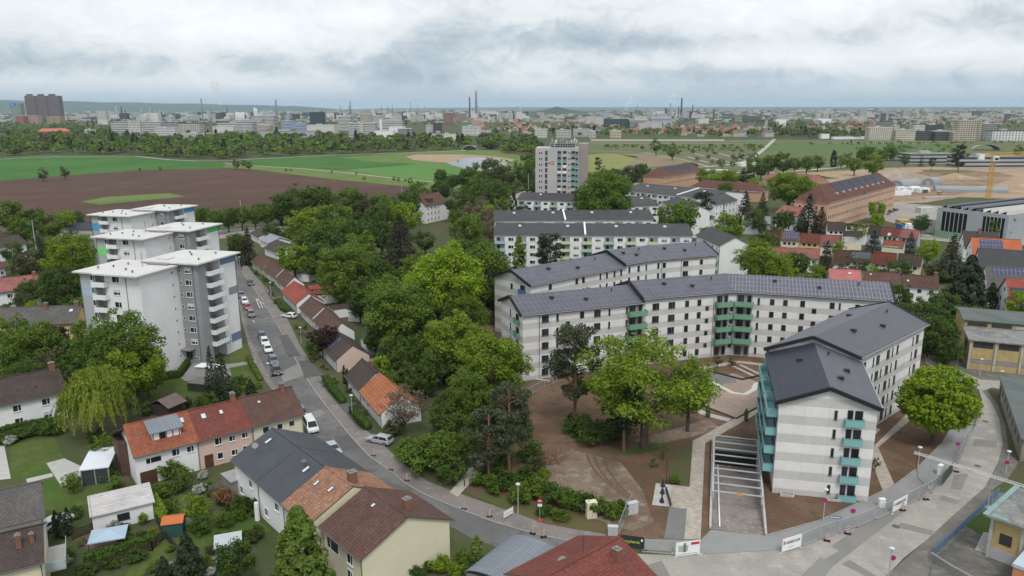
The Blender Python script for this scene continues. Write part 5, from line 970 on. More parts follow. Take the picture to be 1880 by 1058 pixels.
edge_house('gabled house with a black and bright red roof at the right edge', (1848, 511), (1960, 517), None, 10.2, 5.4, M_RENDER, MC['bright_red_tiles'], wins=lw, D=11, pv=[(.2, 6, -5, -2.4)], pvm=M_DARK)
# ------------------------------------------------------------------ yellow brick works hall, right
M_YB = tiles('yellow_brick', (.60, .43, .16), (.54, .38, .14), (.46, .35, .18), .25, .08, .1, .9, stain=.25); M_BIT = ground('weathered_roof_felt', (.22, .22, .21), (.15, .155, .15), (.32, .32, .30), .25, .9, fine=.12); M_BITG = ground('green_grey_felt', (.10, .125, .115), (.13, .145, .14), None, .2, .9)
A = G(1775, 677); B = G(1990, 700); L = math.dist(A, B); t = thing('works_hall', 'yellow brick works hall with concrete pillars and a stepped grey roof', 'workshop', (*A, 0), math.atan2(B[1] - A[1], B[0] - A[0])); h_ = 6.6
b = MB(); b.box(0, L, 0, 9, -.2, h_ - .1); b.build('wall', M_YB, t); b = MB(); b.box(0, L, 9, 21, -.2, h_ + 1.4); b.build('wall', M_YB, t)
b = MB(); b.slab([(-.5, -.6, h_), (L, -.6, h_), (L, 9, h_ + .5), (-.5, 9, h_ + .5)], .25); b.build('roof', M_BIT, t); b = MB(); b.slab([(-.5, 8.6, h_ + 1.9), (L, 8.6, h_ + 1.9), (L, 15, h_ + 2.5), (-.5, 15, h_ + 2.5)], .2); b.slab([(-.5, 15, h_ + 2.5), (L, 15, h_ + 2.5), (L, 21.5, h_ + 1.7), (-.5, 21.5, h_ + 1.7)], .2); b.build('roof', M_BITG, t)
for i in range(int(L / 4.6) + 1):
    x = .1 + i * 4.6
    b = MB(); b.box(x - .2, x + .2, -.25, 0, -.1, h_ - .12); b.build('pillar', M_CONC, t)
    b = MB(); b.box(x + .5, x + 4.1, -.05, 0, h_ - 1.8, h_ - .5); b.build('window_band', plain('dirty_dark_glass', (.045, .045, .045), .4, .3), t)
    b = MB(); b.box(x + .4, x + 4.2, -.05, 0, 1.4, 2.4); b.build('concrete_band', plain('grey_louvre', (.26, .25, .24), .8, .2, 2), t)
    b = MB(); b.box(x + .4, x + 4.2, 8.93, 9, h_ + .6, h_ + 1.3); b.build('clerestory', M_MGREY if i > 1 else MC['dirty_dark_glass'], t)
b = MB(); b.box(-.06, 0, 3.0, 6.0, 1.5, h_ - 1.4); b.build('window_band', MC['dirty_dark_glass'], t)
# long low workshop on the right edge
A = G(1833, 728); B = G(1872, 850)
t = thing('workshop', 'long low workshop with a grey felt roof following the curved pavement', 'workshop', (*G(1833, 726), 0), math.atan2(B[1] - A[1], B[0] - A[0])); L = math.dist(A, B)
b = MB(); b.box(0, L, 0, 14, -.2, 3.6); b.build('wall', plain('stained_wall', (.26, .24, .21), .95, .25, .5), t); b = MB(); b.box(-.3, L + .3, -.3, 14.3, 3.602, 3.85); b.build('roof', M_BITG, t)
for i in range(8): window(t, 1.5 + i * L / 8.6, 0, 1.5, 0, 1.6, 1.2, M_FRD, 'n', False)
b = MB(); b.box(1.2, 2.4, -.07, 0, 0, 2.3); b.build('door', M_DARK, t)
# bottom right yellow garage
A = G(1812, 1022); B = G(1864, 1048); L = math.dist(A, B) * 2; t = thing('works_building', 'small yellow brick works building with a turquoise edged felt roof', 'workshop', (*A, 0), R(-50)); h_ = 5.5
b = MB(); b.box(0, L, 0, 9, -.2, h_); b.build('wall', M_YB, t); b = MB(); b.box(-.02, L, -.03, 0, -.1, 1.5); b.build('plinth', M_MGREY, t)
b = MB(); b.box(-.8, L, -.8, 10, h_ + .002, h_ + .25); rf = b.build('roof', M_BIT, t); b = MB(); b.box(-.9, -.3, -.9, 10.1, h_ + .25, h_ + .34); b.box(.0, 1.6, -.7, .1, h_ + .25, h_ + .33); b.build('roof_edge', plain('turquoise_sheet', (.20, .31, .30), .6, .15), rf)
for x in (.0, 3.3, 6.6): b = MB(); b.box(x - .15, x + .2, -.15, 0, -.1, h_); b.build('pillar', M_CONC, t)
b = MB(); b.box(1.0, 2.3, -.06, 0, 2.3, 3.7); b.build('window', MC['dirty_dark_glass'], t); b = MB(); b.box(3.8, 6.3, -.06, 0, .4, 3.6); b.build('garage_door', plain('grey_gate', (.20, .21, .22), .6, .1), t)
for k in range(8): b = MB(); b.box(-1.5, -.3, .4 + k * .3, .7 + k * .3, 0, .2 + k * .2); b.build('step', M_CONC, t)
t = thing('garage', 'orange fronted flat garage in the bottom right corner', 'garage', (*G(1861, 1036, 3.2), 0), R(41)); b = MB(); b.box(0, 6, -6, 0, -.2, 2.9); b.build('wall', plain('orange_render', (.55, .25, .12), .8, .05), t); b = MB(); b.box(-.1, 6.1, -6.1, .1, 2.9, 3.3); b.build('roof', plain('pale_blue_fascia', (.45, .52, .58), .6, .05), t)
# ------------------------------------------------------------------ trees
rng = np.random.default_rng(11)
F_MID = foliage('leaves_mid_green', (.055, .108, .012), (.13, .21, .022), (.19, .27, .035))
F_LIME = foliage('leaves_lime', (.090, .158, .010), (.195, .29, .018), (.28, .37, .03))
F_BRI = foliage('leaves_bright_green', (.11, .19, .009), (.23, .35, .016), (.33, .44, .03))
F_DARK = foliage('leaves_dark_green', (.032, .070, .012), (.082, .142, .020), (.13, .19, .03))
F_OLIVE = foliage('leaves_olive', (.055, .070, .022), (.105, .115, .040), (.15, .14, .06))
F_CON = foliage('needles_dark', (.010, .022, .010), (.028, .048, .020), (.06, .075, .03), .1)
F_BLUE = foliage('needles_blue_green', (.035, .055, .045), (.065, .09, .075), (.10, .12, .10), .1)
F_PINE = foliage('needles_pine', (.026, .038, .018), (.060, .075, .034), (.10, .11, .05), .1)
F_CONB = foliage('needles_brown_green', (.022, .022, .014), (.045, .042, .024), (.06, .05, .03), .1)
F_RED = foliage('leaves_purple', (.022, .010, .013), (.055, .024, .025), (.09, .04, .035))
F_RUST = foliage('leaves_salmon', (.20, .10, .05), (.30, .16, .09), (.32, .2, .12))
F_WIL = foliage('leaves_willow', (.14, .19, .022), (.25, .31, .04), (.32, .38, .06), .3)
F_YEL = foliage('leaves_yellow', (.35, .29, .03), (.45, .38, .05), (.5, .45, .08))
F_FLW = foliage('blossom_white', (.25, .27, .20), (.55, .56, .50), (.7, .7, .66))
F_TWIG = foliage('twigs_brown', (.13, .10, .07), (.20, .155, .10), (.24, .17, .10))
F_HEDGE = foliage('hedge_leaves', (.035, .08, .012), (.075, .14, .022), (.10, .18, .03))
F_THU = foliage('thuja_green', (.05, .095, .010), (.115, .18, .020), (.17, .23, .035), .15)
def quads_mesh(name, c, n, size, mats, trunk=None, asp=1.0, roll=None, vdir=None):
    """many leaf-sized faces: centres c, normals n"""
    k = len(c); a = np.cross(n, rng.normal(size=(k, 3))); a /= np.linalg.norm(a, axis=1)[:, None] + 1e-9
    if vdir is not None: b = vdir / (np.linalg.norm(vdir, axis=1)[:, None] + 1e-9); a = np.cross(n, b); a /= np.linalg.norm(a, axis=1)[:, None] + 1e-9
    else: b = np.cross(n, a); b /= np.linalg.norm(b, axis=1)[:, None] + 1e-9
    s = (size * rng.uniform(.6, 1.3, k))[:, None] / 2; a = a * s; b = b * s * asp
    v = np.empty((k, 4, 3)); v[:, 0] = c - a * .4 - b; v[:, 1] = c + a - b * .2; v[:, 2] = c + a * .3 + b; v[:, 3] = c - a + b * .3
    V = v.reshape(-1, 3); nf = k; tv = np.zeros((0, 3)); tf = []
    if trunk: tv = np.array(trunk.v); tf = trunk.f
    me = bpy.data.meshes.new(name); me.vertices.add(len(V) + len(tv)); me.vertices.foreach_set('co', np.vstack([V, tv]).astype(np.float32).ravel())
    ls = [4] * nf + [len(f) for f in tf]; idx = np.concatenate([np.arange(nf * 4)] + [np.array(f) + nf * 4 for f in tf]) if tf else np.arange(nf * 4)
    me.loops.add(len(idx)); me.loops.foreach_set('vertex_index', idx.astype(np.int32)); me.polygons.add(len(ls)); me.polygons.foreach_set('loop_start', np.concatenate([[0], np.cumsum(ls)[:-1]]).astype(np.int32)); me.polygons.foreach_set('loop_total', np.array(ls, np.int32))
    for m in mats: me.materials.append(m)
    if tf: me.polygons.foreach_set('material_index', np.array([0] * nf + [1] * len(tf), np.int32))
    me.update(calc_edges=True); me.validate(); return me
def rand_dirs(k, up=0.0):
    d = rng.normal(size=(k, 3)); d[:, 2] += up; return d / np.linalg.norm(d, axis=1)[:, None]
def clumps(nc, env, rmin, rmax, zc, rz, lobes=0, flat=1.0, shell=.62):
    """clump centres spread through an egg-shaped crown with a lobed outline"""
    out = []; ph = rng.uniform(0, 6.28, 4)
    while len(out) < nc:
        d = rand_dirs(1)[0]; t = math.atan2(d[1], d[0]); r = (rng.uniform(shell, 1.0)) ** .8; lob = 1 + lobes * (math.sin(2 * t + ph[0]) * .5 + math.sin(3 * t + ph[1] + d[2] * 2) * .5 + .6 * math.sin(5 * t + ph[2] + 3 * d[2]))
        p = np.array([d[0] * env * lob, d[1] * env * lob, d[2] * rz * flat * (1 + .5 * (lob - 1))]) * r
        if p[2] < 0: p[2] *= .75; p[:2] *= (1 + .3 * p[2] / rz)
        out.append((p + (0, 0, zc), rng.uniform(rmin, rmax)))
    return out
def leafy(cl, per, size, jit=.55, upb=.35):
    C = []; Nn = []
    for p, r in cl:
        k = max(4, int(per * (r / .12) ** 1.6)); d = rand_dirs(k, .25); rr = rng.uniform(.55, 1.08, k)[:, None]; C.append(p + d * rr * r * np.array([1, 1, .78])); Nn.append(d + rng.normal(size=(k, 3)) * jit + (0, 0, upb))
    C = np.vstack(C); Nn = np.vstack(Nn); return C, Nn / np.linalg.norm(Nn, axis=1)[:, None]
def limbs(ht, r0, n, spread, fork=.35, seed=0, lean=0):
    rnd = random.Random(seed); b = MB(); z1 = ht * fork; b.tube([(0, 0, -.02), (0, 0, ht * .02), (lean * .3, 0, z1 * .6), (lean * .5, .0, z1)], [r0 * 1.5, r0 * 1.1, r0, r0 * .85], 9, 0, False)
    for i in range(n):
        a = 6.283 * i / n + rnd.uniform(-.3, .3); s = spread * rnd.uniform(.6, 1); q = r0 * rnd.uniform(.38, .6); x, y = math.cos(a), math.sin(a)
        zt = z1 + (ht * .82 - z1) * rnd.uniform(.5, 1); zb = z1 * rnd.uniform(.82, 1.05); o = (lean * .5, 0)
        p = [(o[0], 0, zb), (o[0] + x * s * .3, y * s * .3, zb + (zt - zb) * .3), (o[0] + x * s * .62, y * s * .62, zb + (zt - zb) * .68), (o[0] + x * s, y * s, zt)]; b.tube(p, [q, q * .75, q * .45, q * .12], 6, 0, False)
        for j in range(2):
            aa = a + rnd.uniform(-1, 1); e = p[1 + j]; b.tube([e, (e[0] + math.cos(aa) * s * .3, e[1] + math.sin(aa) * s * .3, e[2] + ht * .09), (e[0] + math.cos(aa) * s * .55, e[1] + math.sin(aa) * s * .55, e[2] + ht * .13)], [q * .4, q * .25, q * .06], 5, 0, False)
    return b
# prototypes: crown one metre wide standing on the ground, height = aspect
P = {}
def proto(kind, lod, i):
    key = (kind, lod, i)
    if key in P: return P[key]
    seed = i * 7 + lod; q = {0: 1.0, 1: .42, 2: .11}[lod]; sz = {0: 1.0, 1: 1.5, 2: 2.7}[lod]; asp = 1.15; tr = None
    if kind == 'D':      # broad crown
        asp = (1.08, 1.15, 1.0, 1.2)[i % 4]; cl = clumps(int(95 + 45 * (lod == 0)), .42, .055, .125, asp * .55, asp * .42, .11, shell=.5)
        if lod == 2: cl = clumps(30, .40, .10, .17, asp * .54, asp * .42, .12)
        c, n = leafy(cl, {0: 175, 1: 65, 2: 17}[lod], .0); me = quads_mesh('crown', c, n, (.0245 if lod == 0 else .028 * sz), [F_MID]); tr = limbs(asp, .032, 6, .30, .32, i)
    elif kind == 'O':    # sparse open oak, limbs show
        asp = .86; cl = clumps(120, .44, .045, .09, asp * .58, asp * .38, .2, shell=.42); c, n = leafy(cl, {0: 270, 1: 70, 2: 14}[lod], 0); me = quads_mesh('crown', c, n, (.0165 if lod == 0 else .022 * sz), [F_MID]); tr = limbs(asp, .026, 9, .36, .28, i + 3)
    elif kind == 'B':    # dense ball
        asp = 1.0; cl = clumps(330 if lod == 0 else 90, .44, .045, .075 if lod == 0 else .11, asp * .53, asp * .46, .04, shell=.72) + clumps(130 if lod == 0 else 30, .30, .06, .10, asp * .53, asp * .32, .0, shell=.3); c, n = leafy(cl, {0: 125, 1: 50, 2: 20}[lod], 0, .5, .3); me = quads_mesh('crown', c, n, .026 * sz, [F_BRI], asp=1.3); tr = limbs(asp * .6, .03, 6, .16, .3, i)
    elif kind == 'S':    # shrub, leaves down to the ground
        asp = .72; cl = clumps(46 if lod < 2 else 16, .40, .08, .14, asp * .42, asp * .42, .14, shell=.4); c, n = leafy(cl, {0: 95, 1: 42, 2: 16}[lod], 0); me = quads_mesh('crown', c, n, .036 * sz, [F_MID]); tr = limbs(asp * .7, .02, 4, .2, .15, i)
    elif kind == 'C':    # spruce / fir
        asp = 2.3; C = []; Nn = []; T = 26 if lod < 2 else 12
        for k in range(T):
            z = asp * (.06 + .93 * k / T); r = .5 * (1 - k / T) ** .85 * rng.uniform(.85, 1.1) + .015; m = int({0: 330, 1: 120, 2: 36}[lod] * (r * 2) ** 1.1) + 6; t = rng.uniform(0, 6.283, m); nb = 9 + k % 3; t = np.round(t / 6.283 * nb) / nb * 6.283 + rng.normal(size=m) * .16 + k; rr = r * np.sqrt(rng.uniform(.03, 1.0, m)); C.append(np.stack([np.cos(t) * rr, np.sin(t) * rr, z - rr * .32 + rng.normal(size=m) * .022], 1)); Nn.append(np.stack([np.cos(t) * .35, np.sin(t) * .35, np.full(m, 1.0)], 1) + rng.normal(size=(m, 3)) * .45)
        c = np.vstack(C); n = np.vstack(Nn); n /= np.linalg.norm(n, axis=1)[:, None]; me = quads_mesh('crown', c, n, .038 * sz, [F_CON], asp=1.5); tr = MB(); tr.tube([(0, 0, 0), (0, 0, asp * .9)], [.035, .004], 7)
    elif kind == 'Q':    # cypress-like bushy conifer, ragged
        asp = 1.35; C = []; Nn = []
        for k in range(120 if lod < 2 else 40):
            h = rng.uniform(0, 1) ** .9; r = .46 * (1 - h) ** .75 * rng.uniform(.6, 1.05); t = rng.uniform(0, 6.283); p = np.array([math.cos(t) * r, math.sin(t) * r, asp * (.06 + .86 * h)]); m = {0: 75, 1: 34, 2: 12}[lod]; d = rand_dirs(m, .6) * np.array([.075, .075, .10]); C.append(p + d); Nn.append(d * 12 + rng.normal(size=(m, 3)) * .5 + (math.cos(t) * .5, math.sin(t) * .5, .2))
        c = np.vstack(C); n = np.vstack(Nn); n /= np.linalg.norm(n, axis=1)[:, None]; me = quads_mesh('crown', c, n, .034 * sz, [F_THU], asp=1.5); tr = MB(); tr.tube([(0, 0, 0), (0, 0, asp * .8)], [.03, .006], 7)
    elif kind == 'P':    # pine: bare stem, flat tufts
        asp = (1.75, 1.5, 1.9)[i % 3]; cl = []; rn = random.Random(i)
        for k in range(46): h = rn.uniform(.38, 1); r = .44 * (1 - ((h - .65) / .42) ** 2 * .7) * rn.uniform(.35, 1); t = rn.uniform(0, 6.283); cl.append((np.array([math.cos(t) * r, math.sin(t) * r, asp * h * .97]), rn.uniform(.09, .15)))
        C, Nn = leafy(cl, {0: 240, 1: 90, 2: 20}[lod], 0, .7, .5); me = quads_mesh('crown', C, Nn, .024 * sz, [F_PINE], asp=1.5); tr = MB(); tr.tube([(0, 0, 0), (.02, .01, asp * .4), (-.01, .02, asp * .75), (0, 0, asp * .95)], [.032, .026, .016, .005], 8)
        for p, r in cl[::1]: tr.tube([(0, 0, p[2] - .12), tuple(p * np.array([.5, .5, 1]) + np.array([0, 0, -.05])), tuple(p)], [.010, .007, .003], 5)
    elif kind == 'W':    # weeping willow
        asp = 1.08; C = []; Nn = []; VD = []
        for k in range(420):
            d = rand_dirs(1, .6)[0]; d[2] = abs(d[2]); p0 = np.array([d[0] * .44, d[1] * .44, asp * .52 + d[2] * .46]) * np.array([rng.uniform(.45, 1), rng.uniform(.45, 1), 1]); L = rng.uniform(.2, .62) * (p0[2]); m = {0: 30, 1: 14, 2: 5}[lod]; t = np.linspace(0, 1, m)[:, None]; out = np.array([d[0], d[1], 0]) * .10
            pp = p0 + out * np.sqrt(t) + np.array([0, 0, -1]) * L * t + rng.normal(size=(m, 3)) * .008; C.append(pp); Nn.append(np.tile(d * (1, 1, .2), (m, 1)) + rng.normal(size=(m, 3)) * .35); VD.append(np.tile((0, 0, 1.0), (m, 1)) + rng.normal(size=(m, 3)) * .12)
        cl = clumps(60, .36, .06, .10, asp * .68, asp * .24, .1); c2, n2 = leafy(cl, {0: 60, 1: 30, 2: 8}[lod], 0); C.append(c2); Nn.append(n2); VD.append(np.tile((0, 0, 1.0), (len(c2), 1)) + rng.normal(size=(len(c2), 3)) * .6)
        c = np.vstack(C); n = np.vstack(Nn); n /= np.linalg.norm(n, axis=1)[:, None]; me = quads_mesh('crown', c, n, .017 * sz, [F_WIL], asp=2.6, vdir=np.vstack(VD)); tr = limbs(asp * .85, .035, 6, .3, .3, i)
    elif kind == 'T':    # column
        asp = 4.2; m = {0: 2600, 1: 900, 2: 240}[lod]; h = rng.uniform(0, 1, m); r = .46 * np.minimum(1, (1.04 - h) * 3.0) * np.minimum(1, .5 + h * 3) * rng.uniform(.75, 1.06, m); t = rng.uniform(0, 6.283, m); r *= 1 + .12 * np.sin(t * 3 + h * 20); c = np.stack([np.cos(t) * r, np.sin(t) * r, .03 + h * asp], 1); n = np.stack([np.cos(t), np.sin(t), np.full(m, .4)], 1) + rng.normal(size=(m, 3)) * .45; n /= np.linalg.norm(n, axis=1)[:, None]; me = quads_mesh('crown', c, n, .11 * sz, [F_THU], asp=1.5); tr = MB(); tr.tube([(0, 0, 0), (0, 0, asp * .9)], [.08, .02], 6)
    elif kind == 'N':    # still almost bare: twigs and a few young leaves
        asp = 1.15; tr = limbs(asp, .022, 10, .38, .25, i + 11); cl = clumps(60, .44, .07, .12, asp * .6, asp * .38, .12, shell=.45); C, Nn = leafy(cl, {0: 60, 1: 30, 2: 12}[lod], 0, .9, 0); me = quads_mesh('crown', C, Nn, .020 * sz, [F_TWIG], asp=2.2)
    tm = tr.mesh('trunk', M_BARK, True); P[key] = (me, tm, asp); return P[key]
KD = {  # code: (shape, leaves, words, category name)
 'D': ('D', F_MID, 'mid green tree', 'broadleaf_tree'), 'L': ('D', F_LIME, 'lime green tree', 'broadleaf_tree'), 'G': ('D', F_BRI, 'bright green tree', 'broadleaf_tree'),
 'K': ('D', F_DARK, 'dark green tree', 'broadleaf_tree'), 'O': ('D', F_OLIVE, 'olive green tree', 'broadleaf_tree'), 'R': ('D', F_RED, 'purple tree', 'purple_tree'), 'F': ('D', F_FLW, 'white blossoming tree', 'blossom_tree'),
 'C': ('C', F_CON, 'dark spruce', 'spruce_tree'), 'c': ('C', F_CONB, 'brownish dark conifer', 'conifer_tree'), 'b': ('C', F_BLUE, 'blue green conifer', 'conifer_tree'), 'Q': ('Q', F_THU, 'bushy cypress', 'cypress_tree'), 'q': ('Q', F_CON, 'dark bushy conifer', 'conifer_tree'),
 'P': ('P', F_PINE, 'bare-stemmed pine', 'pine_tree'), 'p': ('P', F_CON, 'black green pine', 'pine_tree'), 'W': ('W', F_WIL, 'weeping willow', 'willow_tree'), 'T': ('T', F_THU, 'slim column tree', 'columnar_tree'), 't': ('T', F_CON, 'dark slim column tree', 'columnar_tree'),
 'N': ('N', F_TWIG, 'nearly bare brown tree', 'bare_tree'), 'n': ('N', F_OLIVE, 'thinly leaved olive tree', 'bare_tree'), 'X': ('B', F_BRI, 'dense ball of bright green leaves', 'maple_tree'), 'A': ('O', F_LIME, 'wide open bright green oak', 'oak_tree'),
 's': ('S', F_MID, 'green shrub', 'shrub'), 'k': ('S', F_DARK, 'dark green shrub', 'shrub'), 'l': ('S', F_LIME, 'lime green shrub', 'shrub'), 'r': ('S', F_RED, 'dark red shrub', 'shrub'), 'y': ('S', F_YEL, 'yellow shrub', 'shrub'), 'u': ('S', F_RUST, 'salmon pink shrub', 'shrub'), 'f': ('S', F_FLW, 'white flowering shrub', 'shrub'), 'o': ('S', F_OLIVE, 'olive brown shrub', 'shrub')}
TREES = []
def tree_px(code, cx, cy, w, zs=1.0, base=None, zone=''):
    """a tree whose crown is seen around (cx, cy), w picture-pixels wide; zs stretches its height. base: picture row of its foot, if seen"""
    if 755 < cx < 832 and 352 < cy < 436: return
    shape = KD[code][0]; asp = {'D': 1.15, 'O': .86, 'B': 1.0, 'S': .72, 'C': 2.3, 'Q': 1.35, 'P': 1.7, 'W': 1.08, 'T': 4.2, 'N': 1.15}[shape] * zs; cf = {'D': .6, 'O': .6, 'B': .55, 'S': .45, 'C': .5, 'Q': .5, 'P': .7, 'W': .55, 'T': .5, 'N': .6}[shape]
    z = 3.0
    for _ in range(25):
        if base: x, y = G(cx, base, 0)
        else: x, y = G(cx, cy, z)
        d = math.hypot(x, y) ; f = y * math.cos(PITCH) + (CAMH - z) * math.sin(PITCH); W = w / FPX * f * (1.1 if shape in 'DP' else 1.0); z = .5 * z + .5 * W * asp * cf
        if z > 30: z = 30
    TREES.append((code, x, y, W, zs, w, zone, cx)); return x, y, W
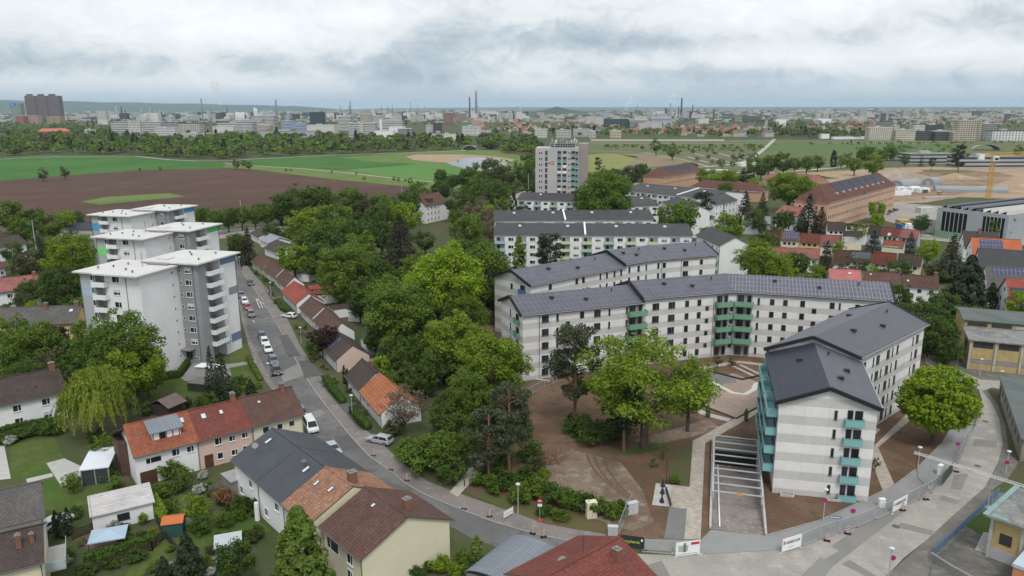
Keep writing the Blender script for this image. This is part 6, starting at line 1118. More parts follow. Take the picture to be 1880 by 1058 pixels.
# zones: (description, [ (code, cx, cy, w, [stretch], [foot row]) ... ])
ZN = [
('in the gardens at the lower left', [('W', 175, 730, 140, .95), ('n', 65, 730, 52, 1.2), ('f', 245, 735, 26), ('s', 320, 865, 62), ('f', 372, 872, 26), ('s', 290, 900, 50), ('k', 330, 888, 50), ('k', 252, 905, 30), ('l', 362, 930, 62, 1.2), ('u', 415, 912, 52, 1.1), ('k', 445, 925, 50), ('k', 365, 962, 55), ('k', 410, 955, 45), ('D', 132, 882, 36), ('s', 192, 868, 46), ('s', 212, 885, 40), ('D', 185, 818, 46), ('k', 172, 800, 36),
  ('l', 262, 952, 26, 1.3), ('l', 281, 978, 26, 1.2), ('y', 240, 998, 18), ('y', 249, 1006, 18), ('r', 203, 975, 28), ('r', 228, 968, 26), ('t', 103, 962, 13, .95), ('t', 113, 966, 13, .95), ('t', 125, 958, 14, .9), ('k', 140, 940, 34), ('s', 120, 1015, 40), ('f', 120, 1030, 26), ('s', 150, 995, 24), ('k', 230, 990, 40), ('k', 262, 985, 36), ('k', 200, 1030, 50, .8), ('k', 250, 1020, 50, .7), ('k', 160, 1045, 50, .7),
  ('q', 345, 1030, 74, 1.15), ('q', 300, 1045, 40), ('K', 432, 1022, 74), ('Q', 549, 1012, 138, 1.0), ('s', 448, 985, 40), ('l', 455, 990, 26), ('o', 400, 985, 30), ('k', 385, 905, 24), ('T', 322, 930, 10, .6), ('k', 470, 940, 26), ('f', 18, 808, 28), ('K', 380, 735, 40, .8), ('k', 345, 738, 26, 1.3), ('k', 367, 740, 28), ('k', 325, 745, 24), ('k', 395, 730, 36), ('k', 268, 750, 40), ('C', 387, 680, 36, 1.2), ('C', 407, 690, 52, .85), ('k', 440, 700, 36), ('k', 430, 715, 34), ('q', 460, 712, 26), ('s', 318, 850, 30),
  ('o', 300, 930, 30), ('k', 60, 790, 60, .5), ('k', 20, 800, 60, .5), ('k', 100, 785, 50, .8)]),
('between the row houses and the white towers', [('D', 222, 635, 150, .95), ('L', 248, 672, 120, .9), ('K', 180, 655, 90), ('D', 60, 630, 105, .8), ('D', 18, 610, 70), ('K', 150, 655, 84), ('O', 95, 668, 74), ('G', 88, 650, 44), ('R', 98, 618, 54, .9), ('F', 12, 672, 34), ('K', 120, 690, 80, .8), ('K', 60, 690, 90, .7), ('L', 128, 468, 98, .95), ('O', 48, 484, 56), ('K', 55, 532, 50), ('K', 112, 530, 90), ('K', 80, 460, 40, 1.3), ('D', 15, 392, 60), ('K', 60, 400, 46), ('D', 88, 412, 50), ('L', 118, 404, 44), ('D', 40, 418, 50), ('K', 22, 462, 40), ('G', 55, 566, 34), ('D', 150, 565, 60), ('K', 130, 440, 40), ('K', 8, 570, 30), ('K', 100, 560, 50), ('D', 160, 610, 60), ('c', 76, 470, 26, 1.2), ('D', 270, 700, 60, .7), ('K', 20, 520, 40), ('K', 110, 490, 40), ('s', 30, 455, 30), ('K', 140, 400, 30)]),
('along the field edge behind the towers', [('D', 375, 395, 38), ('D', 397, 400, 42), ('K', 418, 398, 38), ('D', 443, 394, 40), ('D', 467, 394, 36), ('D', 490, 393, 34), ('K', 513, 390, 34), ('D', 531, 386, 36), ('c', 455, 450, 40, .8), ('K', 438, 452, 44), ('K', 500, 425, 40, .7), ('K', 530, 428, 36, .7), ('K', 475, 385, 30), ('K', 430, 436, 30, .6)]),
('in the wooded park right of the cottages', [('L', 560, 412, 74), ('D', 610, 400, 64), ('G', 636, 392, 28, 1.3), ('K', 600, 440, 84), ('L', 540, 472, 66, .9), ('K', 650, 430, 76), ('k', 572, 450, 60), ('D', 620, 425, 60), ('K', 690, 398, 62), ('D', 720, 388, 56), ('O', 676, 382, 46), ('K', 545, 372, 86, .8), ('K', 515, 378, 60, .8), ('K', 585, 370, 70), ('D', 636, 366, 56), ('K', 660, 372, 50), ('D', 700, 376, 50), ('K', 745, 372, 60), ('D', 770, 352, 46), ('G', 745, 395, 60), ('D', 838, 398, 36), ('K', 840, 372, 50), ('N', 880, 392, 70), ('K', 905, 352, 56), ('D', 868, 345, 50), ('K', 808, 348, 44), ('D', 857, 420, 70), ('D', 640, 485, 104), ('K', 690, 500, 84), ('c', 735, 445, 86, .58), ('D', 660, 455, 66), ('K', 700, 430, 60), ('D', 620, 520, 70), ('K', 680, 540, 80), ('D', 655, 505, 60), ('O', 695, 530, 54), ('D', 730, 560, 138, .9), ('G', 815, 520, 150, .95), ('D', 880, 500, 118, 1.05), ('D', 770, 505, 90), ('L', 832, 622, 122, .9), ('K', 785, 640, 70, 1.1), ('K', 760, 605, 70), ('K', 808, 660, 76), ('q', 770, 650, 50), ('D', 850, 575, 90), ('K', 790, 590, 80), ('R', 592, 620, 62, .8), ('T', 650, 660, 9, .7), ('K', 575, 640, 30), ('K', 740, 520, 70), ('D', 560, 440, 50), ('K', 590, 470, 64), ('K', 620, 455, 64), ('K', 770, 405, 40), ('n', 800, 430, 60), ('K', 780, 440, 40), ('G', 690, 575, 30), ('k', 705, 600, 40), ('K', 905, 540, 60), ('G', 700, 670, 40), ('T', 694, 672, 14, .8), ('k', 735, 680, 60), ('R', 740, 685, 40), ('D', 720, 700, 46), ('K', 760, 690, 60), ('o', 690, 720, 40), ('N', 742, 745, 96, .9), ('o', 775, 712, 56), ('K', 722, 640, 62), ('K', 688, 622, 46), ('K', 748, 652, 60), ('D', 700, 592, 60), ('D', 728, 616, 60), ('K', 776, 690, 60), ('D', 602, 502, 52), ('D', 580, 482, 50), ('K', 660, 560, 46), ('D', 640, 440, 60), ('K', 610, 460, 50), ('G', 590, 395, 44), ('K', 860, 470, 90), ('D', 800, 560, 80)]),
('around the building site of the new estate', [('L', 908, 668, 132, .95), ('D', 862, 725, 92, 1.1), ('K', 820, 740, 60), ('P', 935, 795, 96, .95, 870), ('P', 898, 818, 84, .85, 888), ('s', 790, 832, 128, .8), ('s', 750, 825, 70), ('k', 830, 860, 80), ('D', 800, 820, 80, .8), ('o', 722, 785, 50), ('A', 1182, 712, 300, .88, 822), ('L', 1262, 730, 92, 1.3, 792), ('p', 1145, 670, 84, 1.15, 830), ('P', 1053, 700, 104, .95, 790), ('k', 1090, 790, 90, .8), ('k', 1130, 785, 80, .7), ('k', 1060, 775, 70, .8), ('X', 1722, 738, 150, 1.0), ('s', 955, 905, 60), ('s', 985, 890, 66), ('k', 1015, 905, 66), ('s', 1045, 915, 62), ('k', 1078, 922, 60), ('s', 1105, 930, 56), ('s', 1128, 938, 50), ('k', 930, 880, 60), ('s', 905, 890, 50), ('k', 1000, 935, 46, .7), ('s', 1030, 945, 46, .7), ('k', 1140, 930, 44), ('l', 1000, 868, 30), ('o', 985, 850, 44), ('k', 970, 830, 60), ('n', 880, 850, 50), ('k', 960, 790, 50), ('s', 1200, 850, 24), ('D', 1219, 828, 16, 1.6), ('s', 1237, 880, 28), ('s', 1052, 800, 14), ('T', 1300, 755, 9, .6), ('T', 1370, 762, 8, .7), ('n', 1318, 662, 22), ('o', 1345, 664, 20, 1.2), ('n', 1608, 850, 18, 1.4), ('n', 1457, 893, 12, 1.2), ('k', 965, 870, 50), ('K', 838, 785, 66), ('D', 862, 812, 56), ('K', 815, 765, 60), ('K', 882, 775, 56), ('D', 850, 760, 60), ('k', 905, 865, 50), ('k', 925, 845, 50), ('s', 880, 880, 40)]),
('below the bend of the street', [('T', 875, 1008, 20, .6), ('s', 850, 1022, 46), ('k', 880, 1035, 56), ('l', 812, 1035, 50, 1.1), ('l', 838, 1048, 50), ('k', 785, 1040, 34), ('s', 915, 1035, 40), ('o', 815, 985, 20, 1.4), ('k', 765, 1050, 36), ('s', 740, 1055, 26), ('k', 860, 1055, 50)]),
('among the white slab blocks and the high-rise', [('D', 1110, 360, 116, .85), ('K', 1080, 368, 60), ('L', 1040, 374, 38), ('t', 985, 376, 14, .6), ('K', 960, 382, 26, 1.4), ('T', 932, 362, 12, .9), ('q', 943, 372, 22, 1.5), ('D', 915, 380, 40), ('D', 950, 398, 30, .6), ('p', 1010, 456, 54, .85), ('T', 953, 468, 22, .72), ('D', 1150, 404, 74, .6), ('D', 1244, 396, 80, .85), ('L', 1212, 390, 28), ('p', 1290, 382, 48, .8), ('D', 1330, 430, 30), ('L', 1338, 416, 60), ('c', 1368, 384, 50, .6), ('K', 1385, 400, 40), ('L', 1398, 482, 98, .8), ('G', 1440, 496, 50), ('K', 1463, 482, 54), ('L', 1498, 504, 46), ('c', 1518, 474, 38, .8), ('G', 1580, 512, 52, .7), ('K', 1643, 500, 62, .9), ('K', 1650, 545, 60), ('q', 1780, 520, 80, 1.0), ('K', 1700, 580, 70), ('K', 1725, 610, 70), ('k', 1705, 640, 50), ('K', 1745, 640, 50), ('K', 1660, 575, 50), ('c', 1748, 472, 64, .62), ('G', 1704, 458, 42), ('b', 1605, 442, 40, .5), ('b', 1672, 444, 30, .6), ('c', 1485, 392, 56, .6), ('K', 1440, 402, 40), ('c', 1508, 405, 40, .6), ('G', 1580, 424, 32), ('G', 1610, 384, 34), ('G', 1612, 402, 28), ('D', 1785, 406, 44), ('D', 1837, 414, 46), ('D', 1735, 408, 30), ('K', 1692, 408, 34), ('y', 1630, 458, 20), ('K', 1550, 420, 28), ('n', 1560, 490, 50), ('K', 1735, 560, 60), ('D', 1410, 440, 40), ('K', 1420, 462, 40), ('G', 1870, 555, 50), ('o', 1720, 500, 56), ('K', 1760, 580, 60, .8), ('K', 1800, 575, 50, .6), ('k', 1730, 655, 50), ('G', 1600, 500, 30), ('D', 1300, 430, 34), ('D', 1060, 380, 40, .7), ('G', 890, 395, 50), ('K', 870, 375, 40), ('N', 900, 420, 50), ('K', 985, 345, 40), ('D', 1090, 340, 40), ('K', 1180, 355, 30), ('q', 1820, 545, 40)]),
('before the barracks and the building site', [('L', 1450, 344, 88, .7), ('G', 1500, 345, 40, .7), ('L', 1302, 324, 50, .7), ('L', 1340, 324, 44, .7), ('c', 1328, 322, 16, .8), ('p', 1372, 318, 30, .8), ('D', 1385, 302, 34), ('D', 1412, 298, 34), ('K', 1440, 296, 38), ('D', 1460, 300, 26), ('D', 1482, 298, 30), ('D', 1502, 296, 26), ('K', 1398, 312, 26), ('t', 1531, 292, 12, .6), ('D', 1545, 295, 20), ('D', 1556, 290, 24), ('L', 1570, 300, 30), ('L', 1604, 299, 38), ('D', 1590, 282, 34), ('D', 1635, 278, 30), ('D', 1618, 286, 26), ('K', 1662, 292, 18), ('c', 1692, 294, 14, .7), ('p', 1712, 294, 14, 1.0), ('p', 1762, 288, 26, 1.1), ('D', 1870, 275, 20), ('K', 1205, 267, 24), ('D', 1235, 276, 24), ('D', 1220, 272, 12), ('D', 1325, 300, 16), ('p', 1098, 302, 14, 1.2), ('K', 1345, 300, 12), ('s', 1380, 286, 16), ('O', 1160, 320, 40), ('O', 1140, 326, 36), ('K', 1085, 330, 30), ('K', 1180, 312, 30), ('D', 1110, 318, 24), ('N', 1480, 400, 30), ('D', 1270, 310, 30), ('K', 1400, 350, 24), ('G', 1380, 340, 30), ('c', 1400, 375, 30, .7), ('D', 1330, 345, 30), ('K', 1350, 360, 26), ('D', 1520, 380, 26)]),
('beside the brown field and the pond', [('O', 78, 318, 20), ('O', 118, 315, 20), ('K', 808, 322, 28), ('O', 433, 300, 16), ('O', 447, 300, 12), ('O', 457, 302, 14), ('D', 525, 312, 6), ('D', 534, 312, 5), ('D', 609, 315, 5), ('D', 669, 327, 8), ('D', 723, 328, 8), ('D', 731, 329, 8), ('D', 744, 330, 6), ('D', 753, 332, 12), ('D', 654, 318, 5), ('K', 860, 325, 50, .8), ('O', 905, 310, 50, .8), ('K', 830, 332, 30), ('D', 950, 305, 20), ('O', 930, 320, 40), ('D', 256, 310, 6), ('D', 294, 309, 7), ('K', 890, 330, 44), ('k', 970, 290, 40, .6), ('k', 940, 268, 50, .5), ('k', 900, 266, 50, .5), ('K', 965, 320, 40), ('D', 975, 300, 30)])]
ORD = ['leftmost', 'second from the left', 'third from the left', 'fourth from the left', 'fifth from the left', 'sixth from the left', 'seventh from the left', 'eighth from the left', 'ninth from the left', 'tenth from the left', 'eleventh from the left', 'twelfth from the left', 'thirteenth from the left', 'fourteenth from the left', 'fifteenth from the left', 'sixteenth from the left']
for zn, lst in ZN:
    for q in lst: tree_px(q[0], q[1], q[2], q[3], *(q[4:]), zone=zn)
# undergrowth filling the park and the gardens
def scatter_px(poly, n, codes, w, zone, seed=1):
    rnd = random.Random(seed); xs = [p[0] for p in poly]; ys = [p[1] for p in poly]; k = 0
    def inside(x, y):
        c = False; j = len(poly) - 1
        for i in range(len(poly)):
            if (poly[i][1] > y) != (poly[j][1] > y) and x < (poly[j][0] - poly[i][0]) * (y - poly[i][1]) / (poly[j][1] - poly[i][1]) + poly[i][0]: c = not c
            j = i
        return c
    while k < n:
        x, y = rnd.uniform(min(xs), max(xs)), rnd.uniform(min(ys), max(ys))
        if inside(x, y):
            s = FPX * w / (G(x, y)[1]) * rnd.uniform(.7, 1.3); tree_px(rnd.choice(codes), x, y, s, rnd.uniform(.8, 1.2), zone=zone); k += 1
scatter_px([(540, 460), (600, 420), (900, 400), (930, 450), (905, 600), (870, 690), (800, 760), (730, 680), (660, 560), (620, 540)], 46, 'kskK', 6, 'in the undergrowth of the park')
scatter_px([(480, 380), (700, 372), (860, 345), (980, 330), (960, 350), (880, 400), (760, 420), (560, 440)], 34, 'KDKsO', 8, 'between the tram road and the park')
scatter_px([(440, 520), (470, 540), (600, 700), (690, 790), (665, 770), (590, 690), (500, 560)], 0, 'sko', 2, 'in the cottage front gardens')
for (x, y, w_, c) in ((487, 512, 18, 's'), (498, 520, 14, 'o'), (470, 500, 16, 'k'), (498, 540, 16, 'o'), (506, 552, 18, 's'), (530, 572, 16, 'k'), (545, 600, 16, 's'), (552, 612, 14, 'o'), (560, 600, 16, 'k'), (566, 630, 14, 'k'), (574, 660, 16, 's'), (592, 672, 14, 'o'), (600, 676, 12, 'u'), (640, 715, 18, 'k'), (650, 732, 16, 's'), (656, 745, 18, 'k'), (672, 758, 16, 'k'), (600, 705, 18, 's'), (614, 700, 18, 'k'), (632, 688, 7, 't'), (638, 694, 7, 't'), (676, 780, 18, 'o'), (470, 480, 22, 'k'), (625, 650, 16, 'k')):
    tree_px(c, x, y, w_, 1.0 if c != 't' else 1.2, zone='in the cottage front gardens')
scatter_px([(0, 640), (150, 640), (200, 700), (120, 710), (0, 700)], 14, 'kDK', 5, 'between the row houses and the white towers', 3)
scatter_px([(0, 420), (150, 410), (160, 560), (0, 560)], 22, 'kKDO', 5, 'between the row houses and the white towers', 4)
scatter_px([(1380, 430), (1500, 440), (1700, 470), (1760, 540), (1700, 620), (1640, 560), (1500, 500), (1400, 490)], 16, 'kKDsG', 4.5, 'among the right-hand rows', 5)
scatter_px([(1290, 400), (1420, 390), (1500, 410), (1420, 440)], 14, 'kKD', 5, 'among the right-hand rows', 6)
scatter_px([(850, 290), (985, 300), (985, 345), (860, 350)], 26, 'KOkDN', 9, 'beside the brown field and the pond', 7)
scatter_px([(1085, 312), (1200, 312), (1240, 300), (1200, 330), (1090, 345)], 12, 'KDO', 7, 'before the barracks and the building site', 8)
scatter_px([(1240, 277), (1400, 270), (1390, 290), (1300, 300)], 22, 'kso', 8, 'on the bare plots behind the barracks', 9)
scatter_px([(250, 890), (420, 880), (490, 960), (420, 1058), (140, 1058), (230, 930)], 34, 'kskofs', 1.9, 'in the gardens at the lower left', 9)
from collections import defaultdict
byk = defaultdict(list)
for k, T in enumerate(TREES): byk[(T[6], KD[T[0]][2])].append(k)
labs = {}
for (zn, wd), ids in byk.items():
    n3 = max(1, len(ids) // 3); sz = sorted(ids, key=lambda q: -TREES[q][5]); cls = defaultdict(list)
    for r_, k in enumerate(sz): cls[('large ' if r_ < n3 else 'middle-sized ' if r_ < 2 * n3 else 'small ') if len(ids) > 5 else ''].append(k)
    for c_, ks in cls.items():
        ks.sort(key=lambda k: TREES[k][7])
        for j, k in enumerate(ks):
            full = f'{c_}{wd} {zn}, {ORD[min(j, 15)]}'
            if len(ks) == 1: labs[k] = (f'{c_}{wd} {zn}', None)
            elif len(ks) <= 16 and len(full.split()) <= 16: labs[k] = (full, f'{c_}{wd}s {zn}')
            else: labs[k] = (f'{c_}{wd} {zn}', f'{c_}{wd}s {zn}')
for k, (code, x, y, W, zs, wpx, zone, cx) in enumerate(TREES):
    shape, leaf, wd, nm = KD[code]; lod = 0 if wpx > 85 else 1 if wpx > 24 else 2; i = k % (4 if lod == 0 else 3); me, tm, asp = proto(shape, lod, i)
    grp = labs[k][1] or f'{wd}s {zone}'
    h = zs if shape != 'D' else zs * 1.15 / asp
    def setm(o): 
        o.material_slots[0].link = 'OBJECT'; o.material_slots[0].material = leaf
    if wpx < 13:
        o = thing(nm, labs[k][0], wd.split()[-1] if 'tree' in wd or 'shrub' in wd else 'tree', (x, y, 0), random.uniform(0, 6.28), grp, me); o.scale = (W, W, W * h); setm(o); continue
    t = thing(nm, labs[k][0], 'shrub' if shape == 'S' else 'tree', (x, y, 0), random.uniform(0, 6.28) if code != 'A' else .6, grp)
    o = link('crown', me, t, sc=(W, W, W * h)); setm(o); o2 = link('trunk', tm, t, sc=(W, W, W * h))
    if shape == 'P': o2.material_slots[0].link = 'OBJECT'; o2.material_slots[0].material = M_PBARK
# ------------------------------------------------------------------ garage ramp
P3, P2, P0, P1 = (Vector((*RAMP[3], 0)), Vector((*RAMP[2], 0)), Vector((*RAMP[0], 0)), Vector((*RAMP[1], 0)))
t = thing('garage_ramp', 'sunken garage ramp between concrete walls under white steel beams', 'ramp'); Z = Vector((0, 0, 1))
b = MB(); b.face([P3, P2, P1 - Z * 3.4, P0 - Z * 3.4]); b.build('driveway', ground('ramp_paving', (.27, .23, .21), (.20, .17, .155), (.33, .29, .26), .3, 1.2, fine=.12), t)
def wallbetween(a, b_, za0, zb0, za1, zb1, th, inward):
    d = (b_ - a).normalized(); n = Vector((-d.y, d.x, 0)) * inward * th; m = MB()
    q = [a + Z * za1, b_ + Z * zb1, b_ + n + Z * zb1, a + n + Z * za1]; w = [a + Z * za0, b_ + Z * zb0, b_ + n + Z * zb0, a + n + Z * za0]
    i = 0; m.v = [tuple(p) for p in q + w]; m.f = [(0, 1, 2, 3), (7, 6, 5, 4), (0, 4, 5, 1), (1, 5, 6, 2), (2, 6, 7, 3), (3, 7, 4, 0)]; m.m = [0] * 6; return m
wallbetween(P3, P0, -.3, -3.6, .35, 1.2, .3, 1).build('side_wall', M_CONC, t); wallbetween(P2, P1, -.3, -3.6, .35, 1.2, .3, -1).build('side_wall', M_CONC, t)
wallbetween(P0, P1, -3.6, -3.6, -.9, -.9, .3, 1).build('garage_opening_dark', plain('dark_garage', (.03, .03, .03), .9, .1), t)  # black panel across the garage opening; the darkness inside is put into its colour
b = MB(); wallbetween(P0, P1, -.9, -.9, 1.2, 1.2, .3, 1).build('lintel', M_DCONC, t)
lm = P3.lerp(P0, .02)
b = MB(); b.beam(P3.lerp(P0, .02) + Vector((1.1, 0, .02)), P3.lerp(P0, .95) + Vector((.9, .1, -3.1)), .18, .12); b.build('guide_line', M_WHITE, t)
NB_ = 9; zt = lambda f: 1.28 if f < 0 else 1.55
a0, a1 = P3.lerp(P0, .28), P2.lerp(P1, .28)
b = MB(); b.beam(a0 + Z * 1.5, P0 + Z * 1.5, .17, .17); b.build('rail', plain('white_steel', (.46, .48, .50), .4, .05), t); b = MB(); b.beam(a1 + Z * 1.5, P1 + Z * 1.5, .17, .17); b.build('rail', MC['white_steel'], t)
for i in range(NB_):
    f = .28 + .72 * i / (NB_ - 1); p, q = P3.lerp(P0, f), P2.lerp(P1, f); b = MB(); b.beam(p + Z * 1.66, q + Z * 1.66, .12, .16); b.build('cross_beam', MC['white_steel'], t)
    for s_, k in ((p, 1), (q, -1)): b = MB(); b.beam(s_ + Vector((.12 * k, 0, .5)), s_ + Vector((.12 * k, 0, 1.45)), .12, .12); b.build('post', MC['white_steel'], t)
b = MB(); m_ = P3.lerp(P0, .28).lerp(P2.lerp(P1, .28), .55); b.box(-.35, .35, -.03, .03, -.2, .2); b.build('height_sign', plain('orange_sign', (.6, .3, .05), .6, .05), t, m_ + Vector((0, -.14, 1.66)))
# ------------------------------------------------------------------ cars
M_CARGL = glass('car_glass', (.012, .014, .016), .06); M_RIM = plain('wheel_rim', (.35, .36, .37), .35, .05, metal=.7); M_HEAD = plain('headlight_glass', (.6, .62, .62), .15, .02, spec=.8); M_TAIL = plain('tail_light', (.35, .02, .02), .3, .02)
def carpaint(n, c):
    m = newmat(n); b = NB(m); p = b.mk('ShaderNodeBsdfPrincipled', {'Base Color': tuple(c) + (1,), 'Roughness': .3, 'Metallic': .15, 'Coat Weight': .6, 'Coat Roughness': .08}); b.l.new(p.outputs[0], b.mk('ShaderNodeOutputMaterial').inputs[0]); return m
CP = {k: carpaint('paint_' + k, c) for k, c in dict(white=(.70, .71, .71), silver=(.38, .40, .41), dark=(.035, .037, .042), grey=(.11, .12, .13), blue=(.04, .07, .14), red=(.35, .04, .035), green=(.05, .12, .08), slate=(.09, .12, .17), yellow=(.6, .42, .03)).items()}
_cm = {}
def car_meshes(kind):
    if kind in _cm: return _cm[kind]
    if kind == 'van': L, W_, H_, low, prof, cab = 5.2, 1.95, 1.98, .95, [(-2.6, .35), (-2.6, .95), (-2.55, 1.0), (2.05, 1.05), (2.5, .88), (2.6, .55), (2.55, .35)], [(-2.56, 1.0), (-2.5, 1.85), (-2.35, 1.97), (.9, 1.97), (1.25, 1.88), (2.0, 1.04)]
    elif kind == 'wagon': L, W_, H_, low, prof, cab = 4.6, 1.82, 1.5, .9, [(-2.3, .32), (-2.32, .85), (-2.2, .93), (1.15, .95), (2.05, .80), (2.3, .62), (2.3, .32)], [(-2.2, .93), (-1.9, 1.42), (-1.6, 1.5), (.1, 1.5), (.4, 1.44), (1.2, .94)]
    else: L, W_, H_, low, prof, cab = 4.2, 1.78, 1.46, .88, [(-2.1, .32), (-2.12, .82), (-2.0, .92), (.95, .93), (1.85, .78), (2.1, .6), (2.1, .32)], [(-2.0, .92), (-1.55, 1.38), (-1.2, 1.46), (.05, 1.46), (.35, 1.38), (1.1, .92)]
    def loft(pr, w0, w1, zlo, zhi, extra=0):
        m = MB(); n = len(pr); rows = []
        for sgn, ins in ((-1, 0), (-1, 1), (1, 1), (1, 0)):
            rows.append(None)
        for y_, k in ((-1, 1.0), (1, 1.0)):
            for (x, z) in pr: f = (z - zlo) / max(zhi - zlo, .01); w = w0 + (w1 - w0) * f; m.v.append((x, y_ * w / 2, z))
        m.f.append(tuple(range(n))); m.f.append(tuple(reversed(range(n, 2 * n)))); m.m += [0, 0]
        for i in range(n): j = (i + 1) % n; m.f.append((i, n + i, n + j, j)); m.m.append(0)
        return m
    def bev(me, w):
        import bmesh
        bm = bmesh.new(); bm.from_mesh(me); bmesh.ops.recalc_face_normals(bm, faces=bm.faces); bmesh.ops.bevel(bm, geom=[e for e in bm.edges], offset=w, segments=2, affect='EDGES', profile=.6); bm.to_mesh(me); bm.free(); me.polygons.foreach_set('use_smooth', [True] * len(me.polygons)); return me
    body = loft(prof, W_, W_ * .97, .3, 1.0); cabm = loft(cab, W_ * .93, W_ * .74, prof[2][1], H_)
    for m in (body, cabm): pass
    bm_ = bev(body.mesh('body', CP['white']), .06); cb = bev(cabm.mesh('cabin', CP['white']), .04)
    zl, zh = prof[2][1] + .04, H_ - .1; gl = MB(); wf = lambda z: (W_ * .93 + (W_ * .74 - W_ * .93) * (z - prof[2][1]) / (H_ - prof[2][1])) / 2 + .006
    xa, xb = cab[0][0], cab[-1][0]; ta, tb = cab[2][0], cab[3][0]
    fx = lambda z, e0, e1: e0[0] + (e1[0] - e0[0]) * (z - e0[1]) / (e1[1] - e0[1] + 1e-6)
    for sg in (-1, 1):
        r0, r1 = xa + .25, fx(zh, cab[0], cab[2]) + .15; f0, f1_ = xb - .2, fx(zh, cab[-1], cab[3]) - .1; mid = (r0 + f0) / 2 + .2
        for x0, x1, u0, u1 in ((r0, mid - .05, r1, mid - .05), (mid + .05, f0, mid + .05, f1_)):
            p = [(x0, sg * wf(zl), zl), (x1, sg * wf(zl), zl), (u1, sg * wf(zh), zh), (u0, sg * wf(zh), zh)]; gl.face(p if sg < 0 else p[::-1])
    ws = MB(); e0, e1 = cab[-1], cab[3]; za, zb = e0[1] + .05, e1[1] - .05; o_ = .02
    ws.face([(fx(za, e0, (cab[4][0], cab[4][1])) + o_, -wf(za) + .09, za + .01), (fx(za, e0, (cab[4][0], cab[4][1])) + o_, wf(za) - .09, za + .01), (cab[4][0] + o_, wf(cab[4][1]) - .10, cab[4][1] + .01), (cab[4][0] + o_, -wf(cab[4][1]) + .10, cab[4][1] + .01)])
    rw = MB(); rw.face([(cab[0][0] - o_ + .03, wf(za) - .1, za + .02), (cab[0][0] - o_ + .03, -wf(za) + .1, za + .02), (cab[1][0] - o_, -wf(cab[1][1]) + .12, cab[1][1]), (cab[1][0] - o_, wf(cab[1][1]) - .12, cab[1][1])])
    wh = MB(); wh.tube([(0, -.11, 0), (0, .11, 0)], [.33, .33], 16); wh.face([(.33 * math.cos(-k * 6.283 / 16), -.11, .33 * math.sin(-k * 6.283 / 16)) for k in range(16)]); ri = MB(); ri.tube([(0, -.125, 0), (0, .125, 0)], [.2, .2], 12); ri.face([(.2 * math.cos(-k * 6.283 / 12), -.125, .2 * math.sin(-k * 6.283 / 12)) for k in range(12)])
    hl = MB(); hl.box(-.03, .05, -.2, .2, -.07, .07)
    pl = MB(); pl.box(-.01, .015, -.26, .26, -.055, .055)
    _cm[kind] = (bm_, cb, gl.mesh('side_windows', M_CARGL), ws.mesh('windscreen', M_CARGL), rw.mesh('rear_window', M_CARGL), wh.mesh('wheel', M_BLACK), ri.mesh('rim', M_RIM), hl.mesh('headlight', M_HEAD), hl.mesh('tail_light', M_TAIL), pl.mesh('number_plate', M_WHITE), L, W_); return _cm[kind]
def car(lab, px, toward, col, kind='hatch', grp='cars parked along the street', far=False, cat='car'):
    x, y = G(*px, .7); x2, y2 = G(*toward, .7); a = math.atan2(y2 - y, x2 - x); bm_, cb, gl, ws, rw, wh, ri, hl, tl, pl, L, W_ = car_meshes(kind); t = thing('parked_van' if kind == 'van' else 'parked_car', lab, 'van' if kind == 'van' else cat, (x, y, .03), a, grp)
    def own(o): o.material_slots[0].link = 'OBJECT'; o.material_slots[0].material = CP[col]
    own(link('body', bm_, t)); own(link('cabin', cb, t)); link('side_windows', gl, t); link('windscreen', ws, t); link('rear_window', rw, t)
    for sx_ in (-1, 1):
        for sy_ in (-1, 1): w_ = link('wheel', wh, t, (sx_ * L * .31, sy_ * (W_ / 2 - .08), .33)); link('rim', ri, w_)
    if not far:
        for sy_ in (-1, 1): link('headlight', hl, t, (L / 2 - .05, sy_ * W_ * .36, .66)); link('tail_light', tl, t, (-L / 2 + .02, sy_ * W_ * .38, .74))
        link('number_plate', pl, t, (L / 2 + .01, 0, .45)); link('number_plate', pl, t, (-L / 2 - .025, 0, .6))
    return t
for lab, p, q, c, k in (('dark blue car, rear one of the three parked together before two white cars', (481, 616), (486, 627), 'blue', 'hatch'), ('white car parked between a dark blue car and another white car', (486, 627), (491, 638), 'white', 'wagon'), ('white car at the front of the three parked below the tower lawn', (491.5, 639.5), (497, 651), 'white', 'hatch'),
    ('silver grey estate car parked behind a dark one', (502, 661), (508, 675), 'grey', 'wagon'), ('dark grey estate car parked nearest the triangular street sign', (508, 679), (514, 692), 'dark', 'wagon'), ('white car parked behind the brown roofed end of the terrace', (532, 722), (540, 736), 'white', 'hatch'),
    ('dark blue car half hidden by the brown roof', (542, 740), (550, 754), 'blue', 'hatch'), ('grey blue car parked behind the white van', (553, 757), (561, 770), 'slate', 'wagon'), ('white van parked beside the cream house', (570, 781), (581, 800), 'white', 'van'), ('silver car parked between the van and the anthracite roof', (611, 823), (625, 838), 'silver', 'hatch'),
    ('silver off-road car parked across the pavement below the orange roof', (697, 806), (682, 803), 'silver', 'wagon'), ('white car on a cottage driveway', (531, 579), (515, 577), 'white', 'hatch'), ('slate blue car, farthest of the four beside the nearest tower', (443, 541), (449, 551), 'slate', 'hatch'),
    ('white car, second of the four beside the nearest tower', (449, 552), (455, 563), 'white', 'wagon'), ('red car parked beside the nearest tower', (455, 563), (461, 575), 'red', 'hatch'), ('dark grey car, nearest of the four beside the tower', (461, 575.5), (467, 588), 'grey', 'wagon'), ('dark grey car alone on the right side of the upper street', (460, 519), (468, 531), 'dark', 'hatch'),
    ('white car beside the slim conifers in the lower left corner', (104, 957), (122, 948), 'white', 'wagon')): car(lab, p, q, c, k)
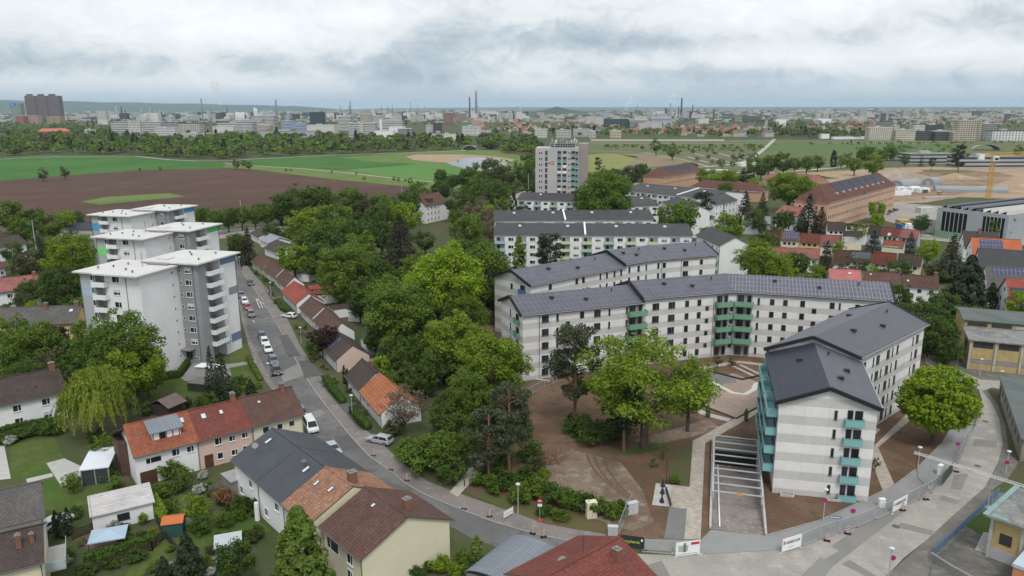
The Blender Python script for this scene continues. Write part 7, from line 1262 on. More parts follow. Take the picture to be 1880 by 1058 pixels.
for j, (p, q, c) in enumerate((((651, 399), (660, 398), 'dark'), ((905, 362), (915, 360), 'white'), ((925, 357), (935, 355), 'silver'), ((665, 397), (675, 396), 'white'), ((885, 372), (892, 369), 'grey'), ((500, 421), (508, 420), 'white'))):
    car(('dark car on the tram road before the hedge', 'white car turning beside the high-rise', 'silver car on the bend near the high-rise', 'white car among trees on the tram road', 'grey car on the tram road near the slab blocks', 'white car on the tram road above the bungalows')[j], p, q, c, 'hatch', 'cars on the tram road', True)
for j, (p, c, k) in enumerate((((1700, 352), 'slate', 'van'), ((1725, 355), 'yellow', 'van'), ((1636, 388), 'green', 'wagon'), ((1644, 385), 'dark', 'wagon'), ((1622, 383), 'dark', 'van'), ((1630, 380), 'grey', 'van'), ((1628, 392), 'grey', 'wagon'))):
    car(('slate blue van on the sandy site', 'yellow van on the sandy site', 'dark green car in the yard beside the salmon barracks', 'black car in the yard beside the salmon barracks', 'black van against the barracks end wall', 'grey van in the barracks yard', 'grey car in the barracks yard')[j], p, (p[0] + 8, p[1] - 2), c, k, 'vehicles on the building site', True)
# ------------------------------------------------------------------ street furniture
def lamp(lab, base, top, arm=0, grp='street lamps'):
    x, y = G(*base); h = max(3.5, min(ztop(x, y, top), 9)); t = thing('street_lamp', lab, 'street lamp', (x, y, 0), 0, grp); b = MB(); b.tube([(0, 0, 0), (0, 0, .8), (0, 0, h)], [.1, .08, .05], 8); b.build('pole', M_STEEL, t); b = MB(); b.lathe([(.08, h - .02), (.16, h + .1), (.34, h + .32), (.30, h + .4), (.05, h + .5)], 12); b.build('lamp_head', plain('lamp_cap', (.55, .57, .58), .4, .03), t); return t
for lab, b_, tp in (('street lamp beside the purple tree', (553, 632), 604), ('street lamp on the hedge below the orange metal roof', (647, 768), 729), ('street lamp in front of the cottage with a white car', (498, 548), 521), ('tall street lamp beside the no-entry sign', (951, 945), 893), ('street lamp on the pavement before the teal balcony gable', (1511, 957), 903), ('street lamp at the farthest cottages', (441, 494), 474), ('street lamp at the left pavement by the parked cars', (494, 700), 675), ('street lamp at the junction by the yellow brick hall', (1835, 716), 688), ('street lamp beside the small workshop', (1846, 872), 846), ('street lamp under the cable bridge', (1684, 865), 825), ('street lamp at the very bottom of the right road', (1631, 1060), 1044), ('street lamp before the works hall', (1798, 692), 676)): lamp(lab, b_, tp)
def pole(lab, base, top, r=.16, grp='tall steel masts along the tram road', cap=False):
    x, y = G(*base); h = ztop(x, y, top); t = thing('mast', lab, 'mast', (x, y, 0), 0, grp); b = MB(); b.tube([(0, 0, 0), (0, 0, h)], [r * 1.3, r * .8], 8); b.build('pole', M_STEEL, t); b = MB(); b.box(-.5, .5, -.08, .08, h - .4, h - .3); b.build('bracket', M_DARK, t)
for lab, b_, tp in (('tall mast left of the lime green tree', (67, 462), 404), ('tall mast above the brown roofed row house', (80, 425), 387), ('mast right of the farthest white tower', (445, 418), 368), ('mast above the bungalows', (503, 414), 379), ('mast rising from the dark trees by the field', (597, 395), 355), ('mast before the end of the brown field', (738, 364), 337), ('mast behind the white park house', (807, 362), 330), ('mast in the trees right of the white park house', (851, 374), 350), ('mast left of the high-rise', (970, 366), 318), ('mast between the hall trees and the orange roof', (1787, 436), 405)): pole(lab, b_, tp)
def signpost(lab, base, top, kind):
    x, y = G(*base); h = max(2.2, min(ztop(x, y, top) + .3, 3.4)); t = thing('traffic_sign', lab, 'traffic sign', (x, y, 0), R(-8), 'traffic signs'); b = MB(); b.tube([(0, 0, 0), (0, 0, h)], [.03, .03], 6); b.build('post', M_STEEL, t)
    def disc(r, y0, m, z): q = MB(); q.tube([(0, y0 + .02, z), (0, y0, z)], [r, r], 20); return q.build('plate', m, t)
    RED = plain('sign_red', (.50, .02, .03), .5, .02); BLU = plain('sign_blue', (.16, .05, .38), .5, .02)
    if kind == 'stop': disc(.34, -.06, RED, h - .3); disc(.26, -.075, BLU, h - .3); q = MB(); q.beam((-.22, -.09, h - .08), (.22, -.09, h - .52), .02, .07); q.beam((.22, -.09, h - .08), (-.22, -.09, h - .52), .02, .07); q.build('cross_bars', RED, t)
    elif kind == 'noentry': disc(.36, -.06, RED, h - .3); q = MB(); q.box(-.25, .25, -.09, -.08, h - .36, h - .24); q.build('bar', M_WHITE, t); q = MB(); q.box(-.3, .3, -.06, -.04, h - 1.15, h - .75); q.build('plate', M_WHITE, t); q = MB(); q.box(-.35, .35, -.4, .4, 0, .22); q.build('foot', plain('red_plastic', (.35, .05, .04), .7, .1), t)
    elif kind == 'tri': q = MB(); q.v = [(-.4, -.05, h - .7), (.4, -.05, h - .7), (0, -.05, h), (-.4, -.03, h - .7), (.4, -.03, h - .7), (0, -.03, h)]; q.f = [(0, 1, 2), (5, 4, 3), (0, 3, 4, 1), (1, 4, 5, 2), (2, 5, 3, 0)]; q.m = [0] * 5; q.build('plate', M_DARK, t)
    else: q = MB(); q.box(-.7, .7, -.06, -.03, h - .45, h - .1); q.build('plate', plain('street_name_blue', (.08, .12, .28), .5, .05), t); q = MB(); q.box(-.62, .62, -.07, -.061, h - .32, h - .22); q.build('lettering', M_WHITE, t)
for lab, b_, tp, k in (('no-stopping sign on the lamp post pavement before the gable', (1510.5, 957), 918, 'stop'), ('no-stopping sign behind the site fence', (1562, 974), 938, 'stop'), ('no-stopping sign beneath the bright green maple', (1754, 845), 815, 'stop'), ('no-stopping sign at the small workshop', (1845, 872), 849, 'stop'), ('no-stopping sign at the bottom of the right road', (1635, 1058), 1024, 'stop'), ('no-stopping sign at the corner of the long workshop', (1836, 722), 702, 'stop'), ('no-stopping sign at the hedge before the yellow brick hall', (1757, 674), 650, 'stop'), ('no-entry sign on a red foot before the bushes', (991, 958), 912, 'noentry'), ('small triangular sign at the parked dark car', (502, 705), 697, 'tri'), ('blue street name plates behind the fence', (1529, 985), 950, 'name')): signpost(lab, b_, tp, k)
M_RW = newmat('red_white_stripes'); _b = NB(M_RW); _s = _b.mk('ShaderNodeSeparateXYZ', {0: _b.mk('ShaderNodeTexCoord').outputs['Object']}); _f = _b.m('LESS_THAN', _b.m('FRACT', _b.m('DIVIDE', _b.m('ADD', _s.outputs[0], _s.outputs[2]), .32)), .5); _b.out(_b.mix(_f, (.62, .62, .60), (.48, .04, .03)), .6)
bc = MB(); bc.box(-.13, .13, -.03, .03, .18, 1.15); bcm = bc.mesh('striped_board', M_RW); ft = MB(); ft.box(-.4, .4, -.2, .2, 0, .12); ftm = ft.mesh('foot', M_BLACK)
BEAC = [('red and white beacon nearest the silver off-road car', (686, 838)), ('red and white beacon, second below the off-road car', (718, 864)), ('red and white beacon opposite the salmon roof', (747, 884)), ('red and white beacon beside the small gravel path', (852, 936)), ('red and white beacon between the path and the small banner', (899, 950)), ('faded beacon left of the pair before the bushes', (978, 981)), ('bright beacon right of the pair before the bushes', (998, 987)), ('beacon at the right end of the big white banner', (1518, 994)), ('beacon in the middle of the site fence', (1556, 981)), ('beacon leaning on the second white banner', (1657, 938)), ('beacon below the cable bridge post', (1700, 918)), ('beacon beyond the cable bridge', (1755, 867))]
for lab, p in BEAC:
    t = thing('traffic_beacon', lab, 'beacon', (*G(*p), .04), R(random.uniform(-30, 10)), 'red and white traffic beacons'); link('striped_board', bcm, t); link('foot', ftm, t)
# site fence panels
M_MESH = plain('fence_wire', (.30, .31, .32), .5, .1, metal=.3)
FP = []
def fence_run(px, lab, n0=0, h=1.9, step=3.3, mat=None):
    P_ = [Vector((*p, 0)) for p in pts(px)]; k = 0
    for a, c in zip(P_[:-1], P_[1:]):
        L = (c - a).length; m = max(1, round(L / step)); u = (c - a) / L
        for i in range(m):
            p = a + u * L * i / m; w_ = L / m - .12; t = thing('fence_panel', lab, 'fence panel', (p.x, p.y, .04), math.atan2(u.y, u.x), 'wire panels of the site fence'); FP.append(t); b = MB()
            for x in (0, w_): b.tube([(x, 0, .1), (x, 0, h)], [.03, .03], 6)
            b.beam((0, 0, h), (w_, 0, h), .05); b.beam((0, 0, .2), (w_, 0, .2), .05); b.build('frame', M_STEEL, t); b = MB()
            for j in range(1, 12): b.beam((w_ * j / 12, 0, .2), (w_ * j / 12, 0, h), .02)
            for j in range(1, 6): b.beam((0, 0, .2 + j * h / 6.6), (w_, 0, .2 + j * h / 6.6), .016)
            b.build('wire', M_MESH, t); b = MB(); b.box(-.35, .1, -.12, .12, 0, .14); b.build('foot', M_DCONC, t)
fence_run([(1473, 1003), (1507, 990), (1542, 979), (1575, 968), (1607, 954), (1637, 942)], 'wire fence panel between the two white banners')
fence_run([(1664, 928), (1687, 917), (1710, 905), (1728, 890)], 'wire fence panel between the second white banner and the dark net')
fence_run([(1757, 852), (1768, 830), (1776, 808)], 'wire fence panel under the bright green maple')
fence_run([(1136, 984), (1149, 950), (1160, 930)], 'wire fence panel between the grey cabinet and the soil heap')
fence_run([(955, 735), (1000, 712), (1030, 700)], 'wire fence panel left of the pine in the new estate', h=1.6)
def relabel(objs, loc=None):
    d = defaultdict(list)
    for o in objs: d[o['label']].append(o)
    for k, v in d.items():
        if 1 < len(v) <= 16 and len(k.split()) <= 12:
            v.sort(key=lambda o: PX(o.location.x, o.location.y, 0)[0])
            for i, o in enumerate(v): o['label'] = f'{k}, {ORD[i]}'
relabel(FP)
def text_mesh(body, size, mat, ext=.012):
    c = bpy.data.curves.new('t', 'FONT'); c.body = body; c.size = size; c.extrude = ext; tmp = bpy.data.objects.new('tmp', c); COL.objects.link(tmp); me = bpy.data.meshes.new_from_object(tmp.evaluated_get(bpy.context.evaluated_depsgraph_get())); bpy.data.objects.remove(tmp); me.materials.clear(); me.materials.append(mat); return me
def banner(lab, a, b_, h, z0, mat, words=(), extras=()):
    A, B = G(*a), G(*b_); L = math.dist(A, B); t = thing('banner', lab, 'banner', (*A, 0), math.atan2(B[1] - A[1], B[0] - A[0]), 'banners on the site fence'); m = MB(); m.box(0, L, -.02, .02, z0, z0 + h); s = m.build('sheet', mat, t); m = MB()
    for x in (-.05, L + .05): m.tube([(x, .05, 0), (x, .05, z0 + h + .1)], [.03, .03], 6); m.box(x - .3, x + .3, -.15, .25, 0, .1)
    m.build('frame', M_STEEL, t)
    for w_, sz, x, z, mt in words: o = link('lettering', text_mesh(w_, sz, mt), s, (x * L, -.035, z0 + z * h)); o.rotation_euler = (R(90), 0, 0); wd_ = o.dimensions.x; o.scale = (min(1, .9 * (L - x * L) / max(wd_, .01)),) * 2 + (1,)
    for x0, x1, z_0, z_1, mt in extras: m = MB(); m.box(x0 * L, x1 * L, -.034, -.021, z0 + z_0 * h, z0 + z_1 * h); m.build('print', mt, s)
    return t
M_INK = plain('ink_grey', (.06, .06, .065), .7, .02); M_REDI = plain('ink_red', (.50, .03, .05), .7, .02); M_GRNI = plain('ink_lime', (.50, .58, .10), .7, .02)
banner('large white banner reading HEBERGER at the corner of the site fence', (1435, 1017), (1470, 1006), 1.75, .25, M_WHITE, [('HEBERGER', .62, .16, .52, M_INK)], [(.05, .09, .5, .78, M_REDI), (.105, .14, .5, .78, M_REDI), (.3, .62, .2, .25, M_MGREY)])
banner('smaller white banner reading HEBERGER behind a leaning beacon', (1638, 944), (1664, 930), 1.6, .25, M_WHITE, [('HEBERGER', .55, .14, .5, M_INK)], [(.04, .08, .5, .75, M_REDI)])
banner('dark green banner reading implenia at the soil plot corner', (1134, 1006), (1182, 1012), 1.6, .3, plain('dark_banner', (.03, .035, .03), .8, .05), [('implenia', .6, .22, .4, M_GRNI)], [(.05, .17, .3, .72, M_WHITE), (.88, .95, .6, .8, M_WHITE)])
banner('white picture banner with a red corner before the cobbled path', (1240, 1025), (1284, 1019), 1.9, .2, M_WHITE, [], [(.62, .97, .72, .9, M_REDI), (.1, .5, .3, .75, M_MGREY), (.3, .42, .25, .9, plain('print_green', (.2, .26, .2), .8, .1)), (.05, .9, .08, .14, M_MGREY)])
banner('empty wire and white sheet between the implenia banner and the picture', (1184, 1013), (1236, 1017), 1.5, .3, plain('grey_sheet', (.36, .355, .34), .8, .06))
banner('small white banner with grey script beside the street lamp', (925, 959), (942, 949), .9, .6, M_WHITE, [], [(.12, .88, .4, .52, M_MGREY)])
banner('dark net panel and white board below the green maple', (1728, 894), (1748, 868), 1.8, .1, plain('dark_net', (.06, .07, .065), .9, .1))
# cabinets, boxes, sculptures
def boxy(name, lab, cat, base, w_, d_, h_, ang, mat, parts=()):
    t = thing(name, lab, cat, (*G(*base), .02), R(ang)); m = MB(); m.box(0, w_, 0, d_, 0, h_); m.build('body', mat, t); m = MB(); m.box(-.04, w_ + .04, -.04, d_ + .04, h_, h_ + .06); m.build('lid', mat, t)
    m = MB(); m.box(w_ * .49, w_ * .51, -.01, 0, .1, h_ - .1); m.box(w_ * .1, w_ * .2, -.012, 0, h_ * .5, h_ * .55); m.build('door_seam', M_FRD, t); return t
boxy('utility_cabinet', 'light grey cabinet at the end of the bushes', 'cabinet', (1116, 984), 1.3, .6, 1.2, -4, plain('cabinet_grey', (.50, .51, .50), .6, .05))
boxy('utility_cabinet', 'tall grey cabinet pair on the soil plot', 'cabinet', (1153, 947), 1.6, .7, 1.6, 22, MC['cabinet_grey'])
boxy('utility_cabinet', 'white cabinet on the new pavement before the gable', 'cabinet', (1615, 933), .8, .5, 1.2, 5, M_WHITE)
boxy('utility_cabinet', 'white box on the fence under the cable bridge', 'cabinet', (1726, 874), .9, .5, 1.5, 40, M_WHITE)
t = boxy('collection_box', 'tilted cream collection box with a black mark in the bushes', 'container', (1078, 954), 1.4, .9, 2.3, 12, M_CREAM); m = MB(); m.box(.35, .95, -.02, 0, 1.3, 1.8); m.box(.8, 1.0, -.02, 0, .9, 1.3); m.build('mark', M_DARK, t)
for j, p in enumerate(((1217, 894), (1216, 907), (1215, 923))):
    t = thing('sculpture', ('black figure sculpture at the back of the white slab', 'black figure sculpture in the middle of the white slab', 'black figure sculpture at the front of the white slab')[j], 'sculpture', (*G(*p), .06), 0, 'three black figure sculptures'); m = MB(); m.lathe([(.36, 0), (.30, .25), (.18, .6), (.12, .8), (.07, .9)], 12); m.build('body', M_DARK, t); m = MB(); m.lathe([(.02, .88), (.11, .94), (.14, 1.04), (.10, 1.14), (.03, 1.2)], 12); m.build('head', M_DARK, t)
m = MB(); m.box(0, .2, 0, 4.6, 0, .5); tag(m.build('bench_wall', M_DARK, None, (*G(1230, 930), .05), R(-3)), 'long black kerb bench beside the white slab', 'bench')
m = MB(); m.tube([(0, 0, 0), (0, 0, 4.2)], [.05, .04], 8); tag(m.build('lamp_pole', M_DARK, None, (*G(1223, 888), .0)), 'thin black pole light behind the sculptures', 'pole light')
m = MB(); m.tube([(0, 0, 0), (0, 0, 1.0)], [.08, .08], 8); tag(m.build('bollard', M_DARK, None, (*G(853, 894), .0)), 'black bollard at the start of the gravel path', 'bollard')
# cable bridge over the right road
A = Vector((*G(1703, 897), 0)); B = Vector((*G(1813, 934), 0)); hA = ztop(A.x, A.y, 846); hB = ztop(B.x, B.y, 872); h_ = (hA + hB) / 2; u = (B - A).normalized(); t = thing('cable_bridge', 'white lattice cable bridge carried over the right road on two posts', 'cable bridge', (A.x, A.y, 0), math.atan2(u.y, u.x)); L = (B - A).length
m = MB()
for yy, zz in ((-.15, 0), (.15, 0), (0, .3)): m.beam((-2.4, yy, h_ + zz), (L + 4.5, yy, h_ + zz), .06)
n_ = 40
for i in range(n_):
    x0 = -2.4 + (L + 6.9) * i / n_; x1 = x0 + (L + 6.9) / n_; m.beam((x0, -.15, h_), ((x0 + x1) / 2, 0, h_ + .3), .035); m.beam(((x0 + x1) / 2, 0, h_ + .3), (x1, -.15, h_), .035); m.beam((x0, .15, h_), (x1, -.15, h_), .03)
m.build('truss', plain('white_lattice', (.62, .63, .63), .4, .05), t)
m = MB(); m.box(L * .55, L * .72, -.1, .1, h_ - .1, h_ - .02); m.build('cable_bundle', M_DARK, t)
for x in (0, L): m = MB(); m.tube([(x, 0, 0), (x, 0, h_)], [.07, .07], 8); m.tube([(x + .5, 0, 0), (x + .1, 0, h_)], [.03, .03], 6); m.box(x - .5, x + .6, -.5, .5, 0, .3); m.build('post', M_STEEL, t)
m = MB(); m.tube([(-1.9, 0, h_), (-2.0, .3, 3), (-1.4, -.2, 1.2), (.2, -.5, .3)], [.04] * 4, 6); m.build('hanging_cable', M_DARK, t)
A, B = G(1713, 1023), G(1833, 910); L = math.dist(A, B); t = thing('boundary_fence', 'blue board fence along the stained yard of the works building', 'fence', (*A, 0), math.atan2(B[1] - A[1], B[0] - A[0])); m = MB(); m.box(0, L, -.03, .03, .15, 1.25); m.build('boards', plain('blue_boards', (.11, .18, .28), .75, .15, 1.5), t); m = MB()
for i in range(int(L / 2) + 1): m.box(i * 2 - .05, i * 2 + .05, -.08, -.031, 0, 1.35)
m.build('fence_posts', plain('blue_post', (.16, .24, .36), .7, .1), t)
strip_px('retaining_wall', [(1708, 1026), (1745, 1050), (1790, 1075)], .4, .9, M_DCONC, z0=-.1, kind=None); tag(bpy.data.objects['retaining_wall'], 'low concrete wall at the foot of the blue fence', 'wall')
# hedges
def hedge(lab, px, w_, h_, mat=F_HEDGE):
    P_ = [np.array([*p, 0.]) for p in pts(px)]; C = []; Nn = []
    for a, c in zip(P_[:-1], P_[1:]):
        L = np.linalg.norm(c - a); u = (c - a) / L; nn = np.array([-u[1], u[0], 0]); k = int(L * (w_ + 2 * h_) * 55); s = rng.uniform(0, L, k); q = rng.uniform(-h_, w_ + h_, k); top = (q > 0) & (q < w_)
        lat = np.where(q <= 0, 0, np.where(q >= w_, w_, q)) - w_ / 2; z = np.where(top, h_, np.where(q <= 0, h_ + q, h_ - (q - w_))); n_ = np.where(top[:, None], np.array([0, 0, 1.]), np.where((q <= 0)[:, None], -nn, nn)); C.append(a + u * s[:, None] + nn * lat[:, None] + np.array([0, 0, 1]) * z[:, None] + rng.normal(size=(k, 3)) * .05); Nn.append(n_ + rng.normal(size=(k, 3)) * .5)
    c = np.vstack(C); n = np.vstack(Nn); n /= np.linalg.norm(n, axis=1)[:, None]; core = MB()
    for a, b__ in zip(P_[:-1], P_[1:]):
        u = (b__ - a) / np.linalg.norm(b__ - a); nn = np.array([-u[1], u[0], 0]) * (w_ / 2 - .05); core.slab([tuple(a - nn + (0, 0, h_ - .05)), tuple(b__ - nn + (0, 0, h_ - .05)), tuple(b__ + nn + (0, 0, h_ - .05)), tuple(a + nn + (0, 0, h_ - .05))], h_)
    o = link('hedge', quads_mesh('hedge', c, n, .26, [mat, mat], core)); tag(o, lab, 'hedge', 'clipped hedges'); return o
hedge('light green clipped hedge below the two slim conifers', [(598, 700), (612, 722), (630, 742)], 1.3, 1.3); hedge('dark green clipped hedge under the street lamp by the orange roof', [(648, 758), (662, 778), (676, 790)], 1.4, 1.4, F_DARK); hedge('hedge along the front garden of the bright red cottage', [(509, 556), (520, 572), (532, 575)], 1.0, 1.0, F_DARK)
hedge('hedge before the long white row house', [(-40, 812), (40, 790), (118, 778)], 1.2, 1.4); hedge('clipped hedge running back from the pale ribbed garage', [(276, 912), (292, 945), (300, 960)], 1.2, 1.5, F_LIME); hedge('dark hedge on the lawn of the garden with the white parasol', [(425, 945), (460, 935), (470, 925)], 1.2, 1.3); hedge('hedge along the ramp of the nearest tower', [(283, 700), (330, 693), (347, 670)], .8, 1.5, F_DARK); hedge('dark hedge beside the two garden conifers', [(155, 1040), (215, 1020), (290, 998)], .9, 1.4, F_DARK); hedge('hedge in front of the lawn with the conifers by the tower', [(420, 720), (480, 712)], 1.5, .8, F_MID); hedge('long hedge at the edge of the front lawn beside the parked cars', [(455, 660), (478, 700)], .8, .9, F_MID)
# garden fences
def slat_fence(lab, px, h_, mat, n=4):
    P_ = pts(px); t = thing('garden_fence', lab, 'fence', (*P_[0], 0), 0, 'garden fences'); o = P_[0]; m = MB(); pm = MB()
    for a, c in zip(P_[:-1], P_[1:]):
        for j in range(n): m.beam((a[0] - o[0], a[1] - o[1], h_ * (j + .7) / n), (c[0] - o[0], c[1] - o[1], h_ * (j + .7) / n), .04, h_ / n * .6)
        k = max(1, int(math.dist(a, c) / 2))
        for j in range(k + 1): x, y = a[0] + (c[0] - a[0]) * j / k - o[0], a[1] + (c[1] - a[1]) * j / k - o[1]; pm.box(x - .05, x + .05, y - .05, y + .05, 0, h_ + .1)
    m.build('slats', mat, t); pm.build('fence_posts', mat, t)
M_BWD = plain('dark_brown_wood', (.05, .035, .028), .9, .2); M_GWD = plain('grey_wood', (.20, .19, .17), .9, .2)
slat_fence('dark brown slat fence between the garage and the gazebo', [(133, 992), (170, 978)], 1.3, M_BWD); slat_fence('dark slat fence along the bottom gardens', [(140, 1058), (200, 1045), (280, 1012), (300, 992)], 1.3, M_BWD, 3); slat_fence('grey fence beside the garden path of the silver house', [(288, 960), (300, 985), (330, 1020)], 1.2, M_DARK, 3); slat_fence('grey wooden fence behind the cottage lawn', [(630, 535), (648, 545)], 1.6, M_GWD); slat_fence('low fence along the cottage front gardens', [(480, 520), (498, 551), (515, 548)], .7, M_DCONC, 2); slat_fence('white fence at the front lawn by the spruces', [(440, 715), (480, 708)], .6, M_WHITE, 2); slat_fence('green slat fence below the pink house', [(385, 905), (415, 890)], 1.0, M_GWD)
for (lab, p) in (('white garden parasol beside the low brown roofed cottage', (712, 672)), ('white garden umbrella behind the orange metal roof', (762, 715))):
    t = thing('garden_parasol', lab, 'parasol', (*G(*p), 0), 0, 'white garden parasols'); m = MB(); m.tube([(0, 0, 0), (0, 0, 2.4)], [.03, .03], 6); m.build('pole', M_STEEL, t); m = MB(); m.lathe([(1.7, 2.2), (1.0, 2.45), (.05, 2.75)], 8); m.build('canopy', M_WHITE, t)
shed_px('garden_shed', 'small orange roofed shed among the dark park trees', 'shed', (800, 706), 3.4, 2.4, 1.9, 5, M_DARK, plain('orange_felt', (.55, .13, .06), .8, .06))
# dishes
for (lab, px, z, s_) in (('satellite dish on the gable edge of the anthracite roof', (468, 818), 7.5, .45), ('grey satellite dish on the big red roof', (1031, 1028), 7.2, .5)):
    x, y = G(*px, z); t = thing('satellite_dish', lab, 'satellite dish', (x, y, z - .3), R(20)); m = MB(); m.tube([(0, 0, -.4), (0, 0, .2)], [.04, .04], 6); m.build('bracket', M_STEEL, t); m = MB(); m.tube([(0, .08, .3), (0, .0, .3), (0, -.05, .3)], [s_ * .2, s_ * .8, s_], 16); m.build('dish', M_MGREY, t)
# manholes
for j, p in enumerate(((713, 888), (830, 958), (1645, 967), (1795, 856), (1809, 774))):
    x, y = G(*p); m = MB(); m.tube([(x, y, .02), (x, y, .035)], [.5, .5], 16); o = m.build('manhole_cover', plain('manhole_iron', (.11, .105, .10), .8, .2)); o['kind'] = 'structure'
# scrub and fallen branch heap, bare trunks on the site
m = MB(); rr_ = random.Random(3)
for i in range(16): a = rr_.uniform(0, 6.28); L = rr_.uniform(1, 3); m.tube([(rr_.uniform(-1, 1), rr_.uniform(-1, 1), .2), (math.cos(a) * L, math.sin(a) * L, rr_.uniform(.3, 2.2))], [.09, .03], 5)
tag(m.build('branch_heap', M_PBARK, None, (*G(1012, 850), 0)), 'heap of dead branches among the pines', 'branches')
for j, p in enumerate(((1325, 640), (1300, 690), (1460, 600))): pass
for j, p in enumerate(((970, 697), (978, 696), (986, 695), (1292, 646), (1298, 645), (1303, 644))):
    m = MB(); m.tube([(0, 0, 0), (.05, 0, 1.4), (0, 0, 2.2)], [.05, .04, .02], 5); m.tube([(0, 0, 1.6), (.3, .1, 2.1)], [.12, .2], 6); tag(m.build('wall_climber', F_DARK, None, (*G(*p), 0)), ('young climber before the striped wall, left group' if j < 3 else 'young climber before the striped wall, right group') , 'plant', 'young climbers on the left' if j < 3 else 'young climbers on the right')
relabel([o for o in bpy.data.objects if o.name.startswith('wall_climber')])
# ------------------------------------------------------------------ building site beyond the barracks
for j, (p, rx, ry, h, m_, s_) in enumerate((((1645, 330), 34, 16, 9, ground('pale_gravel', (.34, .29, .23), (.27, .23, .18), None, .1, .4), 1), ((1610, 333), 36, 14, 4.5, MC['pale_gravel'], 2), ((1700, 323), 34, 14, 3.5, ground('brown_spoil', (.20, .12, .08), (.25, .16, .11), None, .1, .4), 3), ((1752, 328), 20, 10, 4.5, SAND, 4), ((1800, 322), 30, 14, 3.5, ground('reddish_spoil', (.26, .17, .12), (.20, .13, .10), None, .1, .4), 5), ((1862, 345), 30, 12, 4, SAND, 6), ((1500, 328), 16, 7, 3, F_HEDGE, 7), ((1785, 340), 26, 8, 1.2, MC['reddish_spoil'], 8), ((1560, 334), 30, 10, 2, SAND, 9))):
    x, y = G(*p); o = mound('spoil_heap', x, y, rx, ry, h, m_, s_, 12, kind=None); tag(o, ('tall pale gravel heap behind the grey tents', 'long low pale heap left of the tallest gravel heap', 'dark brown spoil heap right of the tall gravel heap', 'pointed sandy heap left of the crane', 'broad reddish heap behind the crane', 'sandy heap at the right edge of the site', 'small overgrown green heap behind the barracks', 'flat reddish heap right of the arched tents', 'low sandy heap at the left end of the site')[j], 'heap', 'heaps on the building site')
M_TENT = plain('grey_tent_fabric', (.26, .28, .30), .6, .08, .1)
for lab, a, b_, D, h in (('grey arched tent nearest the gravel heap', (1632, 345), (1662, 347), 20, 5.5), ('grey arched tent in the middle of three', (1692, 340), (1716, 341), 16, 5), ('long grey arched tent, rightmost of three', (1712, 350), (1728, 352), 42, 3.6)):
    A, B = G(*a), G(*b_); L = math.dist(A, B); t = thing('arched_tent', lab, 'tent', (*A, 0), math.atan2(B[1] - A[1], B[0] - A[0]) - (.55 if D > 40 else .25), 'arched grey tents'); m = MB(); n_ = 10
    for i in range(n_): a0, a1 = math.pi * i / n_, math.pi * (i + 1) / n_; f = lambda q, y: (L / 2 - L / 2 * math.cos(q), y, h * math.sin(q) ** .7); m.face([f(a0, 0), f(a1, 0), f(a1, D), f(a0, D)][::-1]); m.face([f(a0, 0), (L / 2, 0, 0), f(a1, 0)])
    m.build('fabric', M_TENT, t); m = MB(); m.box(L * .35, L * .65, -.3, -.05, 0, h * .6); m.build('door', M_MGREY, t)
for j, (p, w_, c) in enumerate((((1616, 356), 8, M_WHITE), ((1629, 360), 12, M_WHITE), ((1641, 359), 12, M_WHITE), ((1648, 352), 12, M_WHITE), ((1660, 351), 11, M_WHITE), ((1673, 353), 8, M_WHITE), ((1688, 354), 8, M_WHITE), ((1652, 416), 5, plain('container_yellow', (.5, .33, .08), .6, .1)), ((1654, 424), 4, plain('container_blue', (.05, .14, .32), .6, .1)), ((1661, 424), 5, M_WHITE), ((1690, 392), 9, plain('pale_tarp', (.45, .50, .46), .8, .1)), ((1700, 366), 16, plain('pinkish_formwork', (.42, .33, .29), .8, .1)), ((1578, 400), 14, M_CONC), ((1616, 362), 7, plain('red_container', (.35, .03, .03), .6, .1)))):
    t = thing('site_container', f"{('white', 'long white', 'white', 'white', 'white', 'small white', 'small white', 'ochre', 'blue', 'white', 'pale green', 'pinkish', 'pale', 'red')[j]} container {('at the barracks end wall', 'in front of its white neighbour', 'third from the barracks', 'behind the front ones', 'below the first tent', 'between the tents and the van', 'beside the slate blue van', 'behind the row of terraced houses', 'behind the two skylights', 'beside the blue one', 'before the silver hall', 'lying left of the silver hall', 'beside the barracks yard', 'at the foot of the barracks')[j]}", 'container', (*G(*p), 0), R(random.uniform(5, 16)), 'site containers'); m = MB(); m.box(0, w_, 0, 4, 0, 2.8 if j != 11 else 1.2); m.build('body', c, t); m = MB(); m.box(w_ * .2, w_ * .35, -.04, 0, .1, 2.1 if j != 11 else .8); m.build('door', M_MGREY, t)
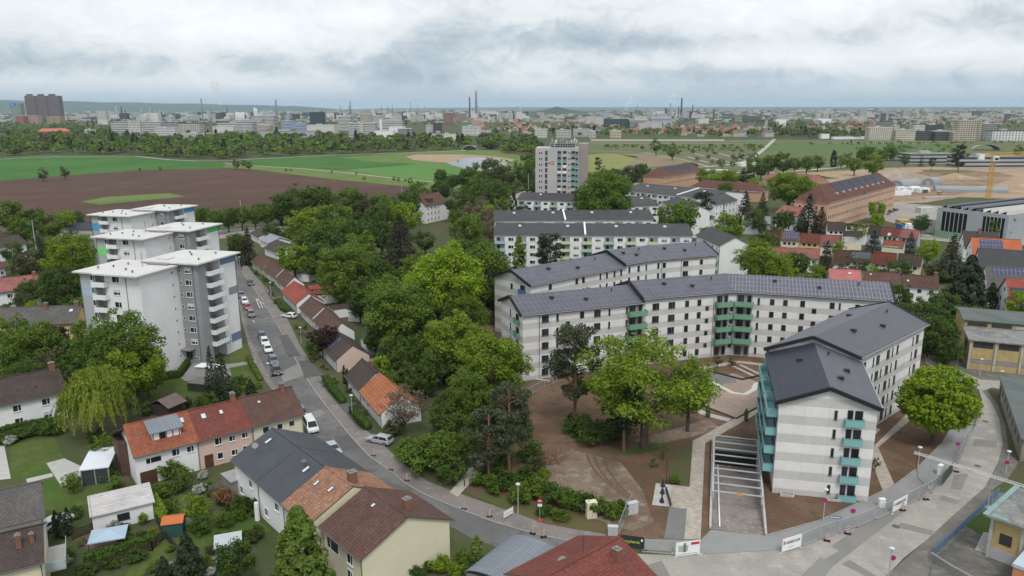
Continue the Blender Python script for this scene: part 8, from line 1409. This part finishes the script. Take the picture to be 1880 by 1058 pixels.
# tower crane
M_CR = plain('crane_yellow', (.62, .36, .03), .5, .05); x, y = G(1814, 366); hc = ztop(x, y, 288); t = thing('tower_crane', 'yellow lattice tower crane standing behind the silver hall', 'crane', (x, y, 0), 0)
def lattice(m, a, b_, s, n, th):
    a, b_ = Vector(a), Vector(b_); d = (b_ - a).normalized(); up = Vector((0, 0, 1)) if abs(d.z) < .9 else Vector((1, 0, 0)); u = d.cross(up).normalized(); v = u.cross(d); cs = [(u * i + v * j) * s / 2 for i, j in ((-1, -1), (1, -1), (1, 1), (-1, 1))]
    for c in cs: m.beam(a + c, b_ + c, th)
    for i in range(n):
        p, q = a.lerp(b_, i / n), a.lerp(b_, (i + 1) / n)
        for k in range(4): m.beam(p + cs[k], q + cs[(k + 1) % 4], th * .7); m.beam(q + cs[k], q + cs[(k + 1) % 4], th * .7)
m = MB(); lattice(m, (0, 0, 0), (0, 0, hc), 1.9, 14, .2); m.build('mast', M_CR, t); m = MB(); lattice(m, (-8, 0, hc + 1.2), (56, 14, hc + 2.2), 1.5, 30, .15); m.build('jib', M_CR, t); m = MB(); m.box(-1.3, 1.3, -3, -1.3, hc - 2.4, hc + .4); m.box(-9, -6, -1, 1, hc - 1.6, hc + 1.4); m.build('cabin', M_WHITE, t); m = MB(); m.box(-1.0, 1.0, -3.05, -3.0, hc - 1.9, hc - .4); m.build('cabin_window', M_DARK, t); m = MB(); m.tube([(40, 10, hc + 1), (40, 10, hc - 9)], [.06, .06], 5); m.build('hook_cable', M_DARK, t)
# ------------------------------------------------------------------ far buildings, each at its own distance
def tone(c): return facade('facade_%d_%d_%d' % tuple(int(k * 100) for k in c), c)
def far(lab, x0, x1, yt, D, dep, wall, cat='office block', nm='far_building', grp=None, roof=None, yaw=0.0, bw=None, extra=None, rh=None, base=0):
    """x0..x1 / yt in picture pixels at true distance D"""
    xa, z = FAR(x0, yt, D); xb = FAR(x1, yt, D)[0]; z = max(z, 3.5); L = xb - xa
    t = thing(nm, lab, cat, (xa, D, 0), R(yaw), grp); m = MB(); m.box(0, L, 0, dep, -1, z - .5, 0, False)
    m.build('wall', tone(wall) if isinstance(wall, tuple) else wall, t); m = MB(); m.box(-.4, L + .4, -.4, dep + .4, z - .498, z); m.build('roof', roof or M_WROOF, t)
    if D < 2500: m = MB(); m.box(L * .3, L * .5, dep * .3, dep * .6, z + .002, z + 2.4); m.build('roof_housing', M_MGREY, t)
    if extra: extra(t, L, z, dep)
    return t
W1, W2, G1, B1, DK = (.62, .62, .60), (.50, .50, .47), (.34, .34, .33), (.48, .42, .34), (.10, .11, .12)
band = lambda n, c, g=(.05, .06, .07), bw=60, rh=3.4: facade(n, c, g, bw, rh, .99)
M_BAND = band('white_ribbon_facade', (.60, .60, .58)); M_BANDG = band('grey_ribbon_facade', (.36, .37, .37)); M_GLS = facade('teal_glass_facade', (.06, .09, .10), (.03, .06, .075), 1.6, 3.4, .9); M_BLK = facade('dark_facade', (.09, .09, .09), (.035, .035, .035), 3, 3.2, .7)
M_3T = facade('brown_high_rise_facade', (.17, .135, .135), (.075, .065, .07), 4.5, 3.0, .55)
for j, (a, b_) in enumerate(((44, 64), (64, 85), (84, 107))):
    def cap(t, L, z, dep): m = MB(); m.box(L * .15, L * .6, 6, 18, z + .01, z + 8); m.build('roof_tower', M_3T, t); m = MB(); m.box(L * .55, L + .1, -6, 0, -1, z - 7); m.build('wing', M_3T, t)
    far(('left one of three joined dark brown skyscrapers', 'middle one of three joined dark brown skyscrapers', 'right one of three joined dark brown skyscrapers')[j], a, b_, 176, 3700, 30, M_3T, 'skyscraper', 'skyscraper', 'three dark brown skyscrapers', plain('dark_roof', (.08, .07, .07), .9, .1), extra=cap)
def sgn(t, L, z, dep): m = MB(); m.box(-2, L * .6, -1, 0, z - 9, z + 1); m.build('blue_sign', plain('blue_sign_face', (.02, .16, .55), .5, .02), t); m = MB(); m.box(L * .15, L * .32, -1.3, -1.01, z - 7, z - 2); m.build('sign_mark', plain('cyan_mark', (.3, .75, .8), .5, .02), t)
far('pale office tower with a blue sign at the left edge', 18, 36, 190, 3600, 30, facade('grey_green_facade', (.30, .33, .33)), 'office tower', extra=sgn)
def wing_(a, b_, z_, d_, mat): 
    def f(t, L, z, dep): m = MB(); m.box(L * a, L * b_, -d_, -.01, -1, z - z_); m.build('wing', mat, t); m = MB(); m.box(L * a - .3, L * b_ + .3, -d_ - .3, -.01, z - z_, z - z_ + .6); m.build('wing_roof', M_WROOF, t)
    return f
FB = [('white four-storey office with ribbon windows left of the grid facade', 203, 294, 224, 1500, 26, M_BAND, wing_(.38, .62, -2.5, 6, tone(W1))), ('low white annex before the white office', 283, 320, 235, 1420, 20, W1, None), ('dark grey office between the white one and the grid facade', 290, 334, 225, 1620, 30, G1, None), ('pale office with a regular grid of dark windows', 328, 366, 226, 1500, 24, facade('grid_facade', (.50, .48, .44), (.04, .04, .045), 4.2, 4.0, .6), None),
 ('small white and blue building in the trees', 155, 169, 238, 1600, 14, facade('blue_white_facade', W1, (.10, .2, .4), 6, 6, .6), None), ('white slab tower left of the white office', 177, 194, 204, 2800, 16, facade('ribbed_white_facade', (.56, .55, .52), (.28, .27, .26), 6, 60, .45), None), ('reddish brick block at the left', 28, 42, 213, 2900, 30, (.38, .14, .11), None), ('white and red block left of the skyscraper foot', 40, 68, 212, 2950, 30, (.50, .32, .28), None), ('ochre block below the three skyscrapers', 85, 110, 214, 2800, 30, (.40, .30, .16), None),
 ('white stepped office, top tier, right of the grid facade', 461, 502, 213, 1900, 30, M_BAND, None), ('white stepped office, middle tier', 427, 480, 220, 1850, 26, M_BAND, None), ('white stepped office, long lower tier', 399, 463, 226, 1800, 30, M_BAND, None), ('low white hall before the stepped office', 390, 428, 232, 1740, 26, M_WROOF, None), ('cream office with small windows before the stepped office', 472, 496, 229, 1700, 18, B1, None), ('blue striped office left of the glass tower', 516, 540, 222, 1780, 24, facade('blue_striped_facade', (.40, .45, .52), (.07, .13, .25), 60, 3.4, .99), None), ('pale blue stepped office beside the glass tower', 538, 562, 226, 1700, 24, MC['blue_striped_facade'], None),
 ('dark teal glass office tower', 568, 592, 206, 1900, 26, M_GLS, None), ('long white hall below the glass tower', 563, 613, 230, 1640, 40, M_WROOF, None), ('very long low grey hall before the offices', 478, 578, 241, 1480, 30, M_MGREY, None), ('low white hall left of the railway', 330, 384, 245, 1430, 20, M_MGREY, None),
 ('white office with ribbon windows above the wood, upper part', 620, 643, 214, 1900, 26, M_BAND, None), ('white five-storey office with ribbon windows standing in the wood', 640, 688, 226, 1420, 28, M_BAND, wing_(.42, .56, -1.5, 3, tone(W1))), ('low white annex right of the five-storey office', 688, 722, 240, 1380, 22, M_WHITE, None), ('white office with a tall stair slab', 697, 738, 221, 1650, 20, M_BAND, wing_(0, .1, -2, 3, M_WHITE)), ('white L-shaped office near the wood edge', 714, 742, 233, 1440, 20, M_WHITE, None), ('grey white office with long windows near the wood edge', 730, 755, 236, 1400, 18, M_BANDG, None), ('beige slab block with balconies', 661, 682, 209, 2300, 16, B1, None), ('white block right of the beige slab', 684, 705, 213, 2200, 16, W2, None),
 ('dark grey cube office', 795, 810, 226, 1600, 20, M_BLK, None), ('white cube office left of the dark one', 782, 796, 228, 1620, 20, W1, None), ('flat dark roofed hall at the bridge road', 788, 826, 244, 1280, 20, M_MGREY, None), ('cream flat hall at the bridge road', 806, 838, 247, 1250, 20, M_CREAM, None), ('pink apartment block near the poplar', 865, 884, 221, 1800, 18, (.55, .36, .30), None), ('white apartment row below the pink block', 848, 882, 232, 1560, 16, W1, None), ('green roofed sports hall', 849, 861, 224, 1900, 24, (.10, .33, .24), None), ('brown and white slab blocks, left', 814, 832, 207, 2600, 18, (.30, .18, .14), None), ('brown and white slab blocks, right', 834, 855, 208, 2600, 18, (.34, .26, .22), None),
 ('white office in front of the dark glass factory', 1076, 1110, 213, 2300, 40, W1, None), ('long dark glass factory block', 1113, 1155, 219, 2100, 60, M_GLS, None), ('second glass factory block', 1157, 1195, 221, 2080, 60, M_BANDG, None), ('ribbed grey factory block at its right', 1196, 1234, 217, 2150, 60, facade('ribbed_grey_facade', (.36, .40, .43), (.16, .2, .23), 5, 60, .5), None), ('white flat school before the ribbed factory', 1173, 1216, 226, 1800, 16, W1, None),
 ('white apartment block at the meadow edge, leftmost', 982, 1005, 237, 1420, 14, W1, None), ('pale grey apartment block at the meadow edge', 1021, 1049, 239, 1400, 14, W2, None), ('long pale block behind the meadow edge', 1053, 1083, 237, 1480, 14, W2, None), ('pinkish white block at the meadow edge', 1082, 1094, 240, 1390, 14, (.56, .50, .47), None), ('cream apartment block at the meadow edge', 1121, 1141, 240, 1390, 14, (.56, .50, .36), None),
 ('white villa block with a dark red roof', 1534, 1560, 236, 1480, 14, W1, None), ('white hall with an arched roof on the right', 1282, 1302, 219, 2600, 40, M_WROOF, None), ('white blocks beyond the water tower', 1425, 1444, 219, 2300, 20, M_WHITE, None), ('long white hall in the far right', 1502, 1526, 218, 2600, 30, M_WHITE, None),
 ('grey white residential tower, leftmost of three at the right', 1579, 1592, 202, 3000, 14, facade('ribbed_tower_facade', (.44, .44, .43), (.20, .20, .21), 5, 60, .4), None), ('grey white residential tower, middle of three at the right', 1619, 1632, 203, 3000, 14, MC['ribbed_tower_facade'], None), ('grey white residential tower, rightmost of three', 1659, 1671, 201, 3000, 14, MC['ribbed_tower_facade'], None),
 ('new cream block with a setback top floor, leftmost of the meadow front', 1597, 1640, 234, 1270, 16, facade('cream_grid_facade', (.52, .49, .42), (.05, .05, .05), 3.2, 3.3, .5), None), ('new cream block, second of the meadow front', 1646, 1682, 239, 1260, 16, MC['cream_grid_facade'], None), ('dark grey office cube with galleries', 1683, 1714, 241, 1260, 22, M_BLK, None), ('black office cube beside the tall beige block', 1718, 1750, 241, 1250, 22, M_BLK, None), ('teal glass office behind the dark cubes', 1699, 1733, 230, 1500, 26, M_GLS, None), ('tall beige block with loggias on the meadow front', 1761, 1797, 221, 1240, 16, facade('beige_loggia_facade', (.44, .40, .32), (.06, .055, .05), 4, 3.2, .6), None), ('lower beige wing left of the tall beige block', 1751, 1761, 243, 1236, 16, MC['beige_loggia_facade'], None), ('side wing of the tall beige block', 1797.5, 1805, 221, 1250, 30, MC['beige_loggia_facade'], None),
 ('tall grey block right of the beige one', 1806, 1832, 227, 1300, 20, facade('grey_scaffold_facade', (.25, .25, .25), (.08, .08, .085), 3, 3.2, .5), None), ('white block with scattered dark windows at the right edge', 1823, 1885, 240, 1225, 20, facade('white_punched_facade', (.62, .62, .62), (.06, .06, .07), 5, 3.3, .45), None), ('white block behind the dark cubes', 1679, 1700, 229, 1500, 16, W1, None), ('pale yellow block behind the cream ones', 1642, 1652, 230, 1600, 14, (.56, .52, .36), None),
 ('long low exhibition hall with a white roof', 1671, 1760, 283, 741, 24, M_BANDG, None), ('long low hall with pale green facade right of it', 1762, 1885, 288, 687, 20, M_BANDG, None), ('low dark site hut behind the lime trees', 1618, 1652, 294, 727, 12, M_DCONC, None)]
for q in FB: far(*q[:7], cat='building', grp='buildings of the city beyond the fields', extra=q[7], roof=(M_DCONC if 'long low' in q[0] else T_PINKT if 'red roof' in q[0] else T_DKG if 'dark' in q[0] else M_WROOF))
house('mansion', 'red roofed building with dark red walls among the trees', 'building', (FAR(67, 235, 1620)[0], 1620), (FAR(126, 235, 1640)[0], 1640), 16, 9, 15, plain('dark_red_wall', (.33, .06, .05), .8, .1), plain('red_roof_far', (.45, .15, .11), .8, .1), kind='hip', near=False)
# chimneys, masts, water tower, silos
def stack(lab, px, yt, D, r, mat, steam=None, cat='chimney', nm='factory_chimney', grp='factory chimneys on the horizon'):
    x, z = FAR(px, yt, D); m = MB(); m.tube([(0, 0, -1), (0, 0, z * .5), (0, 0, z)], [r * 1.25, r, r * .85], 12); o = m.build(nm, mat, None, (x, D, 0), smooth=True); tag(o, lab, cat, grp)
M_CH = plain('chimney_grey', (.22, .23, .25), .9, .1); M_CHD = plain('chimney_dark', (.07, .07, .08), .9, .1)
for q in (('slim grey chimney before the blue hills', 369, 181, 3200, 3.4, M_CH), ('thick grey chimney right of the hills', 506, 183, 3600, 5, M_CH), ('dark chimney left of the tallest one', 862, 178, 4200, 4, M_CHD), ('tallest pale chimney of the skyline', 874, 167, 4200, 6.5, M_CH), ('pointed tower of the refinery', 643, 185, 4200, 3.5, M_CH), ('thin mast of the refinery, left', 753.5, 187, 4500, 1.6, M_CH), ('thin mast of the refinery, right', 767, 192, 4500, 1.6, M_CH), ('slim chimney right of the landfill hill', 1170, 192, 3800, 2.2, M_CH), ('dark striped chimney with a steam plume', 1252, 180, 4400, 5, M_CHD), ('small chimney near the hills', 386, 192, 3200, 1.8, M_CH), ('pair of low stacks, left', 518, 195, 3600, 2.2, M_CH), ('pair of low stacks, right', 523, 196, 3600, 2.2, M_CH), ('church spire left of the stepped office', 222, 195, 3400, 2.6, M_CHD), ('low stack near the refinery', 625, 196, 4200, 2.5, M_CH), ('low stack among the tanks', 712, 195, 4300, 3, M_CH), ('short stack right of the tanks', 720, 192, 4300, 2, M_CH), ('church tower in the right suburb', 1311, 200, 3800, 4, M_CHD), ('factory tower beside the steam', 1223, 198, 4300, 6, M_CHD)): stack(*q)
x = FAR(1407, 220, 1900)[0]; m = MB(); m.lathe([(4, -1), (3.2, 20), (3.4, 29), (11, 34), (11, 37), (2, 38)], 16); tag(m.build('water_tower', M_CONC, None, (x, 1900, 0), smooth=True), 'white T-shaped water tower behind the allotments', 'water tower')
for j, (p, D, yt) in enumerate(((434, 2600, 206), (438, 2600, 206), (442, 2600, 207), (446, 2600, 206), (467, 3000, 198), (470, 3000, 199))): stack('grain silo in the pale cylinder group before the skyline', p, yt, D, 4.5, M_WROOF, cat='silo', nm='silo', grp='pale grain silos')
# steam plumes
M_STM = newmat('steam'); _b = NB(M_STM); _p = _b.mk('ShaderNodeVolumePrincipled', {'Color': (1, 1, 1, 1), 'Density': .02}); _b.l.new(_p.outputs[0], _b.mk('ShaderNodeOutputMaterial').inputs['Volume'])
import bmesh
for lab, px, yb, D, s_, lean in (('white steam plume before the blue hills', 405, 190, 3300, 1.0, -.3), ('steam drifting from the dark striped chimney', 1253, 178, 4400, .7, .15), ('steam plume of the factory, left of the striped chimney', 1228, 197, 4300, .8, .5), ('small steam plume right of the landfill hill', 1150, 200, 4000, .6, .5), ('faint steam above the dark chimney', 861, 176, 4200, .4, .1)):
    x0, z0 = FAR(px, yb, D); bm = bmesh.new(); r_ = random.Random(px)
    for i in range(7): k = i / 6; ma = Matrix.Translation((x0 + lean * 60 * k * s_ + r_.uniform(-6, 6), D, z0 + k * 75 * s_)) @ Matrix.Diagonal((9 + 15 * k * s_, 9 + 12 * k * s_, 12 + 8 * k, 1)); bmesh.ops.create_icosphere(bm, subdivisions=2, radius=1, matrix=ma)
    me = bpy.data.meshes.new('steam'); bm.to_mesh(me); bm.free(); me.materials.append(M_STM); me.polygons.foreach_set('use_smooth', [True] * len(me.polygons)); tag(link('steam_plume', me), lab, None, None, 'stuff')
# arched pavilion and tunnel portal
x, y = G(1806, 276); t = thing('shell_pavilion', 'pale arched shell pavilion on the meadow before the white block', 'pavilion', (x - 12, y, 0), R(-15)); m = MB(); n_ = 14
for i in range(n_): a0, a1 = math.pi * i / n_, math.pi * (i + 1) / n_; f = lambda q, yy, k: (14 - 16 * math.cos(q) * k, yy, 7.5 * math.sin(q) * k); m.slab([f(a0, 0, 1), f(a0, 18, .8), f(a1, 18, .8), f(a1, 0, 1)][::-1], .4)
m.build('shell', plain('shell_grey', (.36, .37, .38), .7, .1), t)
x, y = G(862, 276); t = thing('tunnel_portal', 'white rimmed tunnel portal of the embankment path', 'underpass', (x - 10, y, 0), R(15)); m = MB()
for i in range(10): a0, a1 = math.pi * i / 10, math.pi * (i + 1) / 10; m.beam((10 - 10 * math.cos(a0), 0, 6 * math.sin(a0)), (10 - 10 * math.cos(a1), 0, 6 * math.sin(a1)), .8, .6)
m.build('rim', M_MGREY, t); m = MB(); m.face([(10 - 9.4 * math.cos(math.pi * i / 12), .3, 5.5 * math.sin(math.pi * i / 12)) for i in range(13)][::-1]); m.build('opening', M_DARK, t)  # opening is a flat black sheet, the tunnel's darkness given as colour
# ------------------------------------------------------------------ suburb houses with pitched roofs (individuals), then the mass farther out
rnd = random.Random(21); hm = {}
def hmesh(w_, d_, h_, r_, wm, rm):
    m = MB(); m.box(0, w_, 0, d_, -.5, h_, 0); m.slab([(-.4, -.4, h_), (w_ + .4, -.4, h_), (w_ + .4, d_ / 2, h_ + r_), (-.4, d_ / 2, h_ + r_)], .2, 1); m.slab([(-.4, d_ / 2, h_ + r_), (w_ + .4, d_ / 2, h_ + r_), (w_ + .4, d_ + .4, h_), (-.4, d_ + .4, h_)], .2, 1); m.face([(0, 0, h_), (0, d_ / 2, h_ + r_), (0, d_, h_)][::-1], 0); m.face([(w_, 0, h_), (w_, d_, h_), (w_, d_ / 2, h_ + r_)], 0); return m.mesh('house', [wm, rm])
wl_ = [facade('house_wall_white', (.52, .51, .49), (.12, .12, .12), 3, 3, .35), facade('house_wall_cream', (.55, .50, .40), (.12, .12, .12), 3, 3, .35)]; rl_ = [(plain('far_red_roof', (.24, .095, .07), .9, .15), 'red'), (plain('far_brown_roof', (.14, .085, .07), .9, .15), 'brown'), (plain('far_grey_roof', (.13, .13, .14), .9, .15), 'grey'), (plain('far_orange_roof', (.27, .13, .09), .9, .15), 'orange')]
protos = [(hmesh(rnd.uniform(10, 22), rnd.uniform(9, 12), rnd.uniform(4.5, 8), rnd.uniform(3, 4.5), wl_[i % 2], rl_[k][0]), rl_[k][1], ('white', 'cream')[i % 2]) for k in range(4) for i in range(4)]
SH = []
HZ = [((1240, 1410), (236, 252), 62, 'in the suburb below the water tower'), ((1095, 1240), (228, 246), 40, 'in the suburb before the glass factory'), ((940, 1100), (218, 236), 36, 'right of the poplar before the hill'), ((1410, 1600), (222, 244), 44, 'behind the allotment trees on the right'), ((1600, 1880), (212, 232), 46, 'behind the new blocks on the right'), ((850, 990), (232, 247), 26, 'around the poplar at the bridge road'), ((380, 850), (209, 224), 30, 'between the offices of the skyline'), ((110, 380), (212, 224), 14, 'below the blue hills')]
for (xa, xb), (ya, yb), n_, zn in HZ:
    for i in range(n_):
        px, py = rnd.uniform(xa, xb), rnd.uniform(ya, yb); me, rc, wc = rnd.choice(protos if rnd.random() < .6 else protos[:4] + protos[12:]); x, y = G(px, py)
        SH.append(thing('suburban_house', f'{wc} house with {rc} roof {zn}', 'house', (x, y, 0), rnd.choice((0, .3, 1.57, -.4, 1.2)), f'{wc} houses with {rc} roofs {zn}', me))
relabel(SH); relabel([o for o in bpy.data.objects if o.name.startswith('silo')])
# far mass of the town beyond
m = MB(); mats_ = [plain('far_flat_roof', (.36, .36, .35), .9, .2), wl_[0], wl_[1], rl_[0][0], rl_[1][0], rl_[2][0], plain('far_dark_block', (.10, .11, .12), .8, .2)]
for i in range(2100):
    py = 203.2 + 22 * rnd.random() ** 1.6; px = rnd.uniform(-60, 1940); x, y = G(px, py)
    if (930 < px < 1090 and py < 212): continue
    D = y; w_, d_ = rnd.uniform(10, 40) * (1 + D / 9000), rnd.uniform(10, 24); h_ = rnd.uniform(5, 12) if rnd.random() < .92 else rnd.uniform(14, 30); a = rnd.uniform(-.5, .5); ca, sa = math.cos(a), math.sin(a); q = [(x + ca * u - sa * v, y + sa * u + ca * v) for u, v in ((0, 0), (w_, 0), (w_, d_), (0, d_))]; wall_ = rnd.choice((1, 1, 2, 6, 0)); m.prism(q, -.5, h_, wall_, rnd.choice((0, 0, 3, 4, 5, 5)))
tag(m.build('distant_town', mats_), 'distant town rooftops and halls reaching to the horizon', None, None, 'stuff')
# industrial skyline of tanks, frames and cranes
m = MB()
for i in range(230):
    px = rnd.choice((rnd.uniform(150, 420), rnd.uniform(430, 850), rnd.uniform(560, 800), rnd.uniform(1190, 1280), rnd.uniform(860, 960))); D = rnd.uniform(3400, 5200); x = FAR(px, 200, D)[0]; h_ = rnd.uniform(14, 36) if rnd.random() < .88 else rnd.uniform(46, 75); w_ = rnd.uniform(1.5, 5) if h_ > 46 else rnd.uniform(8, 40); m.box(x, x + w_, D, D + w_, -1, h_, rnd.choice((0, 1, 2)), False)
tag(m.build('distant_industry', [plain('industry_grey', (.34, .36, .38), .8, .15), M_CHD, M_WROOF]), 'far chemical works with tanks, frames and stacks', None, None, 'stuff')
# ------------------------------------------------------------------ woods
def wood(name, lab, polys, mats, seed=1, wr=(9, 15), per=44):
    rg = np.random.default_rng(seed); C = []; Nn = []; S = []; MI = []
    for poly, n_ in polys:
        xs = [p[0] for p in poly]; ys = [p[1] for p in poly]; k = 0; W0 = [G(*p) for p in poly]
        while k < n_:
            px, py = rg.uniform(min(xs), max(xs)), rg.uniform(min(ys), max(ys)); c = False; j = len(poly) - 1
            for i in range(len(poly)):
                if (poly[i][1] > py) != (poly[j][1] > py) and px < (poly[j][0] - poly[i][0]) * (py - poly[i][1]) / (poly[j][1] - poly[i][1]) + poly[i][0]: c = not c
                j = i
            if not c: continue
            k += 1; x, y = G(px, py); W = rg.uniform(*wr) * (1.0 if rg.random() < .8 else .6); H_ = W * rg.uniform(.8, 1.15); con = rg.random() < .07; m_ = per if y < 1700 else per // 2
            d = rg.normal(size=(m_, 3)); d /= np.linalg.norm(d, axis=1)[:, None]; d[:, 2] = np.abs(d[:, 2]) * 1.0 - .25; lob = 1 + .22 * np.sin(3 * np.arctan2(d[:, 1], d[:, 0]) + rg.uniform(0, 6)); c_ = d * lob[:, None] * np.array([W / 2, W / 2, H_ * .5]) * rg.uniform(.75, 1.0, m_)[:, None]
            if con: c_[:, :2] *= (.5 * (1 - (c_[:, 2:3] + H_ * .2) / (H_ * .9))); c_[:, 2] *= 1.9
            C.append(c_ + (x, y, H_ * .5)); Nn.append(d + rg.normal(size=(m_, 3)) * .35 + (0, 0, .35)); S.append(np.full(m_, W * .30)); MI += [len(mats) - 1 if con else int(rg.choice(len(mats) - 1, p=(.38, .26, .16, .10, .10)))] * m_
    c = np.vstack(C); n = np.vstack(Nn); n /= np.linalg.norm(n, axis=1)[:, None]; global rng; rng = rg; me = quads_mesh(name, c, n, np.concatenate(S), mats); me.polygons.foreach_set('material_index', np.array(MI, np.int32)); o = link(name, me); tag(o, lab, None, None, 'stuff'); return o
WM = [F_MID, F_DARK, F_OLIVE, foliage('leaves_grey_green', (.07, .09, .04), (.12, .14, .07), (.16, .17, .09)), foliage('leaves_fresh', (.07, .12, .015), (.12, .19, .025), (.16, .23, .035)), F_CON]
wood('wood_belt', 'wide belt of mixed trees between the fields and the city', [
    ([(-60, 272), (60, 262), (200, 256), (300, 262), (420, 262), (620, 262), (740, 268), (862, 268), (850, 274), (760, 279), (620, 283), (470, 289), (400, 293), (320, 291), (240, 284), (100, 284), (-60, 290)], 720),
    ([(-60, 236), (120, 232), (200, 240), (330, 252), (560, 248), (640, 252), (850, 254), (862, 268), (560, 262), (300, 262), (100, 268), (-60, 274)], 620),
    ([(-60, 222), (190, 222), (205, 246), (100, 250), (-60, 250)], 260), ([(880, 255), (990, 255), (985, 272), (870, 270)], 70), ([(895, 266), (990, 273), (985, 286), (930, 284)], 50)], WM, 5)
wood('town_trees', 'tree cover between the houses of the far suburbs', [([(900, 232), (1100, 232), (1250, 240), (1420, 240), (1500, 246), (1590, 250), (1590, 256), (1420, 254), (1240, 252), (1100, 252), (900, 252)], 330), ([(1410, 228), (1600, 232), (1600, 254), (1480, 254), (1410, 250)], 200), ([(850, 212), (1880, 214), (1880, 238), (1580, 240), (1400, 232), (1250, 238), (1100, 232), (850, 232)], 620), ([(150, 212), (850, 212), (850, 232), (600, 234), (200, 232)], 420), ([(-60, 207), (1940, 207), (1940, 214), (-60, 214)], 700), ([(1400, 203.5), (1940, 203.5), (1940, 212), (1400, 210)], 600)], WM, 6, (9, 17), 26)
wood('meadow_shrubs', 'loose shrubs and saplings on the meadows beyond the high-rise', [([(1080, 268), (1240, 268), (1240, 277), (1080, 275)], 30), ([(1240, 272), (1400, 268), (1400, 276), (1250, 280)], 60), ([(1560, 276), (1760, 268), (1760, 284), (1600, 284)], 50), ([(1420, 266), (1880, 262), (1880, 266), (1420, 269)], 40)], WM, 7, (3, 7), 24)
# bright strips and shed roofs on the meadow edge
strip_px('path', [(1430, 258.5), (1560, 259), (1760, 261), (1900, 264)], 4, .2, PATHM); strip_px('path', [(1020, 258), (1075, 262)], 4, .2, PATHM); strip_px('path', [(1300, 316), (1420, 318), (1540, 308), (1640, 296), (1700, 288)], 6, .15, PATHM)
for j, (p, w_, d_, h_) in enumerate((((1285, 314), 26, 7, .5), ((1360, 306), 20, 8, 3.4), ((1508, 255), 14, 10, 8), ((1530, 256), 60, 8, 4))): m = MB(); m.box(0, w_, 0, d_, 0, h_ - .2); m.box(-.3, w_ + .3, -.3, d_ + .3, h_ - .2, h_); tag(m.build('market_tent', M_WHITE, None, (*G(*p), 0), R(5)), ('low white stone platform on the bare plots', 'white pavilion roof beside the diagonal path', 'tall white tent left of the long white stalls', 'long row of white stalls at the meadow edge')[j], 'pavilion')
# ------------------------------------------------------------------ haze
hm_ = newmat('haze'); _b = NB(hm_); _p = _b.mk('ShaderNodeVolumePrincipled', {'Color': (.62, .79, .96, 1), 'Density': 3.4e-5, 'Anisotropy': .0}); _b.l.new(_p.outputs[0], _b.mk('ShaderNodeOutputMaterial').inputs['Volume'])
m = MB(); m.box(-60000, 60000, -3000, 60000, -5, 420); o = m.build('haze', hm_); o['kind'] = 'stuff'; o['label'] = 'thin bluish air haze over the plain'
